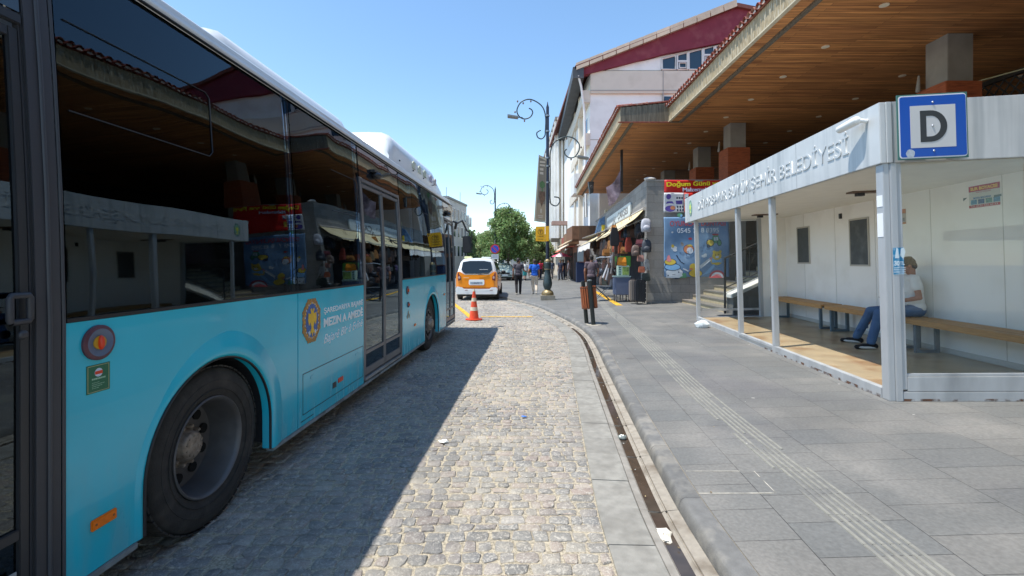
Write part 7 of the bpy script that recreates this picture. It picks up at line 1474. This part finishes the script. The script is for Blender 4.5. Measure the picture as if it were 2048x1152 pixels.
for i, c in enumerate(row2): t_ = i / 9; z = 17.1 + 5.0 * t_; px = 1257 - 52 * t_ ** .8; good('jhj'[i % 3], px, 506 + rnd.uniform(-6, 5), z, c, 'in the second row of the stall, %s from the corner' % ord_[i], rnd.uniform(.7, 1.0), rnd.uniform(-.8, .3))
row3 = ['#3a2a24', '#5d6470', '#1b1c20', '#6b5a52', '#43474f', '#1b1c20', '#5a3a28', '#5d6470', '#3f4641', '#1b1c20', '#4d3f63']
for i, c in enumerate(row3): t_ = i / 10; z = 17.6 + 4.2 * t_; px = 1232 - 38 * t_; good('jbh'[i % 3], px, 540 + rnd.uniform(-8, 8), z, c, 'in the third row of the stall, %s from the corner' % ord_[i], rnd.uniform(.75, 1.05), rnd.uniform(-.8, .3))
for i, c in enumerate(['#5d6470', '#3a2a24', '#1b1c20', '#5a3a28', '#3f4641', '#6b5a52', '#1b1c20', '#43474f']): t_ = i / 7; z = 18.0 + 3.4 * t_; px = 1228 - 30 * t_; good('hjb'[i % 3], px, 568 + rnd.uniform(-6, 6), z, c, 'in the lowest row of the stall, %s from the bin' % ord_[i], rnd.uniform(.8, 1.05), rnd.uniform(-.8, .3))
for i in range(15):
    t_ = i / 14; good('hjb'[i % 3], 1216 - 30 * t_ + rnd.uniform(-2, 2), 498 + rnd.uniform(-8, 22), 20.5 + 9 * t_, ['#1b1c20', '#3a2a24', '#5a3a28', '#43474f', '#6b5a52'][i % 5], 'deep in the stall under the second awning, %s inward' % (ord_ + ['thirteenth', 'fourteenth', 'fifteenth'])[i], 1.1, rnd.uniform(-.8, .3))
o = good('h', 1244, 532, 17.35, '#d8860f', 'above the toy box, the only orange one', 1.05, -.2)
good('j', 1229, 492, 17.3, '#1b1c20', 'widest and darkest, under the awning edge', 1.1, .1)
good('h', 1212, 512, 17.8, '#a9743f', 'on the rail end beside the standing man', .9, .2)
# toy box, blue-grey crate trolley, suitcases, stool, rods
def box_thing(name, px0, px1, py0, py1, z, d, m, lab, cat, bev=.02):
    a, b_ = W(px0, py1, z), W(px1, py0, z); o = tag(empty(name, ((a.x + b_.x) / 2, z, a.z)), lab, cat); w_, h_ = b_.x - a.x, b_.z - a.z; MB().box(-w_ / 2, w_ / 2, 0, d, 0, h_).build('body', m, o, bevel=bev); return o, w_, h_
o, w_, h_ = box_thing('toy_box', 1235, 1259, 531, 552, 17.3, .2, mk('toy_box_white', '#bcd2c4', .5), 'pale toy box with a garden picture, standing on the blue-grey crate', 'box'); MB().box(-w_ * .1, w_ * .45, -.006, -.001, .04, h_ - .05).build('picture', mk('toy_picture', '#86a257', .5, var=.6, vs=22), o); b = MB(); [b.box(-w_ * .4, -w_ * .2, -.006, -.001, .05 + k * .08, .09 + k * .08) for k in range(4)]; b.build('print', mk('toy_print', '#44706a', .5), o)
o, w_, h_ = box_thing('green_carton', 1230, 1262, 512, 534, 17.55, .15, mk('carton_green', '#4f8a3c', .6, var=.2), 'green carton behind the orange handbag', 'carton')
o, w_, h_ = box_thing('plastic_crate', 1231, 1261, 553, 590, 17.3, .5, mk('crate_bluegrey', '#56617a', .6, var=.08, vs=5), 'tall blue-grey bin on a wheeled frame in front of the bag stall', 'bin'); MB().box(-w_ / 2 - .02, w_ / 2 + .02, -.02, .52, h_ - .03, h_ + .02).build('rim', mk('crate_rim', '#8aa0a0', .6), o, bevel=.01)
b = MB(); [b.box(x - .02, x + .02, y - .02, y + .02, -.22, 0) for x in (-w_ / 2 + .05, 0, w_ / 2 - .05) for y in (.05, .45)]; b.build('trolley_leg', m_gry, o); [MB().lathe([(.05, -.015), (.05, .015)], 12, M=Matrix(((0, 0, 1), (0, 1, 0), (-1, 0, 0))), o=(x, y, -.20)).build('castor', m_blk, o) for x in (-w_ / 2 + .05, w_ / 2 - .05) for y in (.05, .45)]
def case(px0, px1, py0, py1, z, m, lab):
    o, w_, h_ = box_thing('suitcase', px0, px1, py0, py1 - 2, z, .28, m, lab, 'suitcase', .035); b = MB(); [b.box(-w_ / 2 + .05 + k * .055, -w_ / 2 + .065 + k * .055, -.008, .002, .06, h_ - .06) for k in range(int((w_ - .08) / .055))]; b.build('rib', m, o, bevel=.003)
    b = MB(); b.tube([(-.07, .14, h_), (-.07, .14, h_ + .05), (.07, .14, h_ + .05), (.07, .14, h_)], .01, 5); b.build('handle', m_dk, o); b = MB(); [b.ell((x, y, -.02), (.02, .03, .03), 8, 5) for x in (-w_ / 2 + .06, w_ / 2 - .06) for y in (.05, .23)]; b.build('castor', m_dk, o); b = MB(); [b.box(w_ / 2 - .04, w_ / 2 - .02, -.012, .0, h_ * q, h_ * q + .03) for q in (.15, .4, .6, .85)]; b.build('corner_guard', mk('guard_silver', '#a7a9ab', .3, metal=.7), o)
case(1272, 1293, 560, 606, 16.15, mk('case_black', '#20232a', .35, coat=.2), 'black ribbed hard suitcase standing at the kiosk corner'); case(1261, 1273, 560, 604, 16.45, mk('case_taupe', '#7d746d', .4), 'taupe suitcase half hidden behind the black one')
sp2 = W(1206, 590, 18.2); o = tag(empty('folding_stool', (sp2.x, sp2.y, zp(sp2.x))), 'folding stool with crossed grey legs at the foot of the stall', 'stool'); b = MB(); [b.tube([(-.30, y, 0), (.28, y, .55)], .014, 6) for y in (0, .35)]; [b.tube([(.30, y, 0), (-.28, y, .55)], .014, 6) for y in (.03, .32)]; b.build('leg', mk('stool_grey', '#8a8f93', .4, metal=.4), o); MB().box(-.3, .3, -.02, .38, .53, .56).build('seat', mk('stool_cloth', '#6a7076', .8), o, bevel=.01)
for i, (pa, pb) in enumerate((((1216, 528), (1206, 556)), ((1222, 520), (1212, 560)), ((1226, 505), (1222, 548)))):
    tag(MB().tube([W(*pa, 17.5), W(*pb, 17.3)], [.02, .045], 7).build('umbrella', mk('closed_umbrella%d' % i, ('#9c9ea3', '#7d7f86', '#5d5a5a')[i], .7), smooth=60), ('light grey', 'mid grey', 'brown-grey')[i] + ' closed umbrella leaning in the stall display', 'umbrella')
tag(MB().tube([W(1193, 517, 18.6), W(1200, 514.5, 18.2), W(1222, 514, 17.4)], .02, 7).build('display_rail', mk('rail_white', '#cfd2d6', .3, metal=.5), smooth=60), 'pale metal display rail behind the man in brown-grey', 'rail')
for i, (px, py, c) in enumerate(((1200, 523, '#5d4f49'), (1206, 523, '#7a5b52'), (1212, 523, '#4d4644'), (1218, 522, '#6d5448'))):
    o = tag(empty('hung_purse', W(px, py + 14, 17.95 - i * .2)), ('first', 'second', 'third', 'fourth')[i] + ' small brownish purse from the left on the pale display rail', 'purse', 'purses on the display rail'); MB().box(-.05, .05, -.03, .03, 0, .2).build('body', goodm(c), o, bevel=.015); MB().tube([(-.03, 0, .2), (0, 0, .28), (.03, 0, .2)], .006, 5).build('strap', goodm(c), o)

# ---------------- rubbish on the ground ----------------
def scrap(name, lab, pos, r, m, seed, h=.4, n=10, crump=.35, cat='litter'):
    rr = random.Random(seed); b = MB(); b.ell((0, 0, r * h * .6), (r, r * .8, r * h), 14, 9); b.v = [tuple(V(v) * (1 + crump * noise.noise(V(v) * (3.2 / r) * .5 + V((seed, 0, 0)))) + V((rr.uniform(-1, 1), rr.uniform(-1, 1), rr.uniform(-.3, .6))) * r * .07) for v in b.v]
    b.v = [(x, y, max(z, 0)) for x, y, z in b.v]; o = b.build(name, m, loc=pos, smooth=40); return tag(o, lab, cat)
m_plb = mk('thin_white_plastic', '#dfe6e6', .25, spec=.6); m_pap = mk('wet_paper', '#dcd6c6', .8, bump=.5, bs=40)
g = G(1404, 655); scrap('plastic_bag', 'crumpled white plastic bag at the far foot of the shelter', g, .16, m_plb, 3, .62, crump=.22)
g = G0(1325, 1067); scrap('paper_scrap', 'soggy white paper lying across the drain channel', (g.x + .005, g.y, -.022), .062, m_pap, 5, .22, crump=.5).scale = (.9, 1.5, 1)
g = G0(1245, 874); scrap('crushed_cup', 'crushed clear plastic cup in the drain channel', (g.x, g.y, -.015), .045, mk('clear_plastic', '#7f8783', .15, spec=.7), 6, .5)
g = G0(1048, 836); scrap('bottle_cap', 'small blue scrap on the cobbles', (g.x, g.y, .012), .026, mk('scrap_blue', '#3f74c4', .4), 7, .3)
g = G0(886, 886); scrap('paper_scrap', 'small white paper scrap at the edge of the bus shadow', (g.x, g.y, .01), .042, mk('scrap_white', '#e2e2dc', .8), 8, .25, crump=.7)
b = MB(); rr = random.Random(31)
def bit(x, y, z, s): a = rr.uniform(0, pi); ux, uy = cos(a) * s, sin(a) * s; b.prism([(x - ux, y - uy, z), (x + uy * .5, y - ux * .5, z + s * .1), (x + ux, y + uy, z), (x - uy * .5, y + ux * .5, z + s * .15)], (0, 0, .0025))
for k in range(170):
    b.mat(rr.choice((0, 0, 1, 2))); y = rr.uniform(2.2, 14) ; 
    if rr.random() < .5: x = rr.uniform(-1.5, xcurve(y) - .3); bit(x, y, .006, rr.uniform(.003, .010))
    elif rr.random() < .5: i_ = min(range(0, len(CV), 1), key=lambda q: abs(CV[q].y - y)); p = offc(i_, rr.uniform(.05, .24)); bit(p.x, p.y, -.006, rr.uniform(.003, .011))
    else: x = rr.uniform(xcurve(y) + .45, 5 + y * .2); bit(x, y, zp(x) + .004, rr.uniform(.004, .013))
tag(b.build('litter_bits', [mk('bit_white', '#d9d7cf', .8), mk('bit_straw', '#b8a57a', .8), mk('bit_leaf', '#7c6a4a', .8)]), 'scattered crumbs and paper bits over road and pavement', 'litter bits', kind='stuff')
# cement seams filled with pale mortar, and coarse sand between the nearest stones
b = MB(); rr = random.Random(41)
for k in range(9000):
    y = 1.8 + 6.5 * rr.random() ** 1.5; x = rr.uniform(-1.6, xcurve(y) - .28); s = rr.uniform(.0018, .0045); z = -.012 + rr.uniform(0, .006)
    o_ = len(b.v); b.v += [(x - s, y, z), (x, y - s, z), (x + s, y, z), (x, y + s, z), (x, y, z + s * 1.1)]; b.f += [(o_, o_ + 1, o_ + 4), (o_ + 1, o_ + 2, o_ + 4), (o_ + 2, o_ + 3, o_ + 4), (o_ + 3, o_, o_ + 4)]; b.m += [0] * 4
tag(b.build('joint_grit', mk('grit', '#c9bd9f', .9, island=.3)), 'fine pale grit between the cobbles', 'grit', kind='stuff')
